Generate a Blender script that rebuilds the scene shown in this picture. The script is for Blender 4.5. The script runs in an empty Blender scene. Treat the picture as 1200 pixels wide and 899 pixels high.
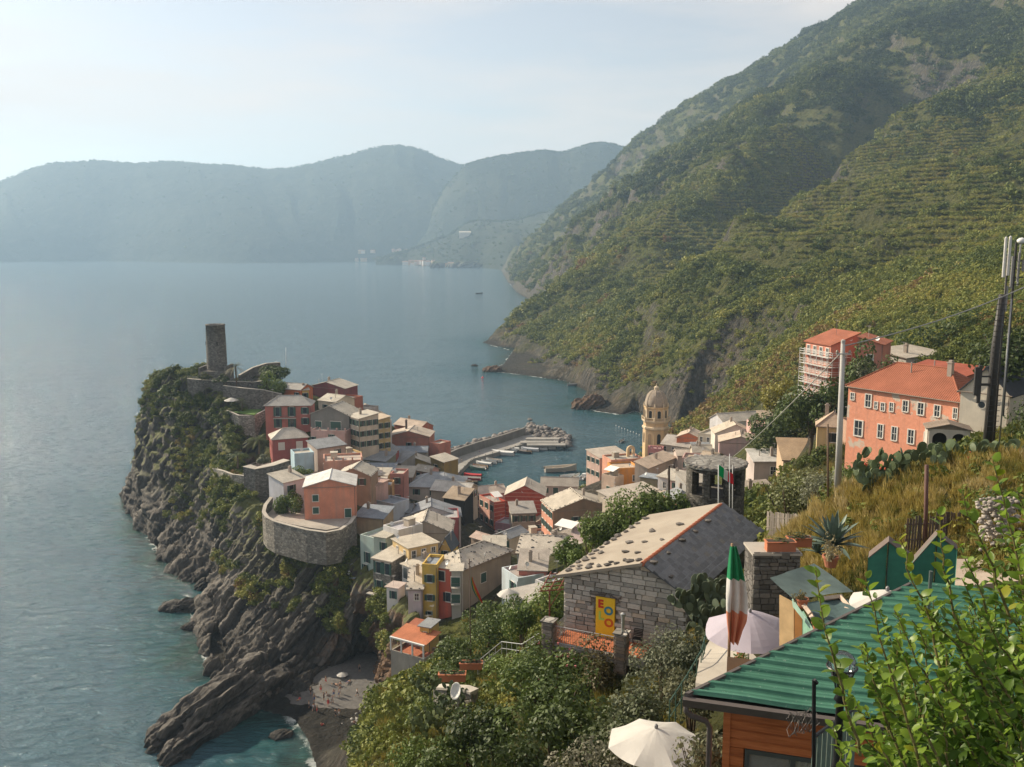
import bpy, bmesh, math, random
import numpy as np
from mathutils import Vector, Matrix
random.seed(7); RNG = np.random.default_rng(7)
R = math.radians
SC = bpy.context.scene
COL = SC.collection

# ------------------------------------------------------------------ camera
CAMZ = 95.0; FPX = 1100.0; PITCH = math.atan((449.5 - 286) / FPX)
cam_d = bpy.data.cameras.new('camera'); cam = bpy.data.objects.new('camera', cam_d); COL.objects.link(cam)
cam_d.sensor_width = 36; cam_d.lens = 36 * FPX / 1200; cam_d.clip_start = 0.1; cam_d.clip_end = 40000
cam.location = (0, 0, CAMZ); cam.rotation_euler = (math.pi / 2 - PITCH, 0, 0)
SC.camera = cam

# ------------------------------------------------------------------ light
SUN_AZ = R(-58)      # clockwise from +Y (view direction): sun stands left, a little ahead
SUN_EL = R(30)
sd = Vector((math.sin(SUN_AZ) * math.cos(SUN_EL), math.cos(SUN_AZ) * math.cos(SUN_EL), math.sin(SUN_EL)))
sun_d = bpy.data.lights.new('sun', 'SUN'); sun = bpy.data.objects.new('sun', sun_d); COL.objects.link(sun)
sun_d.energy = 4.7; sun_d.angle = R(0.6); sun_d.color = (1.0, 0.87, 0.67)
sun.rotation_euler = sd.to_track_quat('Z', 'Y').to_euler(); sun.location = (-200, 100, 500)
W = bpy.data.worlds.new('World'); SC.world = W; W.use_nodes = True
nt = W.node_tree; nt.nodes.clear()
wo = nt.nodes.new('ShaderNodeOutputWorld'); bg = nt.nodes.new('ShaderNodeBackground')
sky = nt.nodes.new('ShaderNodeTexSky'); sky.sky_type = 'NISHITA'; sky.sun_disc = False
sky.sun_elevation = SUN_EL; sky.sun_rotation = SUN_AZ
sky.altitude = 50; sky.air_density = 1.0; sky.dust_density = 0.9; sky.ozone_density = 1.0
# thin streaked cirrus veil over the whole sky
tc = nt.nodes.new('ShaderNodeTexCoord'); mp = nt.nodes.new('ShaderNodeMapping')
mp.inputs['Scale'].default_value = (1.2, 1.2, 7.0); mp.inputs['Rotation'].default_value = (R(8), R(-6), 0)
nz = nt.nodes.new('ShaderNodeTexNoise'); nz.inputs['Scale'].default_value = 2.2; nz.inputs['Detail'].default_value = 6; nz.inputs['Roughness'].default_value = .55
rp = nt.nodes.new('ShaderNodeValToRGB'); rp.color_ramp.elements[0].position = .38; rp.color_ramp.elements[1].position = .68
rp.color_ramp.elements[0].color = (0.20, .20, .20, 1); rp.color_ramp.elements[1].color = (.95, .95, .95, 1)
mx = nt.nodes.new('ShaderNodeMixRGB'); mx.inputs[2].default_value = (7.2, 6.5, 6.0, 1)
nt.links.new(tc.outputs['Generated'], mp.inputs[0]); nt.links.new(mp.outputs[0], nz.inputs['Vector'])
nt.links.new(nz.outputs[0], rp.inputs[0]); nt.links.new(rp.outputs[0], mx.inputs[0])
nt.links.new(sky.outputs[0], mx.inputs[1]); hsv = nt.nodes.new('ShaderNodeHueSaturation'); hsv.inputs['Saturation'].default_value = .72; hsv.inputs['Value'].default_value = .90
nt.links.new(mx.outputs[0], hsv.inputs['Color']); mul = nt.nodes.new('ShaderNodeMixRGB'); mul.blend_type = 'MULTIPLY'; mul.inputs[0].default_value = 1; mul.inputs[2].default_value = (1.0, .945, .905, 1)
nt.links.new(hsv.outputs[0], mul.inputs[1]); nt.links.new(mul.outputs[0], bg.inputs[0])
bg.inputs[1].default_value = 0.086
nt.links.new(bg.outputs[0], wo.inputs[0])
SC.view_settings.view_transform = 'Standard'; SC.view_settings.look = 'None'
SC.view_settings.exposure = 0.90; SC.view_settings.gamma = 1
SC.render.engine = 'CYCLES'
SC.cycles.use_denoising = True
try: SC.cycles.denoiser = 'OPENIMAGEDENOISE'
except Exception: pass
SC.cycles.max_bounces = 6; SC.cycles.diffuse_bounces = 3; SC.cycles.glossy_bounces = 2
SC.cycles.transparent_max_bounces = 8; SC.cycles.volume_bounces = 1
SC.cycles.use_adaptive_sampling = True; SC.cycles.adaptive_threshold = 0.015

# ------------------------------------------------------------------ helpers: image point -> place
CP, SP_ = math.cos(PITCH), math.sin(PITCH)
def ray(u, v):
    dx = (u - 600) / FPX; dy = (449.5 - v) / FPX
    return dx, CP + SP_ * dy, -SP_ + CP * dy
def P(u, v, Y):                     # point seen at (u,v) at distance Y ahead
    a, b, c = ray(u, v); t = Y / b
    return Vector((a * t, Y, CAMZ + c * t))
def S(u, v, z=0.0):                 # point seen at (u,v) at height z
    a, b, c = ray(u, v); t = (z - CAMZ) / c
    return Vector((a * t, b * t, z))
def mpp(Y): return Y / FPX          # metres per photo pixel (about)

def hash2(ix, iy, s=0):
    h = (ix.astype(np.int64) * 374761393 + iy.astype(np.int64) * 668265263 + s * 982451653) & 0x7fffffff
    h = ((h ^ (h >> 13)) * 1274126177) & 0x7fffffff
    return ((h ^ (h >> 16)) & 0xffff) / 65535.0
def hash3(ix, iy, iz, s=0):
    h = (ix.astype(np.int64) * 374761393 + iy.astype(np.int64) * 668265263 + iz.astype(np.int64) * 2147483647 + s * 982451653) & 0x7fffffff
    h = ((h ^ (h >> 13)) * 1274126177) & 0x7fffffff
    return ((h ^ (h >> 16)) & 0xffff) / 65535.0
def vn2(x, y, s=0):
    x = np.asarray(x, float); y = np.asarray(y, float)
    ix = np.floor(x); iy = np.floor(y); fx = x - ix; fy = y - iy
    fx = fx * fx * fx * (fx * (fx * 6 - 15) + 10); fy = fy * fy * fy * (fy * (fy * 6 - 15) + 10)
    a = hash2(ix, iy, s); b = hash2(ix + 1, iy, s); c = hash2(ix, iy + 1, s); d = hash2(ix + 1, iy + 1, s)
    return (a + (b - a) * fx + (c - a) * fy + (a - b - c + d) * fx * fy) * 2 - 1
def vn3(x, y, z, s=0):
    ix = np.floor(x); iy = np.floor(y); iz = np.floor(z); fx = x - ix; fy = y - iy; fz = z - iz
    fx = fx * fx * (3 - 2 * fx); fy = fy * fy * (3 - 2 * fy); fz = fz * fz * (3 - 2 * fz)
    def L(k):
        a = hash3(ix, iy, iz + k, s); b = hash3(ix + 1, iy, iz + k, s); c = hash3(ix, iy + 1, iz + k, s); d = hash3(ix + 1, iy + 1, iz + k, s)
        return a + (b - a) * fx + (c - a) * fy + (a - b - c + d) * fx * fy
    l0 = L(0); return (l0 + (L(1) - l0) * fz) * 2 - 1
def fbm2(x, y, o=4, s=0, g=.5):
    r = 0; a = 1; t = 0
    for k in range(o): r = r + a * vn2(x * 2 ** k + 13.7 * k, y * 2 ** k - 7.3 * k, s + k); t += a; a *= g
    return r / t
def fbm3(x, y, z, o=3, s=0, g=.5):
    r = 0; a = 1; t = 0
    for k in range(o): r = r + a * vn3(x * 2 ** k + 3.7 * k, y * 2 ** k - 7.3 * k, z * 2 ** k + 1.9 * k, s + k); t += a; a *= g
    return r / t
def ridged3(x, y, z, o=3, s=0):
    r = 0; a = 1; t = 0
    for k in range(o): r = r + a * (1 - 2 * np.abs(vn3(x * 2 ** k + 3.7 * k, y * 2 ** k - 7.3 * k, z * 2 ** k + 1.9 * k, s + k))); t += a; a *= .5
    return r / t
def sstep(a, b, x):
    t = np.clip((x - a) / (b - a), 0, 1); return t * t * (3 - 2 * t)

# ------------------------------------------------------------------ helpers: objects
def link(name, me, m=None, parent=None, label=None, cat=None, group=None, kind=None):
    o = bpy.data.objects.new(name, me); COL.objects.link(o)
    if m is not None and me is not None and not me.materials: me.materials.append(m)
    if parent is not None: o.parent = parent
    if label: o['label'] = label
    if cat: o['category'] = cat
    if group: o['group'] = group
    if kind: o['kind'] = kind
    return o
def thing(name, label, cat, loc=(0, 0, 0), rz=0.0, group=None):
    o = link(name, None, None, None, label, cat, group)
    o.empty_display_size = .2; o.location = loc; o.rotation_euler = (0, 0, rz); return o
class MB:
    """collects shapes into one mesh"""
    def __init__(s): s.v = []; s.f = []; s.mi = []; s.cur = 0
    def add(s, vs, fs):
        n = len(s.v); s.v += [tuple(p) for p in vs]; s.f += [tuple(i + n for i in f) for f in fs]; s.mi += [s.cur] * len(fs); return s
    def box(s, x0, x1, y0, y1, z0, z1):
        return s.add([(x0, y0, z0), (x1, y0, z0), (x1, y1, z0), (x0, y1, z0), (x0, y0, z1), (x1, y0, z1), (x1, y1, z1), (x0, y1, z1)],
                     [(3, 2, 1, 0), (4, 5, 6, 7), (0, 1, 5, 4), (1, 2, 6, 5), (2, 3, 7, 6), (3, 0, 4, 7)])
    def prism(s, poly, z0, z1):      # polygon counter-clockwise seen from above
        n = len(poly)
        return s.add([(x, y, z0) for x, y in poly] + [(x, y, z1) for x, y in poly],
                     [tuple(range(n - 1, -1, -1)), tuple(range(n, 2 * n))] + [(i, (i + 1) % n, n + (i + 1) % n, n + i) for i in range(n)])
    def slab(s, pts, th):            # planar polygon (top), thickness downwards along z
        n = len(pts); lo = [(p[0], p[1], p[2] - th) for p in pts]
        return s.add([tuple(p) for p in pts] + lo, [tuple(range(n)), tuple(range(2 * n - 1, n - 1, -1))] + [(i, n + i, n + (i + 1) % n, (i + 1) % n) for i in range(n)])
    def lathe(s, prof, n=16, cx=0, cy=0, cap=True, sx=1, sy=1, a0=0):
        m = len(prof); vs = []
        for r, z in prof:
            for k in range(n):
                a = a0 + 2 * math.pi * k / n; vs.append((cx + r * sx * math.cos(a), cy + r * sy * math.sin(a), z))
        fs = [(i * n + k, i * n + (k + 1) % n, (i + 1) * n + (k + 1) % n, (i + 1) * n + k) for i in range(m - 1) for k in range(n)]
        if cap: fs += [tuple(range(n - 1, -1, -1)), tuple((m - 1) * n + k for k in range(n))]
        return s.add(vs, fs)
    def tube(s, pts, rad, n=6, cap=True):
        pts = [Vector(p) for p in pts]
        rs = rad if isinstance(rad, (list, tuple)) else [rad] * len(pts)
        vs = []
        for i, p in enumerate(pts):
            t = (pts[min(i + 1, len(pts) - 1)] - pts[max(i - 1, 0)])
            t = t.normalized() if t.length > 1e-9 else Vector((0, 0, 1))
            a = Vector((0, 0, 1)) if abs(t.z) < .9 else Vector((1, 0, 0))
            x = t.cross(a).normalized(); y = t.cross(x)
            for k in range(n):
                an = 2 * math.pi * k / n; vs.append(p + rs[i] * (math.cos(an) * x + math.sin(an) * y))
        m = len(pts)
        fs = [(i * n + k, (i + 1) * n + k, (i + 1) * n + (k + 1) % n, i * n + (k + 1) % n) for i in range(m - 1) for k in range(n)]
        if cap: fs += [tuple(range(n)), tuple((m - 1) * n + k for k in range(n - 1, -1, -1))]
        return s.add(vs, fs)
    def mesh(s, name, mats=None, smooth=False):
        me = bpy.data.meshes.new(name); me.from_pydata(s.v, [], s.f)
        if mats:
            for m in (mats if isinstance(mats, (list, tuple)) else [mats]): me.materials.append(m)
        if any(s.mi): me.polygons.foreach_set('material_index', s.mi)
        if smooth: me.polygons.foreach_set('use_smooth', [True] * len(me.polygons))
        me.update(); return me
    def build(s, name, m=None, parent=None, smooth=False, **kw):
        return link(name, s.mesh(name, m, smooth), None, parent, **kw)
def np_mesh(name, V, F, smooth=False):
    """V (n,3) float, F (m,4) or (m,3) int"""
    V = np.ascontiguousarray(V, dtype=np.float32); F = np.ascontiguousarray(F, dtype=np.int32)
    me = bpy.data.meshes.new(name); k = F.shape[1]; m = len(F)
    me.vertices.add(len(V)); me.vertices.foreach_set('co', V.ravel())
    me.loops.add(m * k); me.loops.foreach_set('vertex_index', F.ravel())
    me.polygons.add(m); me.polygons.foreach_set('loop_start', np.arange(m, dtype=np.int32) * k)
    try: me.polygons.foreach_set('loop_total', np.full(m, k, dtype=np.int32))
    except Exception: pass
    if smooth: me.polygons.foreach_set('use_smooth', np.ones(m, dtype=bool))
    me.update(calc_edges=True); me.validate(); return me
def fattr(me, name, arr):
    a = me.attributes.new(name, 'FLOAT', 'POINT'); a.data.foreach_set('value', np.ascontiguousarray(arr, dtype=np.float32)); return a
def copy_tree(o, parent=None):
    c = o.copy(); COL.objects.link(c); c.parent = parent
    for ch in o.children: copy_tree(ch, c)
    return c

# ------------------------------------------------------------------ helpers: materials
MATS = {}
class NT:
    def __init__(s, name):
        s.m = bpy.data.materials.new(name); s.m.use_nodes = True; s.t = s.m.node_tree; s.t.nodes.clear()
        s.out = s.t.nodes.new('ShaderNodeOutputMaterial'); s.b = s.t.nodes.new('ShaderNodeBsdfPrincipled')
        s.t.links.new(s.b.outputs[0], s.out.inputs[0])
    def n(s, typ, **kw):
        x = s.t.nodes.new('ShaderNode' + typ)
        for k, v in kw.items(): setattr(x, k, v)
        return x
    def l(s, a, b): s.t.links.new(a, b)
    def setc(s, sock, val):
        if hasattr(val, 'is_output'): s.l(val, sock)
        else: sock.default_value = val
    def coord(s, kind='Object', scale=(1, 1, 1), rot=(0, 0, 0)):
        tc = s.n('TexCoord'); mp = s.n('Mapping'); mp.inputs['Scale'].default_value = scale; mp.inputs['Rotation'].default_value = rot
        s.l(tc.outputs[kind], mp.inputs[0]); return mp.outputs[0]
    def pos(s, scale=(1, 1, 1), rot=(0, 0, 0)):
        g = s.n('NewGeometry'); mp = s.n('Mapping'); mp.inputs['Scale'].default_value = scale; mp.inputs['Rotation'].default_value = rot
        s.l(g.outputs['Position'], mp.inputs[0]); return mp.outputs[0]
    def noise(s, vec, scale, detail=4, rough=.55, dist=0):
        x = s.n('TexNoise'); x.inputs['Scale'].default_value = scale; x.inputs['Detail'].default_value = detail; x.inputs['Roughness'].default_value = rough
        x.inputs['Distortion'].default_value = dist; s.l(vec, x.inputs['Vector']); return x.outputs[0]
    def ramp(s, fac, stops, interp='LINEAR'):
        x = s.n('ValToRGB'); cr = x.color_ramp; cr.interpolation = interp
        while len(cr.elements) < len(stops): cr.elements.new(.5)
        for e, (p, c) in zip(cr.elements, stops):
            e.position = p; e.color = (*c, 1) if isinstance(c, (tuple, list)) else (c, c, c, 1)
        s.setc(x.inputs[0], fac); return x.outputs[0]
    def mix(s, fac, a, b, mode='MIX'):
        x = s.n('MixRGB'); x.blend_type = mode
        s.setc(x.inputs[0], fac)
        for i, c in ((1, a), (2, b)):
            if hasattr(c, 'is_output'): s.l(c, x.inputs[i])
            else: x.inputs[i].default_value = (*c, 1) if isinstance(c, (tuple, list)) else (c, c, c, 1)
        return x.outputs[0]
    def math(s, op, a, b=0.0):
        x = s.n('Math'); x.operation = op; s.setc(x.inputs[0], a); s.setc(x.inputs[1], b); return x.outputs[0]
    def attr(s, name, typ='GEOMETRY'):
        x = s.n('Attribute'); x.attribute_name = name; x.attribute_type = typ; return x
    def bump(s, h, strength=.3, dist=.05):
        x = s.n('Bump'); x.inputs['Strength'].default_value = strength; x.inputs['Distance'].default_value = dist
        s.l(h, x.inputs['Height']); s.l(x.outputs[0], s.b.inputs['Normal']); return x
    def done(s, col=None, rough=.8, metal=0, spec=.3):
        if col is not None:
            if hasattr(col, 'is_output'): s.l(col, s.b.inputs['Base Color'])
            else: s.b.inputs['Base Color'].default_value = (*col, 1)
        s.setc(s.b.inputs['Roughness'], rough); s.b.inputs['Metallic'].default_value = metal
        s.b.inputs['Specular IOR Level'].default_value = spec
        return s.m
def cached(fn):
    def w(*a, **k):
        key = (fn.__name__, a, tuple(sorted(k.items())))
        if key not in MATS: MATS[key] = fn(*a, **k)
        return MATS[key]
    return w
def shade(c, k): return tuple(min(1, x * k) for x in c)
@cached
def m_paint(c, rough=.6, var=.12, scale=6.0, metal=0):
    t = NT('paint'); v = t.coord(); f = t.noise(v, scale, 5)
    col = t.ramp(f, [(.25, shade(c, 1 - var)), (.75, shade(c, 1 + var))]); t.bump(f, .08, .01)
    return t.done(col, rough, metal)
@cached
def m_plaster(c, wear=.35):
    t = NT('plaster'); p = t.pos()
    big = t.noise(p, .22, 5, .6); fine = t.noise(p, 2.4, 5, .6)
    st = t.noise(t.pos((1.1, 1.1, .16)), .8, 4, .6)          # vertical weather streaks
    col = t.ramp(big, [(.3, shade(c, .74)), (.7, shade(c, 1.10))])
    g = sum(c) / 3
    col = t.mix(t.ramp(st, [(.44, 0.0), (.74, wear * 1.25)]), col, (g * .62, g * .58, g * .52))
    col = t.mix(t.ramp(fine, [(.4, 0.0), (.8, .18)]), col, shade(c, .7))
    t.bump(fine, .25, .05)
    return t.done(col, .9, 0, .15)
@cached
def m_roof(c, kind='plain'):
    """pale cement or slate roof, soft course lines"""
    t = NT('roof_cover'); v = t.coord()
    f = t.noise(v, .35, 5, .65); g = t.noise(v, 3.5, 4, .6)
    col = t.ramp(f, [(.28, shade(c, .62)), (.72, shade(c, 1.12))])
    col = t.mix(t.ramp(g, [(.42, 0.0), (.75, .5)]), col, shade(c, .55))
    if kind == 'tile':
        w = t.n('TexWave'); w.wave_type = 'BANDS'; w.bands_direction = 'X'; w.inputs['Scale'].default_value = 1.05; w.inputs['Distortion'].default_value = .15
        t.l(v, w.inputs['Vector'])
        h = t.math('ADD', w.outputs[1], t.math('MULTIPLY', g, .4)); t.bump(h, .8, .08)
        col = t.mix(t.ramp(t.noise(v, 9, 2, .7), [(.45, 0.0), (.7, .4)]), col, shade(c, .6))
    else:
        br = t.n('TexBrick'); br.inputs['Scale'].default_value = 1.0; br.inputs['Mortar Size'].default_value = .018; br.inputs['Brick Width'].default_value = .62; br.inputs['Row Height'].default_value = .42
        br.inputs['Color1'].default_value = (1, 1, 1, 1); br.inputs['Color2'].default_value = (.86, .86, .86, 1); br.inputs['Mortar'].default_value = (.55, .55, .55, 1)
        t.l(v, br.inputs['Vector']); col = t.mix(.55, col, br.outputs[0], 'MULTIPLY')
        t.bump(t.math('ADD', g, br.outputs[1]), .35, .04)
    return t.done(col, .85, 0, .2)
@cached
def m_stone(c=(.24, .225, .20), scale=1.6, mortar=(.12, .11, .10)):
    """rubble masonry as relief for far walls"""
    t = NT('rubble_masonry'); p = t.pos((1, 1, 1.7))
    vo = t.n('TexVoronoi'); vo.feature = 'DISTANCE_TO_EDGE'; vo.inputs['Scale'].default_value = scale; t.l(p, vo.inputs['Vector'])
    vc = t.n('TexVoronoi'); vc.inputs['Scale'].default_value = scale; t.l(p, vc.inputs['Vector'])
    bw = t.n('RGBToBW'); t.l(vc.outputs['Color'], bw.inputs[0])
    col = t.ramp(bw.outputs[0], [(.15, shade(c, .6)), (.5, c), (.85, shade(c, 1.45))])
    e = t.ramp(vo.outputs['Distance'], [(.0, 0.0), (.10, 1.0)])
    col = t.mix(e, mortar, col); col = t.mix(t.ramp(t.noise(p, .25, 4), [(.45, 0.0), (.75, .5)]), col, shade(c, .55))
    t.bump(e, .7, .08)
    return t.done(col, .92, 0, .15)
@cached
def m_glass_dark():
    t = NT('window_glass'); v = t.noise(t.pos(), .9, 2)
    return t.done(t.ramp(v, [(.3, (.012, .016, .020)), (.7, (.035, .042, .050))]), .12, 0, .5)
@cached
def m_leaf(c, c2, trans=.25, rough=.55):
    """leaf colour by clump; light passes a little"""
    t = NT('leaves'); oi = t.n('ObjectInfo'); p = t.pos()
    f = t.noise(p, 1.3, 3); g = t.math('ADD', t.math('MULTIPLY', f, .75), t.math('MULTIPLY', oi.outputs['Random'], .3))
    col = t.ramp(g, [(.3, c), (.75, c2)])
    t.done(col, rough, 0, .25)
    tr = t.n('BsdfTranslucent'); t.l(col, tr.inputs[0]); ms = t.n('MixShader'); ms.inputs[0].default_value = trans
    t.l(t.b.outputs[0], ms.inputs[1]); t.l(tr.outputs[0], ms.inputs[2]); t.l(ms.outputs[0], t.out.inputs[0])
    return t.m
@cached
def m_bark(c=(.09, .065, .045)):
    t = NT('bark'); v = t.coord('Object', (6, 6, 1.5)); f = t.noise(v, 3, 5, .65); t.bump(f, .6, .02)
    return t.done(t.ramp(f, [(.3, shade(c, .6)), (.7, shade(c, 1.4))]), .9, 0, .1)
def leaf_clump(n, size, seed, flat=.85, hollow=.55, leafy=1.0, nblob=6, low=-.1):
    """unit-radius shrub of n small leaf faces gathered in uneven lobes"""
    rg = np.random.default_rng(seed)
    cen = rg.normal(0, .42, (nblob, 3)); cen[:, 2] = np.abs(cen[:, 2]) * .9 + .1; br = rg.uniform(.35, .62, nblob)
    k = rg.integers(0, nblob, n); d = rg.normal(size=(n, 3)); d /= np.linalg.norm(d, axis=1)[:, None]
    rad = br[k] * (hollow + (1 - hollow) * rg.uniform(0, 1, n) ** .4)
    c_ = cen[k] + d * rad[:, None] * np.array([1, 1, flat]); c_[:, 2] = np.maximum(c_[:, 2], low)
    nn = d + rg.normal(0, .55, (n, 3)) + np.array([0, 0, .35]); nn /= np.linalg.norm(nn, axis=1)[:, None]
    t = np.cross(nn, rg.normal(size=(n, 3))); t /= np.linalg.norm(t, axis=1)[:, None]; b = np.cross(nn, t)
    s = size * rg.uniform(.6, 1.4, n)[:, None]; w = s * .62 * leafy
    V = np.stack([c_ - t * s, c_ + b * w + nn * s * .12, c_ + t * s, c_ - b * w + nn * s * .12], 1).reshape(-1, 3)
    return V, np.arange(4 * n).reshape(-1, 4)
# ================================================================== the houses of the town: eave corners of the wall seen, distance, depth, height
SAL = (.66, .275, .18); RED = (.42, .13, .10); MAR = (.27, .095, .09); PNK = (.58, .37, .33); YEL = (.62, .42, .13); CRM = (.62, .54, .42); WHT = (.66, .64, .60)
GRY = (.34, .33, .31); OLV = (.29, .23, .085); LIL = (.52, .43, .45); BLU = (.40, .53, .58); GRN = (.42, .50, .45); BEI = (.48, .41, .33); STN = 'stone'
PAL = (.52, .475, .40); SLT = (.30, .31, .32); BSL = (.29, .32, .36); TAN = (.42, .345, .26); TER = (.37, .13, .075); WRF = (.66, .65, .62)
HOUSES = []
def H(label, e, Y, L, h, roof, rise=1.5, wall=CRM, rc=PAL, wins=(), g=1, **kw):
    HOUSES.append(dict(label=label, e=e, Y=Y, L=L, h=h, roof=roof, rise=rise, wall=wall, rc=rc, wins=wins, g=g, **kw))
G2 = 'hg'
# --- on the headland
H('salmon orange house with white roof on the round bastion', (356, 571, 416, 569), 215, 10, 7.8, 'gf', 1.7, SAL, WRF, [('F', .22, 2.0, 1.3, 1.5), ('F', .22, 5.0, 1.3, 1.5), ('F', .85, 5.6, 1.4, 2.1)])
H('white lean-to beside the salmon orange bastion house', (332, 566, 358, 560), 223, 6, 4.2, 'shb', 1.2, (.60, .58, .60), PAL, [('F', .35, 1.0, 1.2, 1.6)])
H('brown house with pale gabled roof behind the salmon bastion house', (394, 557, 434, 558), 235, 8, 4.5, 'gf', 1.9, (.36, .25, .18), PAL, [('F', 2, 1)], stones=1)
H('salmon pink block with open roof terrace and small chimneys', (379, 543, 425, 541), 246, 9, 6.0, 'flat', 0, (.64, .34, .25), (.50, .42, .36), [('L', 2, 1)], posts=1)
H('small rooftop shed with slate slope above the salmon terrace block', (372, 526, 405, 521), 258, 6, 5.5, 'shb', 1.2, (.50, .40, .34), SLT, [('F', .7, 1.0, 1.0, 1.6)])
H('pale blue box house with flat roof below the dark red cottage', (345, 534, 368, 532), 250, 6, 6, 'flat', 0, BLU, PAL, [])
H('dark red cottage with pale hipped roof beside the palms', (319, 515, 361, 512), 276, 8, 5, 'hip', 2.3, (.36, .11, .10), (.56, .51, .44), [('F', .25, 1.3, 1.6, 2.0), ('F', .75, 1.3, 1.6, 2.0)], shut=(.55, .50, .46))
H('large red house with green shutters below the castle trees', (310.5, 475.5, 364, 475), 288, 8, 7.4, 'hip', 2.4, (.43, .15, .12), (.42, .40, .37),
  [('F', .27, .5, 1.2, 2.9), ('F', .58, .5, 1.2, 2.9), ('F', .87, .7, 1.2, 2.0), ('F', .27, 4.1, 1.2, 2.9), ('F', .58, 4.1, 1.2, 2.9), ('F', .87, 4.0, 1.2, 2.0)], balc=[(.18, .68, 3.9)])
H('orange house with grey roof beside the castle trees', (324, 455, 352, 457), 312, 7, 5, 'gs', 1.4, (.55, .17, .07), (.40, .38, .35), [('F', .85, 1.0, 1.0, 2.0)])
H('narrow yellow house joined to the orange house below the castle', (353, 457.5, 362, 457), 309, 5, 5, 'shb', .7, YEL, PAL, [('F', .5, 1.0, 1.0, 2.0)])
H('long maroon house with pale gable on the seaward skyline', (361, 453, 404, 455.5), 325, 9, 5.5, 'gf', 1.9, (.25, .095, .10), PAL, [])
H('low red terrace house below the maroon skyline house', (382, 465, 411, 468.5), 318, 6, 4, 'flat', 0, (.42, .15, .10), PAL, [])
H('cream cottage with long pale roof below the maroon house', (373, 469, 393, 471.5), 306, 9, 4, 'gs', 1.5, CRM, PAL, [('F', .4, 1.2, 1.1, 1.3)])
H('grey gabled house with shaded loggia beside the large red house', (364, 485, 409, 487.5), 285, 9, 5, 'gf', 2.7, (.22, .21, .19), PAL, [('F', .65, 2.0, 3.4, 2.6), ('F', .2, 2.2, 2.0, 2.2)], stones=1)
H('pink house with balustraded terrace under the grey gable', (364, 506, 405, 507.5), 279, 7, 6, 'flat', 0, (.55, .36, .33), (.45, .41, .36), [('F', .06, 1.5, 1.0, 2.2), ('F', .6, .6, 1.0, 1.4)], posts=1)
H('cream town house with green shutters stepping down from grey gable', (408, 487, 421, 491), 283, 6.5, 9.5, 'shb', 1, (.56, .48, .38), PAL, [('F', 3, 3), ('R', 3, 3)])
H('pale yellow town house with balconies in the stepped row', (421, 491, 434, 495), 290, 7, 9.5, 'shb', 1, (.56, .43, .22), (.54, .44, .33), [('F', 3, 3), ('R', 3, 3)], balc=[(.05, .9, 5.2)])
H('grey block house with flat top behind the stepped row', (414, 480, 434, 481), 318, 7, 7, 'flat', 0, (.42, .385, .37), PAL, [])
H('small cream house with peaked roof beside the grey block', (432, 482, 442, 481), 321, 7, 7, 'gf', 1.4, CRM, PAL, [])
H('grey house with tan hipped roof facing the open sea', (434, 491, 455, 490), 322, 8, 7, 'hip', 2.2, (.40, .36, .34), (.50, .43, .35), [('F', 2, 1)], stones=1)
H('whitewashed house hung with laundry above the yellow house', (431, 496, 451, 497), 305, 6, 7, 'flat', 0, (.50, .48, .48), PAL, [('F', 2, 1)], laundry=1)
H('bright yellow house with dark windows below the laundry house', (434, 510, 450, 507), 299, 5, 6, 'flat', 0, (.62, .40, .11), PAL, [('F', 2, 2)])
H('long red orange house at the seaward edge of the roofs', (462, 497, 492, 502), 345, 7, 5, 'gs', 1.7, (.45, .16, .10), (.52, .42, .34), [])
H('salmon house with low gable and dark chimney near the breakwater', (455, 511, 503, 512), 325, 10, 7, 'gf', 1.9, (.50, .22, .165), (.54, .46, .38), [('F', .5, 2.2, 1.0, 1.4)], chim=1)
H('small red flat house beside the breakwater path', (503, 520, 515, 522), 322, 6, 5, 'flat', 0, (.50, .21, .16), PAL, [])
H('maroon gabled house with grey roof amid the crowded roofs', (428, 531, 460, 532), 292, 8, 5, 'gf', 2.6, (.34, .10, .09), SLT, [('F', .75, .8, .9, 1.1)])
H('low green grey house in front of the maroon gable', (424, 538, 452, 541), 278, 6, 5, 'shb', 1.4, (.22, .22, .17), SLT, [('F', 2, 1)])
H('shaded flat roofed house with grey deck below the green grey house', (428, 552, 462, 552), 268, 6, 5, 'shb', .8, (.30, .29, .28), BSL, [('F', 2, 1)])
H('olive gabled house with pale roof near the harbour path', (469, 544, 504, 543), 300, 8, 6, 'gf', 1.9, OLV, PAL, [])
H('olive lean-to house beside the harbour steps', (504.5, 539, 520, 542), 303, 7, 6, 'shl', 1.0, (.27, .21, .08), PAL, [('F', .4, 1.2, 1.0, 1.6)])
H('grey roofed house in the gap left of the olive gable', (455, 541, 470, 543), 296, 8, 6, 'shb', 1.8, GRY, SLT, [])
H('slate roofed block below the salmon gable with the dark chimney', (462, 530, 500, 530), 312, 7, 5, 'gs', 1.2, GRY, BSL, [])
H('wide blue grey hipped roof house with roof terrace above the harbour', (478, 570, 538, 572), 268, 13, 6, 'hip', 2.8, (.50, .45, .40), (.37, .39, .41), [('F', 3, 1)])
H('pale roofed house with planted terrace overlooking the moored boats', (505, 574, 548, 578), 266, 8, 6, 'gs', 1.8, BEI, (.58, .55, .50), [('R', 2, 1)])
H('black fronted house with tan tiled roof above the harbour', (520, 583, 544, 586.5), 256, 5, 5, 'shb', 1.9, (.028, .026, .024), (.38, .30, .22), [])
H('grey white house with low wide gable behind the cream roofs', (470, 607, 540, 605), 238, 8, 5, 'gf', 2.8, (.58, .56, .56), (.29, .30, .32), [], g=0)
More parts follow.
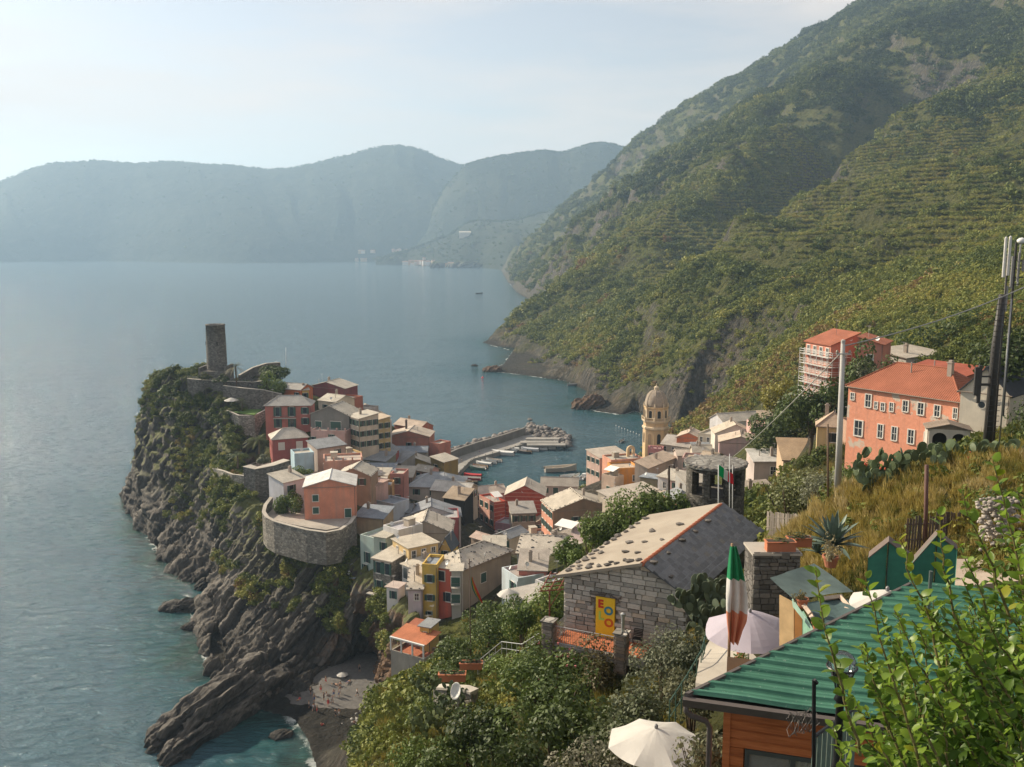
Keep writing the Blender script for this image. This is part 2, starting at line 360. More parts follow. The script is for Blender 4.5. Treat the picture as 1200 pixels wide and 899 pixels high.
H('maroon palazzo with pale cornice and framed windows above the alley', (497, 610, 538, 609), 233, 9, 12, 'flat', 0, (.33, .105, .105), (.44, .43, .42), [('F', .75, 1.8, 1.3, 2.4), ('F', .75, 5.4, 1.3, 2.4), ('R', 3, 3)], shut=None)
H('lilac blue house with small balcony in the shaded middle roofs', (439, 588, 461, 593), 240, 6, 7, 'flat', 0, (.47, .51, .57), BSL, [('F', 2, 1)])
H('tan house with blue grey lean-to roof right of the bastion', (416, 605, 449, 608), 221, 6, 9, 'shb', 1.2, (.48, .37, .24), BSL, [])
H('ochre block with sunken blue terrace behind the bastion house', (435, 571, 459, 571), 250, 6, 6, 'flat', 0, (.50, .30, .14), BSL, [('F', .6, 1.2, 1, 1.2)])
H('low yellow house with pale roof among the middle roofs', (435, 557, 454, 557.5), 262, 5, 5, 'shb', .9, (.55, .42, .16), PAL, [('F', 2, 1)])
H('rose red house with flat top and satellite dish', (457, 557, 473, 557.5), 258, 6, 10, 'flat', 0, (.48, .22, .19), PAL, [('F', 1, 2)], dish=1)
H('pink house with loggia right of the bastion house gable', (422, 569, 436, 572), 241, 6, 5, 'shb', .9, (.56, .36, .32), (.55, .38, .32), [('F', .55, .5, 1.8, 1.3)])
H('slate roofed low house left of the maroon palazzo', (462, 600, 480, 601), 240, 7, 5, 'gs', 1.3, GRY, (.22, .23, .24), [])
# --- above the cove
H('beige house with wide blank gable below the maroon palazzo', (465, 624, 529, 624), 208, 9, 7, 'gf', 2.7, (.50, .42, .35), (.56, .50, .42), [], stones=1)
H('white parapet block beside the beige blank gable', (449, 618, 467, 624), 204, 7, 6, 'flat', 0, (.64, .62, .60), (.50, .48, .50), [])
H('pale green house with roof terrace on the cliff edge', (422, 629, 440, 634), 205, 9, 9, 'flat', 0, GRN, (.45, .46, .42), [('F', .45, 3.2, 1.0, 2.4), ('F', .3, 6.2, 1.0, 1.4)])
H('small green stair house on the roof terrace of the cliff edge house', (438, 629, 452, 631), 200, 4, 4, 'slab', 0, (.46, .52, .44), (.50, .46, .38), [('F', .8, 1.0, .9, 1.8)], g=0)
H('stone house with pale flat eaves standing over the cave', (437, 654, 459, 658.5), 190, 9, 8.5, 'shb', .7, STN, (.57, .51, .42), [('F', .28, .6, 1.1, 2.4), ('F', .75, .6, 1.1, 2.4), ('F', .3, 4.6, 1.1, 2.4), ('F', .8, 5.0, 1.0, 1.8)], balc=[(-.25, .5, 7.6)])
H('yellow dormer house with wooden window band above the stone house', (460, 632, 479, 643), 196, 7, 5, 'slab', 0, (.60, .43, .21), (.55, .49, .40), [('R', 3, 1), ('F', .3, .9, .8, 1.0), ('F', .75, .9, .8, 1.0)], shut=None, g=0)
H('pale house with deep dark loggia windows beside the stone house', (471, 661, 493, 670), 187, 8, 5, 'shb', .5, (.48, .46, .43), (.57, .51, .42), [('F', .2, .5, 1.3, 2.3), ('F', .5, .5, 1.3, 2.3), ('F', .8, .5, 1.3, 2.3)], shut=(.06, .07, .07))
H('tiny white hut with red roof edge and green door over the cave', (453, 688, 466, 690), 180, 3, 4.5, 'slab', 0, (.58, .55, .52), (.55, .45, .40), [('F', .6, .6, .8, 1.6)])
H('narrow lilac house with stone-weighted lean-to roof', (478, 690, 495, 690), 174, 6, 9, 'shb', 2.2, LIL, (.57, .51, .43), [('F', .6, 1.0, .9, 1.3)], stones=1, shut=None)
H('tall narrow yellow house with dark shutters over the cove', (494.5, 664, 512, 665), 175, 6, 12.5, 'flat', 0, (.63, .42, .09), BSL, [('F', .5, 1.6, 1.0, 1.5), ('F', .5, 5.6, 1.0, 1.2), ('F', .45, 9.0, .7, .7)])
H('tall narrow red house with black shutters beside the yellow one', (512.5, 665, 529, 667.5), 176, 5, 10.5, 'slab', 0, (.60, .14, .09), (.57, .51, .42), [('F', .3, .6, 1.3, 1.9), ('F', .75, 4.8, 1.0, 1.8)], shut=(.03, .035, .035))
H('cream house with stacked glazed balconies below the wide pale roof', (529, 669.5, 541, 669.5), 172, 4, 10, 'slab', 0, (.50, .47, .42), (.55, .50, .42), [('F', .4, 1.2, 1.6, 1.8), ('F', .4, 4.6, 1.6, 1.8)], balc=[(0, .8, 3.0), (0, .8, 6.3)])
H('stone plaster house under a wide pale roof dotted with stones', (541, 668, 599, 645), 176, 8.5, 9, 'hip', 2.0, (.40, .335, .255), (.58, .52, .43), [('F', .42, 2.4, 1.5, 1.9)], stones=2)
H('house with broad pale roof dotted with stones and green grey walls', (606, 648, 657, 651), 190, 13, 5, 'gs', 1.9, (.43, .48, .45), (.56, .50, .42), [('F', .15, .6, .9, 1.6)], stones=2)
H('light blue terrace house with white framed window below the pale roofs', (588, 668, 607, 681), 171, 6, 6, 'flat', 0, (.48, .54, .56), (.40, .38, .35), [('F', .7, .8, 1.2, 1.6)], dish=1)
H('small red and pink house with grey tile roof near the pergola', (608, 668, 640, 669), 168, 7, 4, 'shb', 1.5, (.54, .19, .15), (.42, .37, .32), [('F', .8, 1.0, .8, 1.2)])
H('low concrete roofed house with white parasol beside it', (598, 692, 620, 706), 145, 5.5, 4.5, 'slab', 0, (.50, .46, .42), (.48, .44, .39), [('F', .45, .9, .9, 2.0), ('R', 1, 1)])
H('tiny white annex with grey flat roof near the rust pergola', (627, 683, 641, 688), 152, 5, 4, 'flat', 0, (.60, .58, .57), BSL, [('F', .4, .7, .8, 1.0)])
H('stone house with white balcony frame at the end of the cove path', (458, 765, 497, 776), 160, 5, 9, 'flat', 0, (.34, .30, .25), (.50, .18, .10), [('F', .3, 4.0, .8, 1.4)], frame=1)
H('small yellow tower house with slate cap by the cove path', (492, 734, 504, 736), 161, 3.5, 6, 'slab', 0, YEL, SLT, [('F', .5, .9, .6, .7)])
H('terracotta roofed pink house below the narrow lilac house', (470, 741, 492, 746), 164, 5, 4, 'shb', .6, (.55, .36, .33), TER, [])
H('tiny yellow gabled dormer house with slate roof and dish', (516, 642, 528, 643), 196, 5, 5, 'gf', 2.2, YEL, (.10, .115, .14), [('F', .5, .6, .9, .9)], dish=1, g=0)
H('cliff foot kiosk with orange wall left of the stone house', (402, 676, 415, 678), 205, 4, 3.5, 'slab', 0, (.55, .33, .14), BSL, [('F', .5, .8, .9, 1.8)])
# --- round the harbour square
H('red striped house with pale gabled roof on the harbour', (592, 580, 638, 581), 277, 10, 11, 'gf', 3.0, (.43, .085, .055), (.56, .50, .42), [], stripes=1)
H('red striped terrace wing with white awning and balustrade', (579, 591, 592.5, 589), 272, 10, 9, 'flat', 0, (.43, .085, .055), (.45, .40, .35), [('L', 3, 2)], stripes=1, wl=(.58, .33, .27), awn=1)
H('long low grey house with tiled roof behind the striped house', (634, 569, 677, 570), 300, 7, 5, 'gs', 1.9, (.50, .46, .40), (.42, .375, .32), [('F', .1, .8, 1.2, 1.6), ('F', .4, .6, 1.6, 2.4), ('F', .75, .8, 1.2, 1.6)])
H('pale roofed house between striped house and the water', (563, 580, 594, 577), 292, 8, 8, 'gs', 1.6, PNK, (.56, .48, .40), [('L', 2, 2)])
H('big brown gabled house with salmon side wall in the town centre', (648, 599, 718, 594), 240, 11, 12, 'gf', 2.8, (.275, .195, .135), (.52, .46, .375), [('F', .38, 2.0, 1.2, 2.0), ('L', 4, 3)], wl=(.60, .28, .19), stones=1)
H('house with planted terrace and pale awning below the brown gable', (646, 624, 675, 631), 221, 8, 7, 'flat', 0, (.45, .39, .33), (.40, .35, .30), [('F', 2, 1)], awn=1)
H('house with faded mauve roof right of the awning terrace', (668, 638, 704, 640), 212, 10, 5, 'shb', 1.6, (.42, .35, .29), (.44, .34, .31), [])
H('pale roofed lean-to in front of the awning terrace', (644, 646, 672, 652), 200, 6, 4, 'shb', 1.0, BEI, (.55, .49, .41), [])
H('grey balcony house between striped house and brown gable', (600, 602, 628, 601), 256, 7, 10, 'shb', 1.3, (.36, .32, .265), (.36, .33, .30), [('F', 3, 2)], balc=[(.0, .9, 5.0)])
H('mauve pink house with dark doors under the striped house', (580, 614, 600, 617), 262, 6, 7, 'flat', 0, (.42, .23, .27), SLT, [('F', .3, 1.6, 1.2, 2.4), ('F', .7, 1.6, 1.2, 2.4)], shut=None)
H('little market roof on posts beside the narrow alley', (552, 629, 568, 634), 225, 4, 3.5, 'gs', .8, (.40, .31, .25), (.52, .40, .34), [])
H('low grey house on the alley behind the market roof', (566, 640, 592, 640), 214, 5, 5, 'shb', .8, GRY, PAL, [])
# --- right bank round the bell tower
H('bright orange house with one dark window by the bell tower', (722, 551, 750, 549.5), 295, 9, 9, 'flat', 0, (.63, .285, .07), (.56, .44, .33), [('F', .78, 2.0, 1.3, 1.9)], shut=None)
H('salmon roof storey behind the bright orange house', (716, 541, 754, 538.5), 304, 8, 6, 'flat', 0, (.58, .29, .20), PAL, [('F', .2, .6, 1.0, 1.4)])
H('house with flat pale roof at the water edge of the right bank', (703, 537, 737, 533), 318, 9, 9, 'shb', 1.2, (.54, .38, .32), (.55, .48, .40), [('L', 3, 2)])
H('house with torn white awning left of the orange house', (705, 557, 721, 561), 292, 4, 11, 'flat', 0, (.56, .43, .34), (.50, .44, .38), [('L', 3, 3), ('F', .5, 3, 1.4, 1.8)], awn=1)
H('small pink house with battlement parapet before the bell tower', (759, 527, 776, 528), 318, 5, 6, 'flat', 0, (.56, .25, .24), (.45, .3, .28), [('F', .35, 1.2, 1.2, 1.9)], posts=1)
H('house with sunlit ramp roof below the bell tower', (759, 549, 792, 536), 282, 4.5, 6, 'shb', 1.4, (.46, .38, .32), (.58, .46, .35), [])
H('pinkish beige house at the end of the sunlit ramp roof', (794, 534, 813, 534), 295, 7, 6, 'gs', 1.2, (.54, .43, .38), (.54, .46, .38), [])
H('flat grey roofed olive box right of the orange house', (750, 559, 771, 562), 270, 5, 6, 'slab', 0, (.34, .28, .18), (.31, .34, .37), [])
H('small white house with dark window before the stone round tower', (771, 558, 803, 564), 250, 6, 6, 'shb', .9, (.60, .58, .57), PAL, [('F', .25, 1.4, 1.0, 1.6)], shut=None)
H('long low house with pale roof in front of the orange house', (718, 585, 771, 574), 240, 6, 5, 'shb', .8, (.44, .39, .32), (.57, .50, .42), [])
H('low house with beige roof above the green hedge', (722, 597, 796, 588), 220, 7, 5, 'shb', 1.0, (.45, .38, .30), (.55, .47, .38), [], stones=1)
H('parish church nave with long grey tiled roof behind bell tower', (775, 520, 812, 525), 322, 10, 7, 'gs', 2.4, (.52, .44, .35), (.42, .38, .34), [('F', 4, 1)], shut=None)
H('orange red house with tan roof right of the bell tower', (793, 512, 821, 514), 320, 9, 9, 'gf', 1.7, (.56, .17, .08), (.54, .44, .35), [])
H('cream facade house with tall windows beside the orange red house', (818, 509, 842, 512), 312, 9, 10, 'flat', 0, (.62, .54, .42), PAL, [('F', 3, 2)], shut=None)
H('pink gabled house with tan roof above the stone round tower', (843, 518, 893, 520), 270, 9, 7, 'gf', 1.8, (.60, .40, .38), (.57, .46, .36), [('F', .78, 1.6, 1.0, 1.8)], shut=None)
H('cream white house with long low gable behind the pink house', (838, 508, 886, 508.5), 288, 8, 5, 'gf', 2.8, (.60, .55, .48), (.56, .48, .38), [('F', .5, .2, 1.0, 1.0), ('F', .65, .2, 1.0, 1.0)], shut=None)
H('white house with glazed veranda highest on the right bank', (848, 495, 903, 491), 320, 9, 7, 'gs', 2.2, (.58, .57, .58), (.54, .49, .42), [('F', .75, .6, 4.5, 1.4), ('F', .3, 1.0, 1, 1.3)], shut=None)
H('white stair block beside the glazed veranda house', (876, 507, 902, 507), 300, 7, 6, 'flat', 0, (.60, .59, .59), PAL, [('F', .3, 1, .8, 1.0)], shut=None)
H('pinkish house with white roof right of the stone round tower', (884, 541, 920, 541), 205, 7, 8, 'shb', 1.2, (.50, .42, .38), (.62, .60, .56), [('F', .62, 1.2, 1.2, 1.7)], shut=None)
H('house with tan tile roof behind the grey green shrubs', (918, 539, 953, 540), 190, 9, 6, 'shb', 2.6, (.50, .36, .24), (.45, .32, .205), [('F', .35, .8, 1.0, 1.0)], shut=None)
H('beige house with big sunlit roof beside the stone round tower', (884, 596, 924, 592), 150, 7, 5, 'shb', 2.4, (.56, .40, .28), (.52, .45, .365), [])
H('yellow house with tan hipped roof left of the convent', (958, 499, 995, 501), 165, 6, 7.5, 'hip', 2.0, (.60, .46, .24), (.50, .38, .28), [('F', .55, 1.2, 1.0, 1.6), ('F', .55, 4.3, 1.0, 1.6)], shut=(.05, .05, .05))
H('low shaded wing between yellow house and convent', (995, 499, 1020, 499), 158, 5, 7, 'flat', 0, (.44, .28, .2), PAL, [('F', .3, 1.0, 1.4, 1.0)], shut=None)
H('salmon convent with peeling plaster and red tiled roof', (994.5, 452, 1125, 470.5), 138, 10, 12.5, 'hip', 3.4, (.66, .285, .185), TER,
  [('F', .045, 1.0, .6, 1.0), ('F', .20, .9, .9, 1.8), ('F', .275, 1.8, .5, 1.0), ('F', .34, 1.8, .6, 1.1), ('F', .42, 1.6, .6, 1.2), ('F', .545, 1.0, .8, 1.5), ('F', .68, 1.0, .9, 1.6), ('F', .82, 1.0, .8, 1.5), ('F', .97, 1.0, .6, 1.4),
   ('F', .12, 5.0, 1.3, 2.2), ('F', .33, 5.0, .8, 1.9), ('F', .46, 5.0, .8, 1.9), ('F', .61, 5.0, .9, 1.9), ('F', .75, 5.0, .8, 1.9)], shut=None, tile=1, wear=1)
H('back wing of the convent with dark red tile roof', (1048, 437, 1117, 447), 152, 8, 5, 'shb', 1.5, (.55, .25, .18), (.36, .10, .06), [], tile=1)
H('white chapel with slate roof and round window beside the convent', (1126, 457, 1184, 463), 118, 11, 8, 'gf', 3.0, (.68, .60, .48), (.065, .07, .08), [('F', .42, 6.6, .6, 1.2)], shut=None, rose=1)
H('white house with pale lean-to roof above the convent roofs', (1062, 420, 1108, 414), 186, 8, 5, 'shb', 1.0, (.62, .58, .52), (.52, .46, .38), [('F', .7, 1.2, 1.2, 1.4)], shut=None)
H('white house with flat beige roof and dark openings behind the chapel', (1105, 437, 1205, 443), 165, 9, 6, 'slab', 0, (.64, .60, .54), (.50, .45, .375), [('F', .12, .6, 1.8, 1.6), ('F', .28, .6, 1.8, 1.6), ('F', .5, .6, 1.4, 1.6)], shut=None)
H('red house under repair wrapped in scaffolding on the slope', (974, 405, 1006, 404), 186, 9, 9, 'shr', 2.2, (.56, .22, .15), TER, [('L', 4, 1), ('F', .5, 2.2, 1.0, 1.5)], shut=None, tile=1)
H('red side wing with one white window beside the scaffolded house', (1006, 403, 1035, 404.5), 181, 9, 8, 'shl', 1.2, (.54, .215, .15), TER, [('F', .5, 2.0, 1.1, 1.6)], shut=None, tile=1)

EXTRA_GROUND = []
for h_ in HOUSES:
    u0, v0, u1, v1 = h_['e']; p0 = P(u0, v0, h_['Y']); p1 = S(u1, v1, p0.z)
    e = p1 - p0; w_ = e.length; ex = e / w_; bk = Vector((-ex.y, ex.x, 0))
    h_.update(p0=p0, W=w_, rz=math.atan2(ex.y, ex.x))
    cc = p0 + ex * w_ / 2 + bk * h_['L'] / 2
    if h_['g']: EXTRA_GROUND.append((cc.x, cc.y, p0.z - h_['h'] + .3))
# ================================================================== terrain
CT = []
def c(u, v, Y): p = P(u, v, Y); CT.append((p.x, p.y, p.z))
def cz(x, y, z): CT.append((x, y, z))
# far spur whose crest is the right-hand skyline
for q in [(595, 312, 3000), (620, 284, 2950), (660, 245, 2850), (700, 208, 2750), (740, 170, 2650), (780, 138, 2550), (830, 106, 2450), (880, 79, 2350),
          (930, 52, 2250), (980, 24, 2180), (1020, 2, 2120), (1100, -40, 2100), (1250, -110, 2100)]: c(*q)
for q in [(610, 330, 2250), (640, 315, 2150), (680, 290, 2050), (640, 290, 2500), (700, 250, 2350), (760, 215, 2200), (820, 160, 2150), (900, 115, 2000)]: c(*q)
# middle spur
for q in [(574, 398, 935), (590, 383, 960), (615, 352, 1000), (645, 322, 1050), (680, 298, 1100), (720, 275, 1150), (760, 245, 1220), (800, 213, 1290), (840, 165, 1380),
          (880, 122, 1470), (930, 97, 1560), (1000, 56, 1650), (1100, 0, 1700), (1200, -62, 1750), (1300, -120, 1800)]: c(*q)
for q in [(620, 415, 800), (650, 395, 800), (690, 350, 860), (720, 330, 900), (770, 285, 920), (820, 235, 1010), (870, 185, 1110), (920, 145, 1210), (1000, 98, 1340)]: c(*q)
for q in [(640, 436, 712), (665, 430, 700), (700, 400, 700), (740, 360, 740), (790, 320, 790)]: c(*q)
# near spur with the terraces
for q in [(700, 468, 560), (722, 440, 575), (742, 405, 600), (765, 356, 640), (800, 310, 690), (859, 266, 770), (923, 236, 860), (987, 185, 960), (1040, 157, 1050), (1094, 108, 1150), (1160, 45, 1280), (1230, -20, 1380)]: c(*q)
for q in [(760, 455, 530), (790, 445, 500), (800, 400, 540), (830, 400, 500), (850, 350, 560), (900, 300, 620), (960, 270, 680), (1020, 240, 740), (1100, 190, 850), (1180, 130, 950), (1260, 80, 1000)]: c(*q)
for q in [(830, 470, 420), (880, 455, 380), (900, 420, 400), (940, 400, 360), (950, 350, 450), (1000, 330, 440), (1050, 320, 420), (1100, 290, 470), (1180, 250, 520), (1260, 210, 560),
          (1000, 385, 320), (1060, 372, 300), (1120, 345, 300), (1200, 325, 280), (1280, 300, 260)]: c(*q)
# the shaded gully between the two spurs
for u_, Y_, z_ in [(770, 700, 42), (810, 780, 50), (862, 880, 66), (925, 980, 92), (985, 1080, 135), (1040, 1170, 172), (1095, 1270, 225)]: cz((u_ - 600) / FPX * Y_, Y_, z_)
# valley floor towards the right, convent terrace, hillside by the mast
for q in [(930, 470, 250), (985, 455, 200), (1035, 440, 195), (940, 530, 150), (1000, 540, 140), (1060, 570, 118), (1120, 545, 105), (1180, 530, 95), (1240, 480, 90), (1130, 390, 190), (1200, 400, 150), (1100, 420, 180), (1250, 380, 160)]: c(*q)
# near slope below the view point
cz(0, -5, 89); cz(-4, -30, 96); cz(20, -30, 98); cz(60, -20, 96); cz(6, 6, 85.5); cz(25, 10, 86); cz(50, 30, 86); cz(90, 60, 84); cz(2, 14, 83.5); cz(9, 18, 84.3)
for q in [(1000, 560, 46), (960, 575, 46), (1060, 560, 44), (1120, 560, 40), (1180, 560, 36), (940, 630, 48), (1000, 668, 34), (1080, 668, 32), (1150, 660, 30), (1260, 620, 30), (1000, 730, 27), (1100, 740, 26), (940, 745, 30),
          (905, 625, 62), (885, 640, 70)]: c(*q)
for q in [(660, 785, 46), (735, 815, 44), (800, 840, 33), (870, 815, 27), (800, 930, 24), (720, 950, 30), (650, 890, 36), (560, 915, 38), (500, 930, 36), (455, 860, 46), (560, 820, 55), (520, 785, 72),
          (490, 795, 95), (470, 825, 70), (620, 750, 78), (700, 695, 95), (760, 655, 110), (830, 645, 84), (650, 710, 110), (720, 640, 150), (800, 600, 160), (860, 590, 130), (690, 780, 60), (800, 720, 60), (860, 690, 62)]: c(*q)
# cove, harbour square, sea bed far out
for q in [(390, 820), (430, 800), (420, 850), (385, 880), (440, 780)]: p = S(*q, 1.0); cz(*p)
for x, y in [(-10, 318), (5, 335), (30, 345), (45, 360), (-3, 300)]: cz(x, y, 2.6)
# castle hill and the town on the headland
for q in [(254, 428, 318), (230, 440, 318), (300, 440, 322), (215, 445, 330), (325, 450, 330), (400, 470, 345), (430, 480, 345), (290, 500, 296), (330, 520, 290), (280, 565, 262),
          (320, 560, 262), (350, 600, 225), (385, 606, 217), (410, 600, 232), (440, 560, 262), (480, 560, 300), (500, 520, 350), (515, 545, 385), (450, 500, 340), (460, 620, 225), (520, 620, 250), (440, 700, 200), (470, 715, 186), (500, 735, 172), (545, 690, 190), (600, 690, 178), (640, 650, 190), (700, 620, 200)]: c(*q)
for q in EXTRA_GROUND: cz(*q)
CT = np.array(CT)

SHORE = [tuple(S(*q)[:2]) for q in [
    (588, 317), (596, 331), (607, 343), (622, 352)]] + [(40, 1500), (60, 1250), (20, 1010)] + [tuple(S(*q)[:2]) for q in [
    (580, 397), (564, 401), (577, 405), (606, 408), (598, 416), (590, 427), (567, 435), (593, 437), (631, 442), (663, 446), (688, 458), (684, 476), (699, 482), (728, 486), (745, 481), (790, 500), (815, 500)]] + [
    (95, 455), (70, 420), (52, 395)] + [tuple(S(*q)[:2]) for q in [(700, 567), (640, 574), (578, 590), (556, 604), (547, 596), (536, 568), (522, 550)]] + [
    (-30, 412), (-45, 425), (-75, 430), (-110, 405), (-135, 372)] + [tuple(S(*q)[:2]) for q in [
    (155, 594), (172, 622), (188, 648), (210, 672), (262, 688), (236, 726), (247, 780), (276, 800), (300, 830), (345, 842), (362, 868), (372, 899)]] + [
    (-30, 140), (-28.5, 110), (-27.5, 70), (-27.5, 0), (-40, -300), (2500, -300), (6000, 3500), (1500, 3600)]
SHX = np.array(SHORE)
def shore_sd(x, y):
    """distance inland (+) or out to sea (-)"""
    d = np.full(x.shape, 1e9); ins = np.zeros(x.shape, bool); n = len(SHX)
    for i in range(n):
        a = SHX[i]; b = SHX[(i + 1) % n]; e = b - a; L2 = float(e @ e)
        t = np.clip(((x - a[0]) * e[0] + (y - a[1]) * e[1]) / L2, 0, 1)
        d = np.minimum(d, (x - a[0] - t * e[0]) ** 2 + (y - a[1] - t * e[1]) ** 2)
        c1 = (a[1] > y) != (b[1] > y)
        with np.errstate(divide='ignore', invalid='ignore'):
            xi = a[0] + (y - a[1]) * e[0] / (e[1] if e[1] else 1e-9)
        ins ^= c1 & (x < xi)
    d = np.sqrt(d); return np.where(ins, d, -d)
CS = 0.08
def kern(dx, dy):
    r2 = dx * dx + dy * dy
    return np.sqrt(r2 + 16.0)
_n = len(CT)
A = np.zeros((_n + 1, _n + 1)); A[:_n, :_n] = kern(CT[:, 0][:, None] - CT[:, 0][None], CT[:, 1][:, None] - CT[:, 1][None])
A[:_n, :_n] += np.eye(_n) * -1.5
A[:_n, _n] = 1; A[_n, :_n] = 1
WT = np.linalg.solve(A, np.r_[CT[:, 2], 0])
def rbf(x, y):
    sh = x.shape; x = x.ravel(); y = y.ravel(); out = np.full(x.shape, WT[_n])
    for i in range(_n): out += WT[i] * kern(x - CT[i, 0], y - CT[i, 1])
    return out.reshape(sh)
def ground(x, y, detail=True):
    x = np.asarray(x, float); y = np.asarray(y, float)
    z = rbf(x, y); sd_ = shore_sd(x, y); r = np.hypot(x, y)
    far = sstep(380, 560, y)
    if detail:
        g = np.clip((r - 350) / 900, 0, 1) * sstep(0, 120, z)
        # gullies running down to the sea and broken relief
        gl = ridged2(x / 150 + .3 * vn2(x / 90, y / 90, 5), y / 330, 3, 11)
        z = z - g * 30 * (gl - .2) + far * 12 * fbm2(x / 60, y / 60, 4, 21) + far * sstep(10, 60, z) * 7 * ridged2(x / 75, y / 110, 2, 25) + far * sstep(5, 40, sd_) * 2.2 * fbm2(x / 11, y / 11, 3, 31)
    k = 1.25 + .5 * vn2(x / 40, y / 40, 41) * far + (1 - sstep(120, 170, y)) * 2.1
    lim = k * np.maximum(sd_, 0) * (1 + .9 * far * np.exp(-np.maximum(sd_, 0) / 30)) + .5
    hd = (1 - sstep(-30, -8, x)) * sstep(150, 175, y) * (1 - sstep(330, 360, y))   # behind the headland cliff face
    lim = lim * (1 - hd) + np.maximum(.3, 1.7 * (sd_ - 11)) * hd
    if detail: lim = lim + far * sstep(2, 14, sd_) * 6 * fbm2(x / 14, y / 14, 4, 61)
    dc = np.sqrt(((x + 36) / 14.5) ** 2 + ((y - 187) / 19) ** 2)           # the cove is hollowed out
    lim = np.minimum(lim, .5 + np.maximum(dc - 1, 0) * 45)
    land = np.minimum(z, lim); land = np.maximum(land, np.minimum(.2 + .05 * sd_, 1.2))
    return np.where(sd_ > 0, land, np.maximum(-4, .5 * sd_))
def ridged2(x, y, o, s):
    r = 0; a = 1; t = 0
    for k in range(o): r = r + a * (1 - 2 * np.abs(vn2(x * 2 ** k + 3.1 * k, y * 2 ** k - 5.7 * k, s + k))); t += a; a *= .5
    return r / t
def terr_mask(x, y, z):
    """where the vineyard terraces lie"""
    m = fbm2(x / 130 + 3.1, y / 170 - 1.7, 3, 71) * .9 + .05
    zone = sstep(45, 80, z) * (1 - sstep(250, 320, z)) * sstep(330, 430, y) * (1 - sstep(1250, 1500, y)) * sstep(60, 130, shore_sd(x, y))
    near = np.exp(-(((x - 300) / 210) ** 2 + ((y - 660) / 360) ** 2)) * .66      # the big vineyard bowl on the near spur
    return np.clip((m + near - .08) * 4, 0, 1) * zone
def tq(x, y, z): return (z + 1.2 * fbm2(x / 60, y / 60, 2, 91) + .35 * vn2(x / 12, y / 12, 95)) / 3.6
def terraced(z, m, x, y, step=3.6):
    q = tq(x, y, z); f = q - np.floor(q); s = np.floor(q) + sstep(.62, .95, f) ; return z + (s - q) * step * m * .85

# one sheet of land, finer towards the view point
def land_sheet():
    rr = [4.0]
    while rr[-1] < 3600: rr.append(rr[-1] * (1.0050 if 200 < rr[-1] < 1300 else 1.0085) + .02)
    rr = np.array(rr); th = np.arctan((np.linspace(60, 1330, 500) - 600) / FPX)
    TH, RR = np.meshgrid(th, rr); X = RR * np.sin(TH); Y = RR * np.cos(TH)
    Z = ground(X, Y); m = terr_mask(X, Y, Z); Z = terraced(Z, m, X, Y)
    n, k = Z.shape; I = np.arange(n * k).reshape(n, k)
    F = np.stack([I[:-1, :-1], I[:-1, 1:], I[1:, 1:], I[1:, :-1]], -1).reshape(-1, 4)
    keep = (Z.ravel()[F] > -3.9).any(1); F = F[keep]
    used = np.unique(F); mp_ = np.full(n * k, -1); mp_[used] = np.arange(len(used))
    V = np.stack([X, Y, Z], -1).reshape(-1, 3)[used]; me = np_mesh('hillside', V, mp_[F], True)
    fattr(me, 'terr', m.ravel()[used]); fattr(me, 'sd', shore_sd(X, Y).ravel()[used]); return me
def m_land():
    t = NT('hill_ground'); p = t.pos(); g = t.n('NewGeometry'); sx = t.n('SeparateXYZ'); t.l(g.outputs['Normal'], sx.inputs[0])
    ps = t.n('SeparateXYZ'); t.l(g.outputs['Position'], ps.inputs[0])
    n1 = t.noise(p, .03, 6, .6); n2 = t.noise(p, .35, 5, .65)
    soil = t.ramp(n2, [(.25, (.042, .042, .018)), (.5, (.080, .082, .030)), (.75, (.125, .112, .050))])
    green = t.ramp(n2, [(.25, (.034, .044, .014)), (.55, (.105, .115, .028)), (.8, (.18, .17, .048))]); tv = t.attr('terr').outputs['Fac']
    veg = t.mix(t.ramp(n1, [(.4, 0.0), (.62, 1.0)]), soil, green)
    veg = t.mix(t.math('MULTIPLY', tv, .6), veg, t.ramp(n2, [(.3, (.05, .055, .018)), (.7, (.12, .115, .04))]))
    st = t.noise(t.pos((1, 1, 1), (R(35), R(20), R(25))), .09, 3, .6)
    wv = t.n('TexNoise'); wv.inputs['Scale'].default_value = .22; wv.inputs['Detail'].default_value = 8; wv.inputs['Roughness'].default_value = .68
    t.l(t.pos((1.6, 1.6, .35), (R(25), R(30), 0)), wv.inputs['Vector'])
    rock = t.ramp(wv.outputs[0], [(.28, (.018, .017, .015)), (.45, (.060, .054, .046)), (.58, (.115, .102, .086)), (.76, (.27, .245, .21))])
    rock = t.mix(t.ramp(st, [(.5, 0.0), (.75, .5)]), rock, (.17, .12, .07))
    steep = t.ramp(t.math('ADD', sx.outputs[2], t.math('MULTIPLY', t.math('SUBTRACT', n2, .5), .5)), [(.50, 1.0), (.66, 0.0)])
    low = t.ramp(t.math('ADD', t.math('DIVIDE', ps.outputs[2], 60.0), t.math('MULTIPLY', t.math('SUBTRACT', n1, .5), 1.2)), [(.12, .9), (.42, 0.0)])
    col = t.mix(t.math('MAXIMUM', steep, low), veg, rock)
    wet = t.ramp(ps.outputs[2], [(.0, 1.0), (1.0, 0.0)]); 
    wet = t.ramp(t.math('DIVIDE', ps.outputs[2], 2.5), [(.2, .8), (1.0, 0.0)])
    col = t.mix(wet, col, (.035, .032, .028))
    t.bump(t.math('ADD', wv.outputs[0], t.math('MULTIPLY', n2, .5)), 1.0, 5.0)
    return t.done(col, .93, 0, .1)
M_LAND = m_land()
link('hillside', land_sheet(), M_LAND, kind='structure')

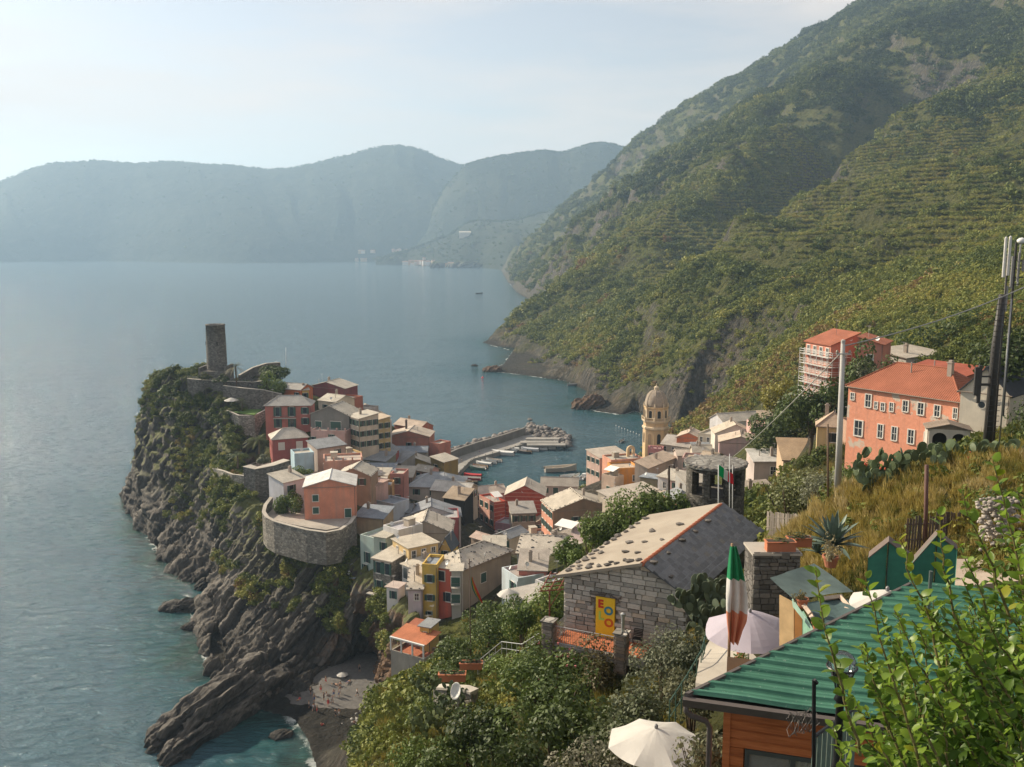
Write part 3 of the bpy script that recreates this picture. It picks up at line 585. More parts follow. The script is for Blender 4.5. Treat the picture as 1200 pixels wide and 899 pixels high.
# ------------------------------------------------------------------ sea
def sea():
    xs = np.concatenate([np.linspace(-9000, -260, 24), np.linspace(-240, 160, 81), np.linspace(180, 9000, 24)])
    ys = np.concatenate([np.linspace(-1500, 90, 8), np.linspace(100, 760, 133), np.geomspace(780, 9500, 40)])
    X, Y = np.meshgrid(xs, ys); sdv = shore_sd(X, Y)
    n, k = X.shape; I = np.arange(n * k).reshape(n, k)
    F = np.stack([I[:-1, :-1], I[:-1, 1:], I[1:, 1:], I[1:, :-1]], -1).reshape(-1, 4)
    me = np_mesh('sea', np.stack([X, Y, 0 * X], -1).reshape(-1, 3), F, True)
    fattr(me, 'sd', sdv.ravel()); return me
def m_sea():
    t = NT('sea_water'); p = t.pos(); sd_ = t.attr('sd').outputs['Fac']
    off = t.math('MULTIPLY', sd_, -1.0)
    n1 = t.noise(p, .045, 5, .6); n2 = t.noise(p, .16, 4, .6)
    sh = t.math('ADD', off, t.math('MULTIPLY', t.math('SUBTRACT', n1, .5), 45.0))
    col = t.ramp(t.math('DIVIDE', sh, 70.0), [(-.0, (.016, .066, .056)), (.10, (.016, .080, .090)), (.28, (.036, .092, .118)), (.9, (.075, .130, .158))])
    bed = t.ramp(t.math('ADD', n2, t.math('DIVIDE', off, 60.0)), [(.42, .75), (.66, 0.0)])
    col = t.mix(bed, col, (.012, .030, .030))
    foam = t.ramp(t.math('ADD', t.math('DIVIDE', t.math('ABSOLUTE', off), 5.0), t.math('MULTIPLY', t.noise(p, .35, 5, .7), 1.5)), [(.75, 1.0), (1.05, 0.0)])
    fo = t.math('MULTIPLY', foam, t.ramp(t.noise(p, .06, 3), [(.44, 0.0), (.54, .85)])); col = t.mix(fo, col, (.55, .58, .56))
    # swell and chop
    w1 = t.n('TexNoise'); w1.inputs['Scale'].default_value = .32; w1.inputs['Detail'].default_value = 7; w1.inputs['Roughness'].default_value = .62; w1.inputs['Distortion'].default_value = .4
    t.l(t.pos((.55, 1.25, 1), (0, 0, R(28))), w1.inputs['Vector'])
    w2 = t.noise(t.pos((.5, 1.2, 1), (0, 0, R(18))), .05, 4, .5)
    t.bump(t.math('ADD', w1.outputs[0], t.math('MULTIPLY', w2, 1.4)), 1.0, 2.4)
    rg = t.math('ADD', .10, t.math('MULTIPLY', fo, .6))
    t.b.inputs['IOR'].default_value = 1.333
    return t.done(col, rg, 0, .5)
link('sea', sea(), m_sea(), kind='structure')

# ------------------------------------------------------------------ far coast across the bay
def far_range(name, crest, Yc, Yf, depth_b, seed, amp, rows=70):
    us = np.linspace(crest[0][0], crest[-1][0], 340); cu = [q[0] for q in crest]
    vs = np.interp(us, cu, [q[1] for q in crest]); yc = Yc(us); yf = Yf(us)
    ts = np.linspace(-.15, 1.6, rows); V = []
    for t_ in ts:
        Yv = yf + (yc - yf) * np.minimum(t_, 1) + np.maximum(t_ - 1, 0) * depth_b
        a, b, c_ = (us - 600) / FPX, CP + SP_ * (449.5 - vs) / FPX, -SP_ + CP * (449.5 - vs) / FPX
        zc = CAMZ + c_ / b * yc; X = a / b * Yv
        tt = np.clip(t_, 0, 1); h = zc * (tt ** .72) * (1 - sstep(1, 1.6, t_) * .9)
        rid = ridged2(us / 42 + .9 * tt + .35 * vn2(us / 25, tt * 3 + 0 * us, seed + 9), .6 * tt + 0 * us, 4, seed)
        h = h + amp * zc * .45 * (rid - .1) * tt * (1 - tt) * 2.0 + 10 * fbm2(us / 9, 9 * tt + 0 * us, 3, seed + 3) * tt * (1 - .7 * tt)
        h = np.where(t_ < 0, -3, np.maximum(h, 0.2)); V.append(np.stack([X, Yv, h], -1))
    V = np.array(V); n, k, _ = V.shape; I = np.arange(n * k).reshape(n, k)
    F = np.stack([I[:-1, :-1], I[:-1, 1:], I[1:, 1:], I[1:, :-1]], -1).reshape(-1, 4)
    o = link(name, np_mesh(name, V.reshape(-1, 3), F, True), M_FAR, kind='structure'); return V
def m_far():
    t = NT('far_slopes'); p = t.pos(); n1 = t.noise(p, .004, 6, .62); n2 = t.noise(p, .02, 5, .6)
    col = t.ramp(n1, [(.3, (.020, .028, .018)), (.55, (.036, .044, .026)), (.75, (.062, .064, .040))])
    col = t.mix(t.ramp(n2, [(.5, 0.0), (.8, .5)]), col, (.08, .075, .055)); t.bump(n2, 1.0, 12)
    return t.done(col, .95, 0, .05)
M_FAR = m_far()
CRA = [(-330, 300), (-240, 291), (-150, 280), (-90, 262), (-45, 238), (-10, 217), (10, 209), (30, 200), (60, 191), (110, 188), (160, 191), (200, 188.5), (245, 192), (280, 194), (312, 198), (345, 196), (380, 188), (412, 180), (440, 172), (465, 169.5), (485, 172), (505, 180),
       (525, 188), (545, 194), (600, 205), (700, 215), (760, 225)]
CRB = [(470, 300), (500, 262), (520, 222), (545, 193.5), (565, 187), (590, 182), (620, 178), (640, 176), (655, 178.5), (668, 177), (685, 170), (703, 166.5), (722, 170), (740, 176), (780, 190), (840, 205)]
CRC = [(440, 304), (470, 296), (500, 286), (530, 275), (545, 263), (560, 258), (585, 260), (610, 257), (650, 246), (700, 250), (760, 260)]
FARA = far_range('far_headland', CRA, lambda u: 6200 + 0 * u, lambda u: 5000 + 250 * np.sin(u / 60) - 250 * sstep(330, 480, u), 1500, 5, .2)
FARB = far_range('far_mountain', CRB, lambda u: 5300 + 0 * u, lambda u: 4750 - 100 * sstep(500, 600, u), 600, 15, .1)
FARC = far_range('far_hill', CRC, lambda u: 4400 - 100 * sstep(560, 680, u), lambda u: 4300 - 520 * sstep(470, 545, u) - 350 * sstep(560, 600, u), 250, 25, .4)

# ------------------------------------------------------------------ haze: even air round everything
def haze():
    b = MB(); b.box(-9300, 9300, -1700, 9700, -6, 900)
    m = bpy.data.materials.new('haze_air'); m.use_nodes = True; t = m.node_tree; t.nodes.clear()
    o = t.nodes.new('ShaderNodeOutputMaterial'); v = t.nodes.new('ShaderNodeVolumePrincipled')
    v.inputs['Color'].default_value = (.46, .66, .88, 1); v.inputs['Density'].default_value = 0.00012; v.inputs['Anisotropy'].default_value = .25
    t.links.new(v.outputs[0], o.inputs['Volume'])
    b.build('haze', m, kind='stuff')
haze()
# ================================================================== the headland cliff
CLIFF = [
    [(228, 437, 345), (203, 447, 350), (180, 490, 352), (164, 545, 352), (150, 582)],
    [(208, 441, 332), (187, 452, 333), (173, 500, 332), (163, 555, 330), (157, 604)],
    [(238, 447, 317), (222, 470, 315), (206, 530, 307), (190, 595, 297), (181, 641)],
    [(266, 480, 304), (254, 510, 301), (240, 570, 291), (222, 630, 278), (211, 677)],
    [(275, 565, 266), (262, 588, 263), (260, 620, 261), (263, 656, 256), (264, 688)],
    [(314, 614, 238), (292, 637, 239), (272, 665, 241), (252, 694, 236), (236, 728)],
    [(328, 641, 225), (308, 670, 226), (284, 705, 224), (262, 747, 218), (249, 779)],
    [(352, 650, 217), (330, 694, 215), (308, 735, 209), (289, 772, 202), (274, 806)],
    [(390, 656, 211), (368, 710, 206), (347, 752, 200), (326, 787, 195), (312, 818)],
    [(420, 668, 207), (408, 722, 203), (396, 758, 201), (386, 786, 199), (376, 807)],
    [(446, 690, 195), (440, 722, 197), (437, 748, 203), (432, 768, 211), (424, 782)],
    [(474, 712, 182), (470, 738, 182), (464, 762, 183), (460, 784, 184), (452, 808)],
    [(505, 745, 166), (500, 765, 164), (490, 790, 162), (482, 815, 160), (470, 840)]]
def cliff_mesh():
    C = np.array([[tuple(P(*q)) if len(q) == 3 else tuple(S(*q)) for q in col] for col in CLIFF])      # cols x rows x 3
    back = C[:, :1] + np.array([6, 14, -2.0]); foot = C[:, -1:] + np.array([0, -1.5, -4.0])
    C = np.concatenate([back, C, foot], 1)
    def up(C, axis, n):
        m = C.shape[axis]; t = np.linspace(0, m - 1, n); i = np.clip(np.floor(t).astype(int), 0, m - 2); f = (t - i)
        g = lambda k: np.take(C, np.clip(k, 0, m - 1), axis)
        sh = [1, 1, 1]; sh[axis] = n; f = f.reshape(sh)
        a, b, c_, d = g(i - 1), g(i), g(i + 1), g(i + 2)          # Catmull-Rom, softened
        tt = .5
        return b + f * (tt * (c_ - a) * .8 + f * ((-3 * b + 3 * c_) - 2 * tt * .8 * (c_ - a) - tt * .8 * (d - b) + f * (2 * b - 2 * c_ + tt * .8 * (c_ - a) + tt * .8 * (d - b))))
    G = up(up(C, 0, 860), 1, 200)
    du = np.gradient(G, axis=0); dv = np.gradient(G, axis=1); N = np.cross(du, dv); N /= np.linalg.norm(N, axis=2, keepdims=True) + 1e-9
    N = np.where((N[..., 1:2] > 0), -N, N)
    x, y, z = G[..., 0], G[..., 1], G[..., 2]
    a = R(56); q = x * math.sin(a) - z * math.cos(a) - .35 * y; l = x * math.cos(a) + z * math.sin(a)
    wob = 1.2 * fbm3(x / 9, y / 9, z / 9, 3, 3)
    slab = ridged3((q + 1.6 * wob) / 4.2, l / 75, y / 40, 4, 7)
    crag = ridged3(x / 13, y / 13, z / 16, 4, 9); fine = ridged3(x / 2.6, y / 2.6, z / 3.4, 4, 13)
    cells = np.floor((q + wob) / 1.9); step = hash2(cells, np.floor((l + 5 * wob) / 13), 3)
    lower = sstep(-115, -70, x)
    c2 = hash3(np.floor((q + wob) / .8), np.floor((l + 3 * wob) / 4.5), np.floor(y / 6), 5); c3 = hash3(np.floor((x + 2 * wob) / 3.4), np.floor(y / 4), np.floor((z + 1.5 * wob) / 3.0), 8)
    d = (lower * 2.1 + (1 - lower) * .6) * slab + (1 - .68 * lower) * 2.6 * crag + .9 * fine + 1.9 * (step - .5) * (.3 + .7 * lower) + 1.1 * (c2 - .5) * (.4 + .6 * lower) + 2.0 * (c3 - .5) * (1 - .75 * lower)
    k = np.ones(200); k[:6] = np.linspace(0, .6, 6); k[150:] = np.linspace(1, .45, 50); edge = np.clip(z + 5, 0, 1)
    G = G + N * (d * k[None, :])[..., None] * edge[..., None]
    n, m, _ = G.shape; I = np.arange(n * m).reshape(n, m)
    F = np.stack([I[:-1, :-1], I[:-1, 1:], I[1:, 1:], I[1:, :-1]], -1).reshape(-1, 4)
    me = np_mesh('cliff', G.reshape(-1, 3), F, False); fattr(me, 'st', (slab * .5 + (step - .5) * .8).ravel()); return me, G
def m_cliff():
    t = NT('slate_cliff'); p = t.pos(); st = t.attr('st').outputs['Fac']
    g = t.n('NewGeometry'); nn = t.n('SeparateXYZ'); t.l(g.outputs['Normal'], nn.inputs[0]); ps = t.n('SeparateXYZ'); t.l(g.outputs['Position'], ps.inputs[0])
    mp = t.n('Mapping'); mp.inputs['Rotation'].default_value = (0, R(-34), 0); t.l(p, mp.inputs[0])
    mp2 = t.n('Mapping'); mp2.inputs['Scale'].default_value = (1.0, .35, .08); t.l(mp.outputs[0], mp2.inputs[0])
    ln = t.noise(mp2.outputs[0], 1.5, 7, .66, .3); n1 = t.noise(p, .07, 5, .6); n2 = t.noise(p, .9, 5, .65)
    f = t.math('ADD', t.math('MULTIPLY', st, .34), t.math('ADD', t.math('MULTIPLY', ln, .75), t.math('MULTIPLY', n2, .25)))
    col = t.ramp(f, [(.25, (.010, .009, .008)), (.45, (.034, .030, .026)), (.62, (.072, .063, .053)), (.84, (.19, .17, .145))])
    rust = t.ramp(t.math('ADD', t.noise(p, .13, 5, .7), t.math('MULTIPLY', t.math('ADD', ps.outputs[0], 46.0), .012)), [(.60, 0.0), (.72, .75)])
    col = t.mix(rust, col, (.125, .068, .034))
    gr = t.math('MULTIPLY', t.ramp(t.math('ADD', nn.outputs[2], t.math('MULTIPLY', n1, .5)), [(.62, 0.0), (.80, 1.0)]), t.ramp(t.math('DIVIDE', ps.outputs[2], 40.0), [(.3, 0.0), (.55, 1.0)]))
    col = t.mix(gr, col, (.085, .090, .030))
    col = t.mix(t.ramp(t.math('DIVIDE', t.math('ADD', ps.outputs[2], t.math('MULTIPLY', n2, 2.0)), 4.0), [(.25, .85), (.8, 0.0)]), col, (.022, .021, .018))
    t.bump(t.math('ADD', ln, t.math('MULTIPLY', n2, .6)), .8, .6)
    return t.done(col, .85, 0, .25)
M_CLIFF = m_cliff()
CLM, CLG = cliff_mesh()
link('cliff', CLM, M_CLIFF, kind='structure')

def sea_rock(label, c0, size, rz, seed, name='sea_rock', sub=5, group='rocks in the sea', tilt=0):
    bm = bmesh.new(); bmesh.ops.create_icosphere(bm, subdivisions=sub, radius=1.0)
    V = np.array([v.co[:] for v in bm.verts]); N = V.copy()
    V = np.sign(V) * np.abs(V) ** .8 * np.array(size)
    ct, s_ = math.cos(rz), math.sin(rz); X = V[:, 0] * ct - V[:, 1] * s_; Yv = V[:, 0] * s_ + V[:, 1] * ct
    V[:, 0] = X; V[:, 1] = Yv
    NX = N[:, 0] * ct - N[:, 1] * s_; NY = N[:, 0] * s_ + N[:, 1] * ct; N[:, 0], N[:, 1] = NX, NY
    w = V + np.array(c0[:]); k = min(size)
    a = R(50); q = w[:, 0] * math.sin(a) - w[:, 2] * math.cos(a) - .35 * w[:, 1]; l = w[:, 0] * math.cos(a) + w[:, 2] * math.sin(a)
    s = max(.5, k * .45)
    st = ridged3(q / (s * 1.1), l / (s * 6), w[:, 1] / (s * 5), 3, seed); stp = hash2(np.floor(q / (s * .6)), np.floor(l / (s * 4)), seed)
    V = V + N * (k * (.30 * st + .22 * fbm3(w[:, 0] / s, w[:, 1] / s, w[:, 2] / s, 3, seed + 5) + .35 * (stp - .5)))[:, None]
    for v, p_ in zip(bm.verts, V): v.co = p_
    me = bpy.data.meshes.new('rock'); bm.to_mesh(me); bm.free(); fattr(me, 'st', st * .5 + (stp - .5) * .8); me.materials.append(M_CLIFF)
    o = link(name, me, None, None, label, 'rock', group); o.location = c0; return o
def rk(label, u, v, size, rz, seed, z=0.0, **kw):
    return sea_rock(label, S(u, v, z), size, R(rz), seed, **kw)
rk('long layered rock spur reaching into the water before the cove', 262, 838, (4.2, 15, 6.5), -32, 3)
rk('ribbed outer rock at the tip of the spur, washed by foam', 222, 852, (3.4, 10, 3.6), -30, 4)
rk('lowest ribbed rock at the near end of the spur', 226, 872, (2.4, 8, 2.6), -24, 6)
rk('block of rock joining the spur to the cliff foot', 300, 815, (6, 8, 6), -30, 8)
rk('flat pale rock shelf below the bastion cliff', 222, 712, (7.5, 3.2, 1.8), 8, 11)
rk('low dark rock awash beside the pale rock shelf', 232, 735, (4, 2, 1.2), 15, 12)
rk('dark rock at the left foot of the headland', 153, 582, (3.6, 2.4, 2.6), 0, 14)
rk('small dark rock off the left foot of the headland', 150, 595, (1.6, 1.2, .8), 20, 15)
rk('boulder at the foot of the cliff below the castle', 195, 655, (2.6, 2, 1.6), 10, 16)
rk('rock ledge in the green inlet below the terrace wall', 240, 688, (2.5, 3, 1.8), -20, 17)
rk('slanting slab rocks at the foot of the terraced spur', 690, 476, (6, 14, 5), -35, 21)
rk('low rocks at the tip of the small cape across the harbour', 577, 435, (7, 6, 3.2), 0, 22)
rk('tiny dark islet off the small cape', 556, 429, (2.5, 2, 1.2), 0, 23)
rk('pale slab leaning at the foot of the middle cape', 628, 410, (4, 12, 6), -40, 24)
rk('far dark stack rock standing off the coast', 513, 314, (28, 20, 22), 0, 25, sub=4)
rk('low dark islet behind the far stack rock', 549, 314, (75, 30, 22), 0, 26, sub=4)
rk('dark reef rock on the beach pebbles at the cove mouth', 330, 862, (2.2, 1.6, .8), 30, 28)
# ------------------------------------------------------------------ cove beach and pebbles
def beach():
    cx, cy = -36, 187; n, m = 36, 48; V = []
    for i in range(n + 1):
        for j in range(m):
            r = i / n; a = 2 * math.pi * j / m; x = cx + 15 * r * math.cos(a); y = cy + 19.5 * r * math.sin(a)
            V.append((x, y, 0))
    V = np.array(V); u = (V[:, 1] - 166) / 34 + (V[:, 0] + 46) / 60
    V[:, 2] = np.clip(-1.2 + 3.0 * u, -1.5, 1.6) + .12 * fbm2(V[:, 0] / 3, V[:, 1] / 3, 3, 5)
    F = [(i * m + j, i * m + (j + 1) % m, (i + 1) * m + (j + 1) % m, (i + 1) * m + j) for i in range(n) for j in range(m)]
    t = NT('beach_sand'); p = t.pos(); nn = t.noise(p, 1.2, 6, .7); vo = t.n('TexVoronoi'); vo.inputs['Scale'].default_value = 3; t.l(p, vo.inputs['Vector'])
    col = t.ramp(nn, [(.3, (.10, .095, .09)), (.7, (.17, .16, .148))]); t.bump(t.math('ADD', nn, vo.outputs['Distance']), .5, .1)
    link('beach', np_mesh('beach', V, np.array(F), True), t.done(col, .95, 0, .1), kind='structure')
    return lambda x, y: float(np.clip(-1.2 + 3.0 * ((y - 166) / 34 + (x + 46) / 60), -1.5, 1.6))
beach_z = beach()
def scatter_stones(name, pts, rad, mat, label=None, sub=1, kind='stuff', squash=.7):
    """many loose stones as one mass"""
    bm = bmesh.new(); bmesh.ops.create_icosphere(bm, subdivisions=sub, radius=1.0); bv = np.array([v.co[:] for v in bm.verts]); bf = np.array([[v.index for v in f.verts] for f in bm.faces]); bm.free()
    V = []; F = []
    for k, (p, r) in enumerate(zip(pts, rad)):
        d = 1 + RNG.uniform(-.25, .25, len(bv))[:, None]; a = RNG.uniform(0, 6.28); ca, sa = math.cos(a), math.sin(a)
        q = bv * d * r * np.array([1.25, .9, squash]); q = np.stack([q[:, 0] * ca - q[:, 1] * sa, q[:, 0] * sa + q[:, 1] * ca, q[:, 2]], 1)
        V.append(q + np.array(p)); F.append(bf + k * len(bv))
    o = link(name, np_mesh(name, np.concatenate(V), np.concatenate(F)), mat, None, label, kind=kind); return o
@cached
def m_boulder(c=(.26, .25, .23)):
    t = NT('boulder'); p = t.pos(); f = t.noise(p, .45, 3); g = t.noise(p, 2.5, 5, .7)
    col = t.ramp(f, [(.3, shade(c, .45)), (.5, c), (.7, shade(c, 1.5))]); col = t.mix(t.ramp(g, [(.45, 0.0), (.75, .5)]), col, shade(c, .5)); t.bump(g, .6, .1)
    return t.done(col, .9, 0, .2)
pp = []; rr_ = []
for k in range(520):
    a = RNG.uniform(0, 1); b_ = RNG.normal(0, 1)
    q = S(372 + 55 * a + 9 * b_, 885 - 40 * a + 4 * RNG.normal(), .1); pp.append((q.x, q.y, beach_z(q.x, q.y) + .05)); rr_.append(abs(RNG.normal(.18, .16)) + .12)
scatter_stones('pebbles', pp, rr_, m_boulder(), 'grey boulders and pebbles along the cove beach')
# ================================================================== builder for the houses
@cached
def m_stripes(c):
    t = NT('striped_plaster'); p = t.pos(); s_ = t.n('SeparateXYZ'); t.l(p, s_.inputs[0])
    f = t.math('FRACT', t.math('MULTIPLY', s_.outputs[2], .83)); band = t.ramp(f, [(.0, 0.0), (.80, 0.0), (.84, 1.0), (.97, 1.0)], 'CONSTANT')
    n = t.noise(p, 1.2, 5); col = t.ramp(n, [(.3, shade(c, .85)), (.7, shade(c, 1.15))]); col = t.mix(band, col, (.58, .30, .22)); t.bump(n, .2, .04)
    return t.done(col, .9, 0, .15)
@cached
def m_worn(c):
    """salmon plaster peeled away in patches to the pale coat and brick below"""
    t = NT('peeling_plaster'); p = t.pos(); a = t.noise(p, .30, 6, .6); b = t.noise(t.pos((1, 1, 1.0), (0, 0, 1)), .55, 6, .65); f = t.noise(p, 2.2, 5)
    col = t.ramp(f, [(.3, shade(c, .9)), (.7, shade(c, 1.08))])
    col = t.mix(t.ramp(a, [(.60, 0.0), (.63, .9)]), col, (.52, .46, .38)); col = t.mix(t.ramp(b, [(.64, 0.0), (.67, .8)]), col, (.36, .22, .17))
    st = t.noise(t.pos((1.4, 1.4, .12)), .9, 4); col = t.mix(t.ramp(st, [(.55, 0.0), (.8, .4)]), col, (.30, .18, .14))
    t.bump(t.math('ADD', f, a), .4, .05); return t.done(col, .92, 0, .12)
def wallmat(w):
    return m_stone((.25, .23, .20), 1.9) if w == 'stone' else m_plaster(w)
SHG = (.045, .095, .075)
WINM = {}
def win_mesh(w, h, kind, col=None):
    key = (round(w, 2), round(h, 2), kind, col)
    if key in WINM: return WINM[key]
    b = MB(); f = min(.16, .13 * w + .02)
    if kind == 'frame':
        b.box(-w / 2 - f, -w / 2, -.09, .05, -h - f, f); b.box(w / 2, w / 2 + f, -.09, .05, -h - f, f)
        b.box(-w / 2, w / 2, -.09, .05, 0, f); b.box(-w / 2 - f * .5, w / 2 + f * .5, -.17, .05, -h - f, -h)
        m = m_paint((.62, .58, .52), .8)
    elif kind == 'pane':
        b.box(-w / 2, w / 2, -.03, .05, -h, 0); m = m_glass_dark()
    elif kind == 'bars':
        b.box(-.03, .03, -.06, -.028, -h, 0); b.box(-w / 2, w / 2, -.058, -.03, -h * .5 - .03, -h * .5 + .03)
        b.box(-w / 2, -w / 2 + .07, -.06, -.028, -h, 0); b.box(w / 2 - .07, w / 2, -.06, -.028, -h, 0); m = m_paint((.66, .64, .60), .6)
    else:
        sw = w * .52; n = 5
        b.box(-sw / 2, sw / 2, -.13, -.095, -h, 0)
        for k in range(n): b.box(-sw / 2 + .05, sw / 2 - .05, -.15, -.13, -h + h * (k + .2) / n, -h + h * (k + .75) / n)
        m = m_paint(col, .6)
    WINM[key] = b.mesh('window_' + kind, m); return WINM[key]
def add_window(house, loc, rz, w, h, shut):
    wo_ = link('window', win_mesh(w, h, 'frame'), None, house); wo_.location = loc; wo_.rotation_euler = (0, 0, rz)
    link('pane', win_mesh(w, h, 'pane'), None, wo_)
    if shut is None: link('glazing_bars', win_mesh(w, h, 'bars'), None, wo_)
    else:
        me = win_mesh(w, h, 'shutter', shut)
        for s_ in (-1, 1):
            o = link('shutter', me, None, wo_); o.location = (s_ * (w / 2 + w * .26 + .02) if w < 1.25 else s_ * w * .26, 0, 0)
def face_pt(hs, face, s_, d):
    if face == 'F': return (s_ * hs['W'], 0, -d), 0
    if face == 'L': return (0, hs['L'] * (1 - s_), -d), -math.pi / 2
    return (hs['W'], hs['L'] * s_, -d), math.pi / 2
STONE_MESHES = []
def stone_mesh(seed, r=1.0):
    rg = random.Random(seed); bm = bmesh.new(); bmesh.ops.create_icosphere(bm, subdivisions=1, radius=r)
    for v in bm.verts: v.co *= 1 + rg.uniform(-.22, .22)
    for v in bm.verts: v.co.z = max(v.co.z * .62, -.35 * r)
    me = bpy.data.meshes.new('stone'); bm.to_mesh(me); bm.free(); return me
def build_house(hs, idx):
    rg = random.Random(idx * 31 + 5); W_, L, h, rise, roof = hs['W'], hs['L'], hs['h'], hs['rise'], hs['roof']
    T = thing('house', hs['label'], 'house', hs['p0'], hs['rz'], 'houses of the cliff town')
    T.location = hs['p0']
    bz = -h - 3.5
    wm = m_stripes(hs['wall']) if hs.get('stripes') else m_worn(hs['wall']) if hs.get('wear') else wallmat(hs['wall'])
    # ---- walls
    b = MB(); top = {'gf': [(0, 0), (W_ / 2, rise), (W_, 0)]}
    A0, B0, C0, D0 = (0, 0), (W_, 0), (W_, L), (0, L)
    zt = [0, 0, 0, 0]
    if roof == 'shb': zt = [0, 0, rise, rise]
    if roof == 'shl': zt = [rise, 0, 0, rise]
    if roof == 'shr': zt = [0, rise, rise, 0]
    if roof == 'flat': zt = [.55] * 4
    vs = [(*p, bz) for p in (A0, B0, C0, D0)] + [(*p, z) for p, z in zip((A0, B0, C0, D0), zt)]
    wl = hs.get('wl')
    fs = [(0, 1, 5, 4), (1, 2, 6, 5), (2, 3, 7, 6)]
    if not wl: fs.append((3, 0, 4, 7))
    b.add(vs, fs)
    if roof == 'gf': b.add([(0, 0, 0), (W_, 0, 0), (W_ / 2, 0, rise), (0, L, 0), (W_, L, 0), (W_ / 2, L, rise)], [(0, 1, 2), (4, 3, 5)])
    if roof == 'gs': b.add([(0, 0, 0), (0, L, 0), (0, L / 2, rise), (W_, 0, 0), (W_, L, 0), (W_, L / 2, rise)], [(1, 0, 2), (3, 4, 5)])
    if roof == 'flat':   # parapet: inner faces and coping
        t_ = .28; z1 = .55
        b.add([(0, 0, z1), (W_, 0, z1), (W_, L, z1), (0, L, z1), (t_, t_, z1), (W_ - t_, t_, z1), (W_ - t_, L - t_, z1), (t_, L - t_, z1),
               (t_, t_, -.1), (W_ - t_, t_, -.1), (W_ - t_, L - t_, -.1), (t_, L - t_, -.1)],
              [(0, 1, 5, 4), (1, 2, 6, 5), (2, 3, 7, 6), (3, 0, 4, 7), (4, 5, 9, 8), (5, 6, 10, 9), (6, 7, 11, 10), (7, 4, 8, 11)])
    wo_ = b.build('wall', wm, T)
    if wl: MB().add([vs[3], vs[0], vs[4], vs[7]], [(0, 1, 2, 3)]).build('side_wall', m_plaster(wl), T)
    # ---- roof
    o_ = .35; b = MB(); th = .16; rc = hs['rc']; planes = []
    if roof == 'gf':
        k = rise / (W_ / 2); lo = -k * o_
        planes = [[(-o_, -o_, lo), (W_ / 2, -o_, rise), (W_ / 2, L + o_, rise), (-o_, L + o_, lo)], [(W_ / 2, -o_, rise), (W_ + o_, -o_, lo), (W_ + o_, L + o_, lo), (W_ / 2, L + o_, rise)]]
    elif roof == 'gs':
        k = rise / (L / 2); lo = -k * o_
        planes = [[(-o_, -o_, lo), (W_ + o_, -o_, lo), (W_ + o_, L / 2, rise), (-o_, L / 2, rise)], [(-o_, L / 2, rise), (W_ + o_, L / 2, rise), (W_ + o_, L + o_, lo), (-o_, L + o_, lo)]]
    elif roof == 'hip':
        a_ = min(W_, L) / 2 * .9; k = rise / (L / 2) if W_ >= L else rise / (W_ / 2); lo = -.12 * 1.5
        if W_ >= L: r0, r1 = (a_, L / 2, rise), (W_ - a_, L / 2, rise)
        else: r0, r1 = (W_ / 2, a_, rise), (W_ / 2, L - a_, rise)
        A1, B1, C1, D1 = (-o_, -o_, lo), (W_ + o_, -o_, lo), (W_ + o_, L + o_, lo), (-o_, L + o_, lo)
        planes = [[A1, B1, r1, r0], [B1, C1, r1], [C1, D1, r0, r1], [D1, A1, r0]] if W_ >= L else [[A1, B1, r0], [B1, C1, r1, r0], [C1, D1, r1], [D1, A1, r0, r1]]
    elif roof == 'shb':
        k = rise / L; planes = [[(-o_, -o_, -k * o_), (W_ + o_, -o_, -k * o_), (W_ + o_, L + o_, rise + k * o_), (-o_, L + o_, rise + k * o_)]]
    elif roof == 'shl':
        k = rise / W_; planes = [[(-o_, -o_, rise + k * o_), (W_ + o_, -o_, -k * o_), (W_ + o_, L + o_, -k * o_), (-o_, L + o_, rise + k * o_)]]
    elif roof == 'shr':
        k = rise / W_; planes = [[(-o_, -o_, -k * o_), (W_ + o_, -o_, rise + k * o_), (W_ + o_, L + o_, rise + k * o_), (-o_, L + o_, -k * o_)]]
    elif roof == 'flat': planes = [[(.29, .29, .0), (W_ - .29, .29, .0), (W_ - .29, L - .29, .0), (.29, L - .29, .0)]]
    else: planes = [[(-o_, -o_, .2), (W_ + o_, -o_, .2), (W_ + o_, L + o_, .2), (-o_, L + o_, .2)]]
    for pl in planes: b.slab([(x, y, z + .17) if roof not in ('flat', 'slab') else (x, y, z) for x, y, z in pl], th)
    rf = b.build('roof', m_roof(rc, 'tile' if hs.get('tile') else 'plain'), T)
    if roof == 'gf': MB().tube([(W_ / 2, -o_, rise + .18), (W_ / 2, L + o_, rise + .18)], .13, 6).build('ridge_cap', m_paint(shade(rc, .85), .9), rf)
    if roof == 'gs': MB().tube([(-o_, L / 2, rise + .18), (W_ + o_, L / 2, rise + .18)], .13, 6).build('ridge_cap', m_paint(shade(rc, .85), .9), rf)
    if roof == 'hip':
        bb = MB(); bb.tube([planes[0][0][:2] + (planes[0][0][2] + .2,), (r0[0], r0[1], rise + .2), (r1[0], r1[1], rise + .2), (W_ + o_, -o_, lo + .2)], .12, 6)
        bb.build('ridge_cap', m_paint(shade(rc, .85), .9), rf)
    if roof in ('gf', 'gs', 'hip', 'shb') and h > 5 and not hs.get('stripes'):
        MB().tube([(-o_, -o_ - .06, -.12), (W_ + o_, -o_ - .06, -.12)], .08, 5).build('gutter', m_paint((.22, .17, .13), .6), rf)
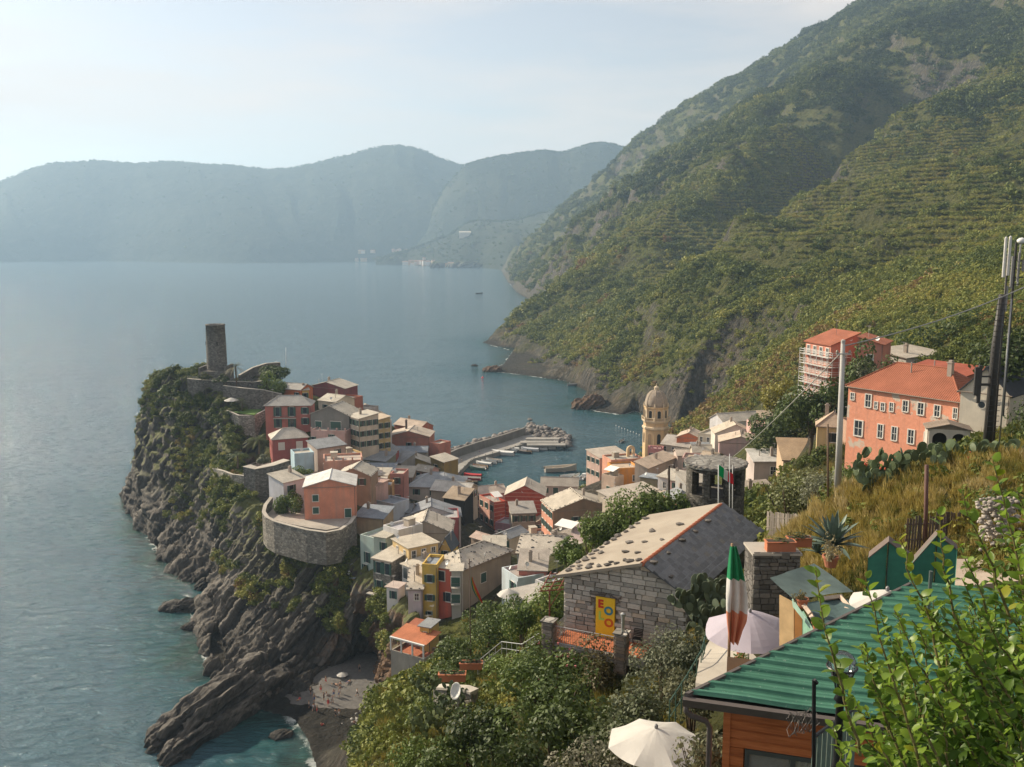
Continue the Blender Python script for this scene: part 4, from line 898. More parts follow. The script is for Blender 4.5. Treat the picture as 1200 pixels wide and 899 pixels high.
    # ---- stones that weigh the slabs down: dark dots along eaves and verges
    if hs.get('stones'):
        V = []; F = []
        for pl in planes:
            q = [Vector((x, y, z + .17)) for x, y, z in pl]; n = len(q)
            pts = []
            for i in range(n):
                e = q[(i + 1) % n] - q[i]; m_ = max(2, int(e.length / 1.35))
                pts += [q[i] + e * ((j + .5) / m_) for j in range(m_)]
            c0 = sum(q, Vector()) / n
            if hs['stones'] == 2: pts += [c0 + (q[i % n] - c0) * rg.uniform(.2, .85) for i in range(14)]
            for p in pts:
                p = p + (c0 - p) * .06; r = rg.uniform(.13, .24)
                k0 = len(V); a = rg.uniform(0, 6.3)
                for zz, rr in ((-.05, 1), (.6, .8)):
                    for j in range(5): V.append((p.x + r * rr * 1.2 * math.cos(a + j * 1.257), p.y + r * rr * math.sin(a + j * 1.257), p.z + r * zz))
                F += [tuple(k0 + 5 + j for j in range(5))] + [(k0 + j, k0 + (j + 1) % 5, k0 + 5 + (j + 1) % 5, k0 + 5 + j) for j in range(5)]
        MB().add(V, F).build('roof_stones', m_paint((.09, .085, .08), .95), rf, kind='stuff')
    # ---- chimney, dish, aerial
    if roof in ('gf', 'gs', 'shb', 'hip') and (hs.get('chim') or rg.random() < .5):
        cx, cy = W_ * rg.uniform(.2, .8), L * rg.uniform(.35, .75); s_ = .32; ht = rise + (2.6 if hs.get('chim') else 1.1)
        c_ = MB(); c_.box(cx - s_, cx + s_, cy - s_, cy + s_, -.2, ht); c_.box(cx - s_ - .1, cx + s_ + .1, cy - s_ - .1, cy + s_ + .1, ht, ht + .12)
        c_.box(cx - s_ * .7, cx + s_ * .7, cy - s_ * .7, cy + s_ * .7, ht + .12, ht + .4)
        c_.build('chimney', m_plaster((.12, .09, .08) if hs.get('chim') else (.38, .32, .27)), rf)
    if hs.get('dish') or rg.random() < .22:
        cx = W_ * rg.uniform(.15, .85); d = MB(); z0 = .5 if roof == 'flat' else .15
        d.tube([(cx, .3, z0 - .6), (cx, .3, z0 + .9)], .035, 5)
        dd = MB(); dd.lathe([(.02, 0), (.22, .03), (.38, .10), (.45, .17), (.44, .19), (.36, .13), (.02, .04)], 12, cap=False)
        ob = d.build('dish_mast', m_paint((.4, .4, .4), .5), rf); do = dd.build('dish', m_paint((.62, .61, .58), .5), rf, smooth=True); do.location = (cx, .22, z0 + .95); do.rotation_euler = (R(62), 0, R(rg.uniform(-50, 50)))
    if rg.random() < .45:
        cx, cy = W_ * rg.uniform(.1, .9), L * rg.uniform(.3, .9); a_ = MB(); zt_ = max(rise, .5) + rg.uniform(1.4, 2.6)
        a_.tube([(cx, cy, -.2), (cx, cy, zt_)], .035, 4)
        for k in range(4): a_.tube([(cx - .5 + .08 * k, cy - .3 + .25 * k, zt_ - .1), (cx + .5 - .08 * k, cy - .3 + .25 * k, zt_ - .1)], .018, 3)
        a_.tube([(cx, cy - .4, zt_ - .1), (cx, cy + .6, zt_ - .1)], .02, 3)
        a_.build('aerial', m_paint((.30, .29, .28), .5), rf)
    if h > 5: MB().tube([(W_ - .12, -.07, -.1), (W_ - .12, -.07, bz)], .055, 5).build('drainpipe', m_paint((.14, .11, .09), .6), T)
    if roof == 'flat' and W_ > 5 and rg.random() < .5:
        tx, ty = W_ * rg.uniform(.25, .7), L * rg.uniform(.45, .75); z0 = .0 if roof == 'flat' else .2
        MB().box(tx - .9, tx + .9, ty - .8, ty + 1.2, z0, z0 + 1.7).build('stair_hut', m_plaster(shade(BEI, rg.uniform(.7, 1.3))), rf); MB().box(tx - 1.05, tx + 1.05, ty - .95, ty + 1.35, z0 + 1.7, z0 + 1.82).build('hut_roof', m_roof(PAL), rf)
        V, F = leaf_clump(60, .3, idx); V = V * np.array([.7, .4, .6]) + np.array([W_ * .15 + .4, .8, z0]); link('terrace_plants', np_mesh('terrace_plants', V, F), m_leaf((.04, .07, .02), (.11, .15, .04)), rf)
    if roof in ('gf', 'gs', 'hip', 'shb') and rg.random() < .5:
        vx, vy = W_ * rg.uniform(.2, .8), L * rg.uniform(.2, .6); MB().tube([(vx, vy, 0), (vx, vy, rise + .7)], .09, 6).build('vent_pipe', m_paint((.30, .27, .24), .7), rf)
    # ---- posts and railing of roof terraces
    if hs.get('posts'):
        n = max(3, int(W_ / 2.4))
        for k in range(n + 1):
            x = .2 + (W_ - .4) * k / n; MB().box(x - .2, x + .2, -.02, .36, .56, 1.35).build('terrace_post', m_plaster(hs['wall'] if hs['wall'] != 'stone' else BEI), T)
        rb = MB(); rb.tube([(.2, .15, 1.25), (W_ - .2, .15, 1.25)], .04, 5)
        rb.build('handrail', m_paint((.25, .25, .25), .5), T)
    if hs.get('awn'):
        x0, x1 = .1 * W_, .8 * W_; a_ = MB(); a_.slab([(x0, .2, 2.0), (x1, .2, 2.0), (x1, 3.4, 2.9), (x0, 3.4, 2.9)], .05)
        aw = a_.build('awning', m_paint((.70, .68, .64), .9), T); p_ = MB()
        for x in (x0 + .05, x1 - .05):
            for y, z in ((.25, 1.97), (3.3, 2.8)): p_.tube([(x, y, 0), (x, y, z)], .04, 5)
        p_.build('awning_frame', m_paint((.3, .3, .3), .5), aw)
    if hs.get('laundry'):
        cols = [(.7, .7, .7), (.6, .62, .66), (.35, .4, .5), (.66, .6, .55), (.7, .7, .68)]
        ln = MB().tube([(.2, -.7, -.6), (W_ - .2, -.7, -.6)], .02, 3).build('washing_line', m_paint((.4, .4, .4)), T)
        for k in range(5):
            x = .4 + k * (W_ - .8) / 5; MB().box(x, x + (W_ - .8) / 6, -.72, -.68, -.62 - 1.0 - .5 * (k % 2), -.6).build('washing', m_paint(cols[k], .9), ln)
    for (s0, s1, d) in hs.get('balc', ()):
        x0, x1 = s0 * W_, s1 * W_; bb = MB(); bb.box(x0, x1, -1.1, .02, -d - .15, -d)
        ba = bb.build('balcony', m_plaster((.48, .44, .38)), T); r_ = MB()
        r_.tube([(x0, -1.05, -d + .95), (x1, -1.05, -d + .95)], .035, 4)
        for k in range(int((x1 - x0) / .28) + 1): r_.tube([(x0 + k * .28, -1.05, -d), (x0 + k * .28, -1.05, -d + .95)], .018, 3)
        for x in (x0, x1): r_.tube([(x, -1.05, -d + .95), (x, 0, -d + .95)], .03, 4)
        r_.build('railing', m_paint((.10, .11, .11), .5), ba)
    if hs.get('frame'):
        f_ = MB()
        for x in (.1, W_ * .33, W_ * .66, W_ - .1): f_.box(x - .12, x + .12, -.15, .1, .56, 2.9)
        f_.box(-.1, W_ + .1, -.2, .15, 2.9, 3.15); f_.box(-.1, .12, .15, L, 2.9, 3.1)
        f_.build('balcony_frame', m_paint((.66, .64, .60), .7), T)
        r_ = MB(); r_.slab([(-.2, .3, 3.1), (W_ + .2, .3, 3.1), (W_ + .2, L, 3.8), (-.2, L, 3.8)], .12); r_.build('terrace_roof', m_roof((.55, .20, .10), 'tile'), T)
    if hs.get('rose'):
        ro = MB(); ro.lathe([(.55, 0), (.55, .06), (.42, .06), (.42, .02)], 20, cap=False)
        o = ro.build('round_window', m_paint((.5, .46, .4), .8), T); o.location = (W_ * .45, -.001, -1.6); o.rotation_euler = (R(90), 0, 0)
        g_ = MB(); g_.lathe([(.42, 0), (.42, .03)], 20); og = g_.build('pane', m_glass_dark(), o)
    # ---- windows
    shut = hs.get('shut', SHG)
    for w in hs['wins']:
        if len(w) == 3:
            f, nc, nr = w; wid = W_ if f == 'F' else L
            for i in range(nc):
                for j in range(nr):
                    ww = min(1.05, wid / nc * .42); hh = min(1.7, h / nr * .55)
                    loc, rz = face_pt(hs, f, (i + .5) / nc, .7 + j * h / nr); add_window(T, loc, rz, ww, hh, shut)
        else:
            f, s_, d, ww, hh = w; loc, rz = face_pt(hs, f, s_, d); add_window(T, loc, rz, ww, hh, shut)
    return T
for i_, hs_ in enumerate(HOUSES): hs_['obj'] = build_house(hs_, i_)
# ---- small houses filling the gaps of the old town, each beside a named neighbour
def infill():
    rg = random.Random(21); cols = [('cream', (.56, .49, .39)), ('pink', (.55, .36, .32)), ('ochre', (.52, .36, .17)), ('grey', (.36, .35, .33)), ('salmon', (.56, .27, .19)), ('white', (.58, .56, .53)), ('brown', (.32, .23, .16))]
    roofs = [('pale', (.50, .455, .385)), ('slate', (.29, .30, .31)), ('tan', (.44, .35, .26))]; foot = [(h['p0'] + Vector((math.cos(h['rz']), math.sin(h['rz']), 0)) * h['W'] / 2 + Vector((-math.sin(h['rz']), math.cos(h['rz']), 0)) * h['L'] / 2, max(h['W'], h['L']) * .36 + min(h['W'], h['L']) * .2, h) for h in HOUSES]
    n = 0; used = set()
    for t in range(1400):
        x, y = rg.uniform(-58, 92), rg.uniform(196, 336)
        if x > -4 and y < 205 + 0 * x: continue
        if -16 < x < -4 and 218 < y < 300: continue
        if -16 < x < 50 and y > 290: continue
        if x > 55 and y < 240: continue
        z = gzs(x, y); s = float(shore_sd(np.array([x]), np.array([y]))[0])
        if s < (26 if x < -28 and y < 240 else 9) or z < 4 or z > 46: continue
        W_, L = rg.uniform(4.5, 7.5), rg.uniform(5, 7.5); r = max(W_, L) * .36 + min(W_, L) * .2; near = min(foot, key=lambda f: (f[0].x - x) ** 2 + (f[0].y - y) ** 2); d = math.hypot(near[0].x - x, near[0].y - y)
        if d > 17 or any(math.hypot(f[0].x - x, f[0].y - y) < (f[1] + r) * .86 for f in foot): continue
        cn, cc = rg.choice(cols); rn, rc = rg.choice(roofs); base = near[2].get('short') or ' '.join(near[2]['label'].split()[:6]); base = ' '.join(w for w in base.split()); 
        for tail in ('with', 'and', 'on', 'above', 'of', 'the', 'by', 'a', 'in', 'behind', 'beside', 'below', 'under', 'between', 'left', 'right', 'over', 'to', 'at', 'before', 'near', 'from', 'into'):
            while base.split()[-1] == tail: base = ' '.join(base.split()[:-1])
        lab = 'small %s house with %s roof beside the %s' % (cn, rn, base)
        if lab in used: continue
        used.add(lab); h = rg.uniform(5.0, 7.5); rz = near[2]['rz'] + rg.choice((0, 0, .1, -.1)); ex = Vector((math.cos(rz), math.sin(rz), 0)); bk = Vector((-ex.y, ex.x, 0)); p0 = Vector((x, y, z + h - 1.5)) - ex * W_ / 2 - bk * L / 2
        hs = dict(label=lab, p0=p0, W=W_, rz=rz, L=L, h=h, roof=rg.choice(['gf', 'gs', 'shb', 'shb', 'flat', 'hip']), rise=rg.uniform(1.0, 1.8), wall=cc, rc=rc, wins=[('F', 2, 2)] if rg.random() < .6 else [('F', 2, 1)], g=0, short='small %s house' % cn); HOUSES.append(hs); build_house(hs, 500 + n); foot.append((Vector((x, y, z)), r, hs)); n += 1
        if n >= 34: break
def gzs(x, y): return float(ground(np.array([x]), np.array([y]))[0])
infill()
# ================================================================== castle
M_RUB = m_stone((.165, .152, .135), 1.5); M_RUB2 = m_stone((.30, .275, .235), 1.5, (.16, .145, .12))
M_COPE = m_plaster((.46, .42, .36)); M_IRON = m_paint((.06, .06, .06), .5); M_STEEL = m_paint((.38, .38, .37), .45, metal=.6)
def castle():
    c0 = P(254.5, 431, 318)
    T = thing('castle_tower', 'round grey stone watch tower on top of the headland', 'tower', c0)
    k = mpp(318); h = 50 * k; r0, r1 = 11.6 * k, 10.8 * k
    b = MB(); b.lathe([(r0, -1), (r0 * .985, h * .5), (r1, h), (r1 + .15, h), (r1 + .15, h + .45), (r1 - .75, h + .45), (r1 - .75, h - 1.4)], 40, cap=False); b.build('shaft', M_RUB, T, True)
    MB().lathe([(r1 - .7, h - 1.5), (r1 - .7, h - 1.4)], 32).build('platform', M_COPE, T)
    w = 17 * k; b = MB(); b.box(-w, w * .9, -w, w * .8, -9, -.6); b.box(-w, -w + .7, -w, w * .8, -.6, .6); b.box(w * .9 - .7, w * .9, -w, w * .8, -.6, .9)
    b.build('square_base', M_RUB, T)
    for a in (-1.2, .4):
        o = MB().box(-.2, .2, -.08, .3, 0, 1.2).build('arrow_slit', m_paint((.01, .01, .01)), T)
        o.location = (r0 * math.sin(a), -r0 * math.cos(a), h * .55); o.rotation_euler = (0, 0, a)
castle()
def wall_run(name, label, cat, pts, hgt, th, mat, cope=True, foot=4.0, rail=False, group=None):
    """masonry wall through ground points: pts hold the top edge"""
    T = thing(name, label, cat, pts[0], group=group); o = Vector(pts[0]); b = MB(); c_ = MB(); r_ = MB()
    q = [Vector(p) - o for p in pts]; n = len(q)
    nr = []
    for i in range(n):
        t = (q[min(i + 1, n - 1)] - q[max(i - 1, 0)]); t.z = 0; t.normalize(); nr.append(Vector((-t.y, t.x, 0)))
    for i in range(n - 1):
        a, b_, na, nb = q[i], q[i + 1], nr[i] * th / 2, nr[i + 1] * th / 2
        dn = Vector((0, 0, -(hgt + foot)))
        b.add([a - na + dn, b_ - nb + dn, b_ + nb + dn, a + na + dn, a - na, b_ - nb, b_ + nb, a + na], [(4, 5, 6, 7), (0, 1, 5, 4), (2, 3, 7, 6)] + ([(3, 0, 4, 7)] if i == 0 else []) + ([(1, 2, 6, 5)] if i == n - 2 else []))
        if cope:
            z0, z1 = Vector((0, 0, .0)), Vector((0, 0, .14)); s_ = 1.25
            c_.add([a - na * s_ + z0, b_ - nb * s_ + z0, b_ + nb * s_ + z0, a + na * s_ + z0, a - na * s_ + z1, b_ - nb * s_ + z1, b_ + nb * s_ + z1, a + na * s_ + z1],
                   [(3, 2, 1, 0), (4, 5, 6, 7), (0, 1, 5, 4), (1, 2, 6, 5), (2, 3, 7, 6), (3, 0, 4, 7)])
        if rail:
            m = max(1, int((b_ - a).length / 2))
            for j in range(m + 1): p = a + (b_ - a) * j / m; r_.tube([p, p + Vector((0, 0, 1))], .035, 4)
            for z in (.55, 1.0): r_.tube([a + Vector((0, 0, z)), b_ + Vector((0, 0, z))], .03, 4)
    b.build('masonry', mat, T)
    if cope: c_.build('coping', M_COPE, T)
    if rail: r_.build('railing', M_STEEL, T)
    return T
wall_run('castle_wall', 'long parapet wall of the castle terrace on the seaward side', 'wall', [P(u, v, Y) for u, v, Y in [(206, 440, 330), (222, 436, 326), (238, 432, 324)]], 2, .6, M_RUB)
wall_run('castle_wall', 'retaining wall with white railing under the castle tower', 'wall', [P(u, v, Y) for u, v, Y in [(220, 444, 312), (240, 445.5, 311), (262, 447, 310), (296, 448, 312), (312, 446, 314)]], 4, .8, M_RUB, rail=True)
wall_run('castle_wall', 'stepped ramp wall right of the castle tower', 'wall', [P(u, v, Y) for u, v, Y in [(280, 440, 322), (296, 431, 330), (312, 426, 336), (328, 425, 340)]], 2, .7, M_RUB)
wall_run('terrace_wall', 'high dark retaining wall below the palm on castle hill', 'wall', [P(u, v, Y) for u, v, Y in [(262, 452, 306), (285, 455, 304), (308, 457, 303), (330, 462, 304)]], 8, .8, M_RUB)
wall_run('terrace_wall', 'pale stone terrace wall on the cliff edge below the palms', 'wall', [P(u, v, Y) for u, v, Y in [(250, 549, 272), (262, 552, 266), (272, 556, 262), (288, 558, 259)]], 6, .6, M_RUB2)
wall_run('terrace_wall', 'dark flank wall with flat top right of the palm terrace', 'wall', [P(u, v, Y) for u, v, Y in [(289, 546, 258), (300, 549, 256), (318, 545, 258), (336, 539, 262)]], 9, 2.4, M_RUB)
wall_run('terrace_wall', 'wall carrying the small lawn below the castle', 'wall', [P(u, v, Y) for u, v, Y in [(266, 481, 298), (280, 487, 294), (298, 487, 294), (312, 480, 300)]], 8, .6, M_RUB2)
# small lawn, terraces
def patch(name, pts, mat, kind='structure', th=.25): b = MB(); b.slab([tuple(p) for p in pts], th); return b.build(name, mat, kind=kind)
t_ = NT('lawn_grass'); f_ = t_.noise(t_.pos(), 2.5, 5, .7); M_LAWN = t_.done(t_.ramp(f_, [(.3, (.06, .12, .02)), (.7, (.14, .22, .05))]), .9)
zl = P(280, 484, 296).z
patch('lawn', [S(267, 482, zl), S(298, 486, zl), S(308, 479, zl), S(275, 477, zl)], M_LAWN)
zt = P(270, 552, 268).z - .6
patch('terrace', [S(251, 552, zt), S(290, 562, zt), S(330, 548, zt), S(300, 530, zt), S(262, 540, zt)], m_plaster((.36, .33, .28)))
# round bastion under the salmon house
bz = P(385, 609, 214).z
wall_run('bastion', 'curved rubble bastion wall under the salmon orange house', 'wall',
         [S(u, v, bz + dz) for u, v, dz in [(318, 583, 2.2), (311, 592, 1.6), (309, 600, 1.0), (313, 606, .6), (322, 611, .4), (340, 616, .3), (360, 621, .3), (382, 624, .3), (398, 621, .3), (410, 613, .3), (416, 605, .3)]], 5.6, .7, m_stone((.23, .208, .175), 1.25), foot=2)
patch('bastion_court', [S(u, v, bz - .35) for u, v in [(313, 603), (322, 609), (340, 614), (360, 618), (382, 621), (398, 618), (410, 610), (416, 603), (400, 590), (330, 585)]], m_plaster((.40, .36, .31)))
# ================================================================== bell tower
def bell_tower():
    Y = 345; k = mpp(Y); c0 = P(767.5, 535, Y); z = lambda v: P(767.5, v, Y).z - c0.z
    T = thing('bell_tower', 'octagonal ochre bell tower with domed cap by the harbour', 'tower', c0, R(22.5 + 8))
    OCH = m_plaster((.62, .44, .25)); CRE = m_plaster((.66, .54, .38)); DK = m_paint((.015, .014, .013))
    r = 15.2 * k; rd = 14.0 * k
    b = MB(); b.lathe([(r, -26), (r, z(503)), (r * .97, z(503)), (r * .97, z(494))], 8); b.build('shaft', OCH, T)
    b = MB(); b.lathe([(r * 1.02, z(502)), (r * 1.07, z(501)), (r * 1.07, z(499)), (r * 1.0, z(498.5))], 8); b.build('string_course', CRE, T)
    b = MB(); b.lathe([(r * 1.0, z(494.5)), (r * 1.10, z(492.5)), (r * 1.10, z(491.3)), (rd * .9, z(491.2))], 8); b.build('gallery', CRE, T)
    b = MB()
    for i in range(8):
        a0, a1 = 2 * math.pi * i / 8, 2 * math.pi * (i + 1) / 8
        p0 = Vector((math.cos(a0), math.sin(a0), 0)) * r * 1.07; p1 = Vector((math.cos(a1), math.sin(a1), 0)) * r * 1.07
        for zz in (z(488.4), z(491)): b.tube([p0 + Vector((0, 0, zz)), p1 + Vector((0, 0, zz))], .11, 4)
        for j in range(7): p = p0 + (p1 - p0) * j / 7; b.tube([p + Vector((0, 0, z(491.2))), p + Vector((0, 0, z(488.4)))], .09, 4)
        b.box(p0.x - .2, p0.x + .2, p0.y - .2, p0.y + .2, z(491.2), z(487.2))
    b.build('balustrade', CRE, T)
    b = MB(); b.lathe([(rd, z(491.5)), (rd, z(477.8)), (rd * 1.06, z(477)), (rd * 1.06, z(475.8)), (rd, z(475.6))], 8); dr = b.build('drum', OCH, T)
    for i in range(8):           # arched bell openings and lower niches
        a = 2 * math.pi * (i + .5) / 8; ap = rd * math.cos(math.pi / 8)
        bb = MB(); w, h = 1.35, 3.1; n = 8
        poly = [(-w / 2, 0), (w / 2, 0), (w / 2, h - w / 2)] + [(w / 2 * math.cos(math.pi * j / n), h - w / 2 + w / 2 * math.sin(math.pi * j / n)) for j in range(1, n)] + [(-w / 2, h - w / 2)]
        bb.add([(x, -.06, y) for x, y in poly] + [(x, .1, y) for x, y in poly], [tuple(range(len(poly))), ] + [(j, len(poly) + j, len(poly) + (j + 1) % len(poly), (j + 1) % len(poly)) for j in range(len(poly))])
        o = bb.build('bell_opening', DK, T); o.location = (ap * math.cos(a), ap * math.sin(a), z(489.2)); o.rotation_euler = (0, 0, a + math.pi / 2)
        ar = MB(); ar.tube([(x * 1.12, -.09, y + (.05 if y > .1 else 0)) for x, y in poly[1:] + poly[:1]], .13, 4, True); ar.build('arch_moulding', CRE, o)
        ap2 = r * math.cos(math.pi / 8)
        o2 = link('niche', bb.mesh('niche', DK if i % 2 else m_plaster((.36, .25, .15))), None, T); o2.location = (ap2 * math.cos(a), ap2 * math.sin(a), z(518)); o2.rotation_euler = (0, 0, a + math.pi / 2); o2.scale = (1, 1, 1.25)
        a0 = 2 * math.pi * i / 8; pl = MB(); pl.box(-.32, .32, -.18, .25, z(491), z(478)); po = pl.build('pilaster', CRE, T); po.location = (rd * math.cos(a0), rd * math.sin(a0), 0); po.rotation_euler = (0, 0, a0 + math.pi / 2)
        f = MB(); f.lathe([(.32, 0), (.32, .5), (.18, .6), (.28, .9), (.02, 1.5)], 6); fo = f.build('finial', CRE, T); fo.location = (rd * 1.0 * math.cos(a0), rd * math.sin(a0), z(475.7))
    pr = []; hd = z(457) - z(475.6); rb = rd * .97
    for j in range(13):
        t = j / 12; pr.append((rb * (math.cos(t * math.pi / 2) ** .78) if t < 1 else .35, z(475.6) + hd * math.sin(t * math.pi / 2) ** 1.05))
    b = MB(); b.lathe([p for p in pr if p[0] > .5] + [(.5, z(456.6))], 32); b.build('dome', m_roof((.40, .33, .26)), T, True)
    rbm = MB()
    for i in range(8):
        a0 = 2 * math.pi * i / 8; rbm.tube([(p[0] * math.cos(a0) * 1.005, p[0] * math.sin(a0) * 1.005, p[1]) for p in pr if p[0] > .5], .12, 4)
    rbm.build('dome_ribs', m_plaster((.46, .37, .28)), T)
    b = MB(); b.lathe([(.85, z(457.3)), (.85, z(454)), (1.05, z(453.8)), (.5, z(452.8)), (.12, z(452)), (.1, z(449.5))], 8); b.build('lantern', CRE, T)
bell_tower()
# small church gable with bell arch on the right bank
def bell_gable():
    c0 = P(739, 532, 312); T = thing('bell_gable', 'small arched bell gable on the flat roofs by the bell tower', 'gable', c0, R(20))
    b = MB(); w, h, n = 2.2, 2.6, 10; OC = m_plaster((.62, .46, .28))
    b.box(-w / 2 - .4, -w / 4, -.35, .35, -2, h * .55); b.box(w / 4, w / 2 + .4, -.35, .35, -2, h * .55)
    for j in range(n):
        a0, a1 = math.pi * j / n, math.pi * (j + 1) / n
        q = [(math.cos(a) * r_, math.sin(a) * r_ + h * .55) for a, r_ in ((a0, w / 4), (a0, w / 2 + .4), (a1, w / 2 + .4), (a1, w / 4))]
        b.add([(x, -.35, z) for x, z in q] + [(x, .35, z) for x, z in q], [(0, 1, 2, 3), (7, 6, 5, 4), (1, 5, 6, 2), (0, 3, 7, 4)])
    b.build('arch', OC, T); MB().lathe([(.45, .2), (.40, .5), (.25, .9), (.05, 1.05)], 10).build('bell', m_paint((.10, .08, .05), .4), T)
bell_gable()
# ================================================================== breakwater and boats
def breakwater():
    CON = m_plaster((.22, .205, .185)); TOPC = m_plaster((.30, .285, .26))
    zq = 1.9; Q = lambda u, v, z=zq: S(u, v, z)
    T = thing('breakwater', 'concrete breakwater pier with high sea wall and mooring quay', 'pier', Q(560, 535))
    o = T.location
    # quay: outline along its water edge then back along the wall
    inner = [(525, 563), (530, 561), (550, 541), (557, 537), (590, 528), (614, 520), (622, 519), (645, 521)]; outer = [(520, 548), (524, 540), (536, 534), (560, 526), (590, 517), (617, 508), (630, 510), (648, 514)]
    b = MB(); pin = [Q(*q) - o for q in inner]; pou = [Q(*q) - o for q in outer]
    for i in range(len(pin) - 1):
        b.slab([pin[i], pin[i + 1], pou[i + 1], pou[i]], 4.5)
    b.build('quay', TOPC, T)
    b = MB(); wl = [(518, 551), (524, 541.5), (537, 535.5), (560, 527.5), (590, 518.5), (616, 509.5)]
    for i in range(len(wl) - 1):
        a, c_ = Q(*wl[i]) - o, Q(*wl[i + 1]) - o; d = (c_ - a); d.z = 0; d.normalize(); n = Vector((-d.y, d.x, 0)) * 1.1
        b.add([a, c_, c_ + n, a + n] + [p + Vector((0, 0, 3.6)) for p in (a, c_, c_ + n, a + n)], [(4, 5, 6, 7), (0, 1, 5, 4), (2, 3, 7, 6), (3, 0, 4, 7), (1, 2, 6, 5)])
    b.build('sea_wall', CON, T)
    b = MB()
    for u, v, w in ((638, 515, 9), (632, 519, 9), (640, 522, 9)): p = Q(u, v) - o; b.box(p.x - w, p.x + w, p.y - 2.2, p.y + 2.2, -.1, .55)
    b.build('quay_blocks', TOPC, T)
    b = MB()
    for i in range(26):
        t = i / 25; k = t * (len(inner) - 2); j = int(min(k, len(inner) - 3)); p = pin[j].lerp(pin[j + 1], k - j) + Vector((0, .5, 0)); b.lathe([(.18, 0), (.14, .3), (.22, .35), (.05, .5)], 6, p.x, p.y)
    b.build('bollards', M_IRON, T)
    pts = []; rad = []
    for i in range(850):
        t = RNG.uniform(0, 1)
        if t < .62:
            k = RNG.uniform(0, 4.999); j = int(k); a, c_ = S(*wl[j], 0), S(*wl[j + 1], 0); p = a.lerp(c_, k - j); d = (c_ - a).normalized(); n = Vector((-d.y, d.x, 0)); s = RNG.uniform(1.2, 8.5)
            p = p + n * s; z = 4.0 - s * .5 + RNG.normal(0, .35)
        else:
            a = RNG.uniform(0, 1); p = S(617 + 50 * a, 506 + 13 * a + RNG.normal(0, 3.6), 0); z = 2.2 - 1.4 * a + RNG.normal(0, .5)
            if a < .5 and RNG.uniform() < .4: p = S(620 + 44 * a, 507 + 5 * a, 0); z = 3
        pts.append((p.x, p.y, z)); rad.append(abs(RNG.normal(.75, .35)) + .3)
    scatter_stones('breakwater_boulders', pts, rad, m_boulder((.20, .18, .165)), 'heaped boulders armouring the outer side of the breakwater', 2, squash=.8)
    pts = []; rad = []
    for i in range(70): q = S(512 + RNG.uniform(0, 14), 528 + RNG.uniform(0, 12), 0); pts.append((q.x, q.y, 2 + RNG.uniform(0, 2.5))); rad.append(RNG.uniform(.5, 1.3))
    scatter_stones('shore_boulders', pts, rad, m_boulder((.30, .23, .20)), 'reddish boulders at the root of the breakwater', 2)
breakwater()
def make_boat(label, pos, L, rz, hull, inner, kind='open', cover=None, group='boats moored in the harbour'):
    T = thing('boat', label, 'boat', pos, rz, group); w = L * .17; h = L * .13 + .15
    n = 11; ring = []; top = []
    for i in range(n):
        t = i / (n - 1); hw = w * (1 - max(0, (t - .45) / .55) ** 2.2) * (.86 + .14 * min(1, t / .3)); sh = h * (1 + .45 * max(0, t - .3) ** 2 * 2)
        ring.append((t * L - L / 2, hw, sh))
    V = []; F = []
    for x, hw, sh in ring:
        V += [(x * (1 if x < 0 else .93), 0, -.25), (x * .99, hw * .72, .05), (x, hw, sh), (x, hw * .86, sh), (x * .98, hw * .8, sh * .45), (x * .98, -hw * .8, sh * .45), (x, -hw * .86, sh), (x, -hw, sh), (x * .99, -hw * .72, .05)]
    k = 9
    hullF = []; inF = []
    for i in range(n - 1):
        a, b_ = i * k, (i + 1) * k
        for p, q in ((0, 1), (1, 2), (7, 8), (8, 0)): hullF.append((a + p, b_ + p, b_ + q, a + q))
        for p, q in ((2, 3), (3, 4), (4, 5), (5, 6), (6, 7)): inF.append((a + p, b_ + p, b_ + q, a + q))
    hullF.append((0, 1, 2, 3, 4, 5, 6, 7, 8))
    MB().add(V, hullF).build('hull', m_paint(hull, .35), T); MB().add(V, inF).build('deck', m_paint(inner, .6), T)
    if cover:
        c_ = MB(); pts = []
        for i in range(n): x, hw, sh = ring[i]; pts += [(x * .96, hw * .98, sh + .02), (x * .96, 0, sh + .30 * math.sin(math.pi * (i + .5) / n) + .1), (x * .96, -hw * .98, sh + .02)]
        c_.add(pts, [(i * 3 + j, i * 3 + 3 + j, i * 3 + 4 + j, i * 3 + 1 + j) for i in range(n - 1) for j in (0, 1)]); c_.build('cover', m_paint(cover, .8), T)
    else:
        for s_ in (-.22, .08):
            MB().box(L * s_ - .13, L * s_ + .13, -w * .8, w * .8, h * .62, h * .74).build('thwart', m_paint((.40, .30, .18), .7), T)
    e = MB(); e.box(-L / 2 - .32, -L / 2 - .02, -.16, .16, h * .6, h + .42); e.box(-L / 2 - .24, -L / 2 - .12, -.07, .07, -.5, h * .6); e.build('outboard_motor', m_paint((.04, .04, .045), .4), T)
    if kind == 'cabin':
        c_ = MB(); c_.prism([(-L * .05, -w * .6), (L * .2, -w * .5), (L * .2, w * .5), (-L * .05, w * .6)], h * .5, h + .75); c_.build('cabin', m_paint((.66, .66, .64), .5), T)
        g = MB(); g.slab([(L * .205, -w * .45, h + .3), (L * .205, w * .45, h + .3), (L * .16, w * .45, h + .77), (L * .16, -w * .45, h + .77)], .03); g.build('windscreen', m_glass_dark(), T)
    return T
WB = (.68, .68, .66)
def S0(u, v): return S(u, v, .05)
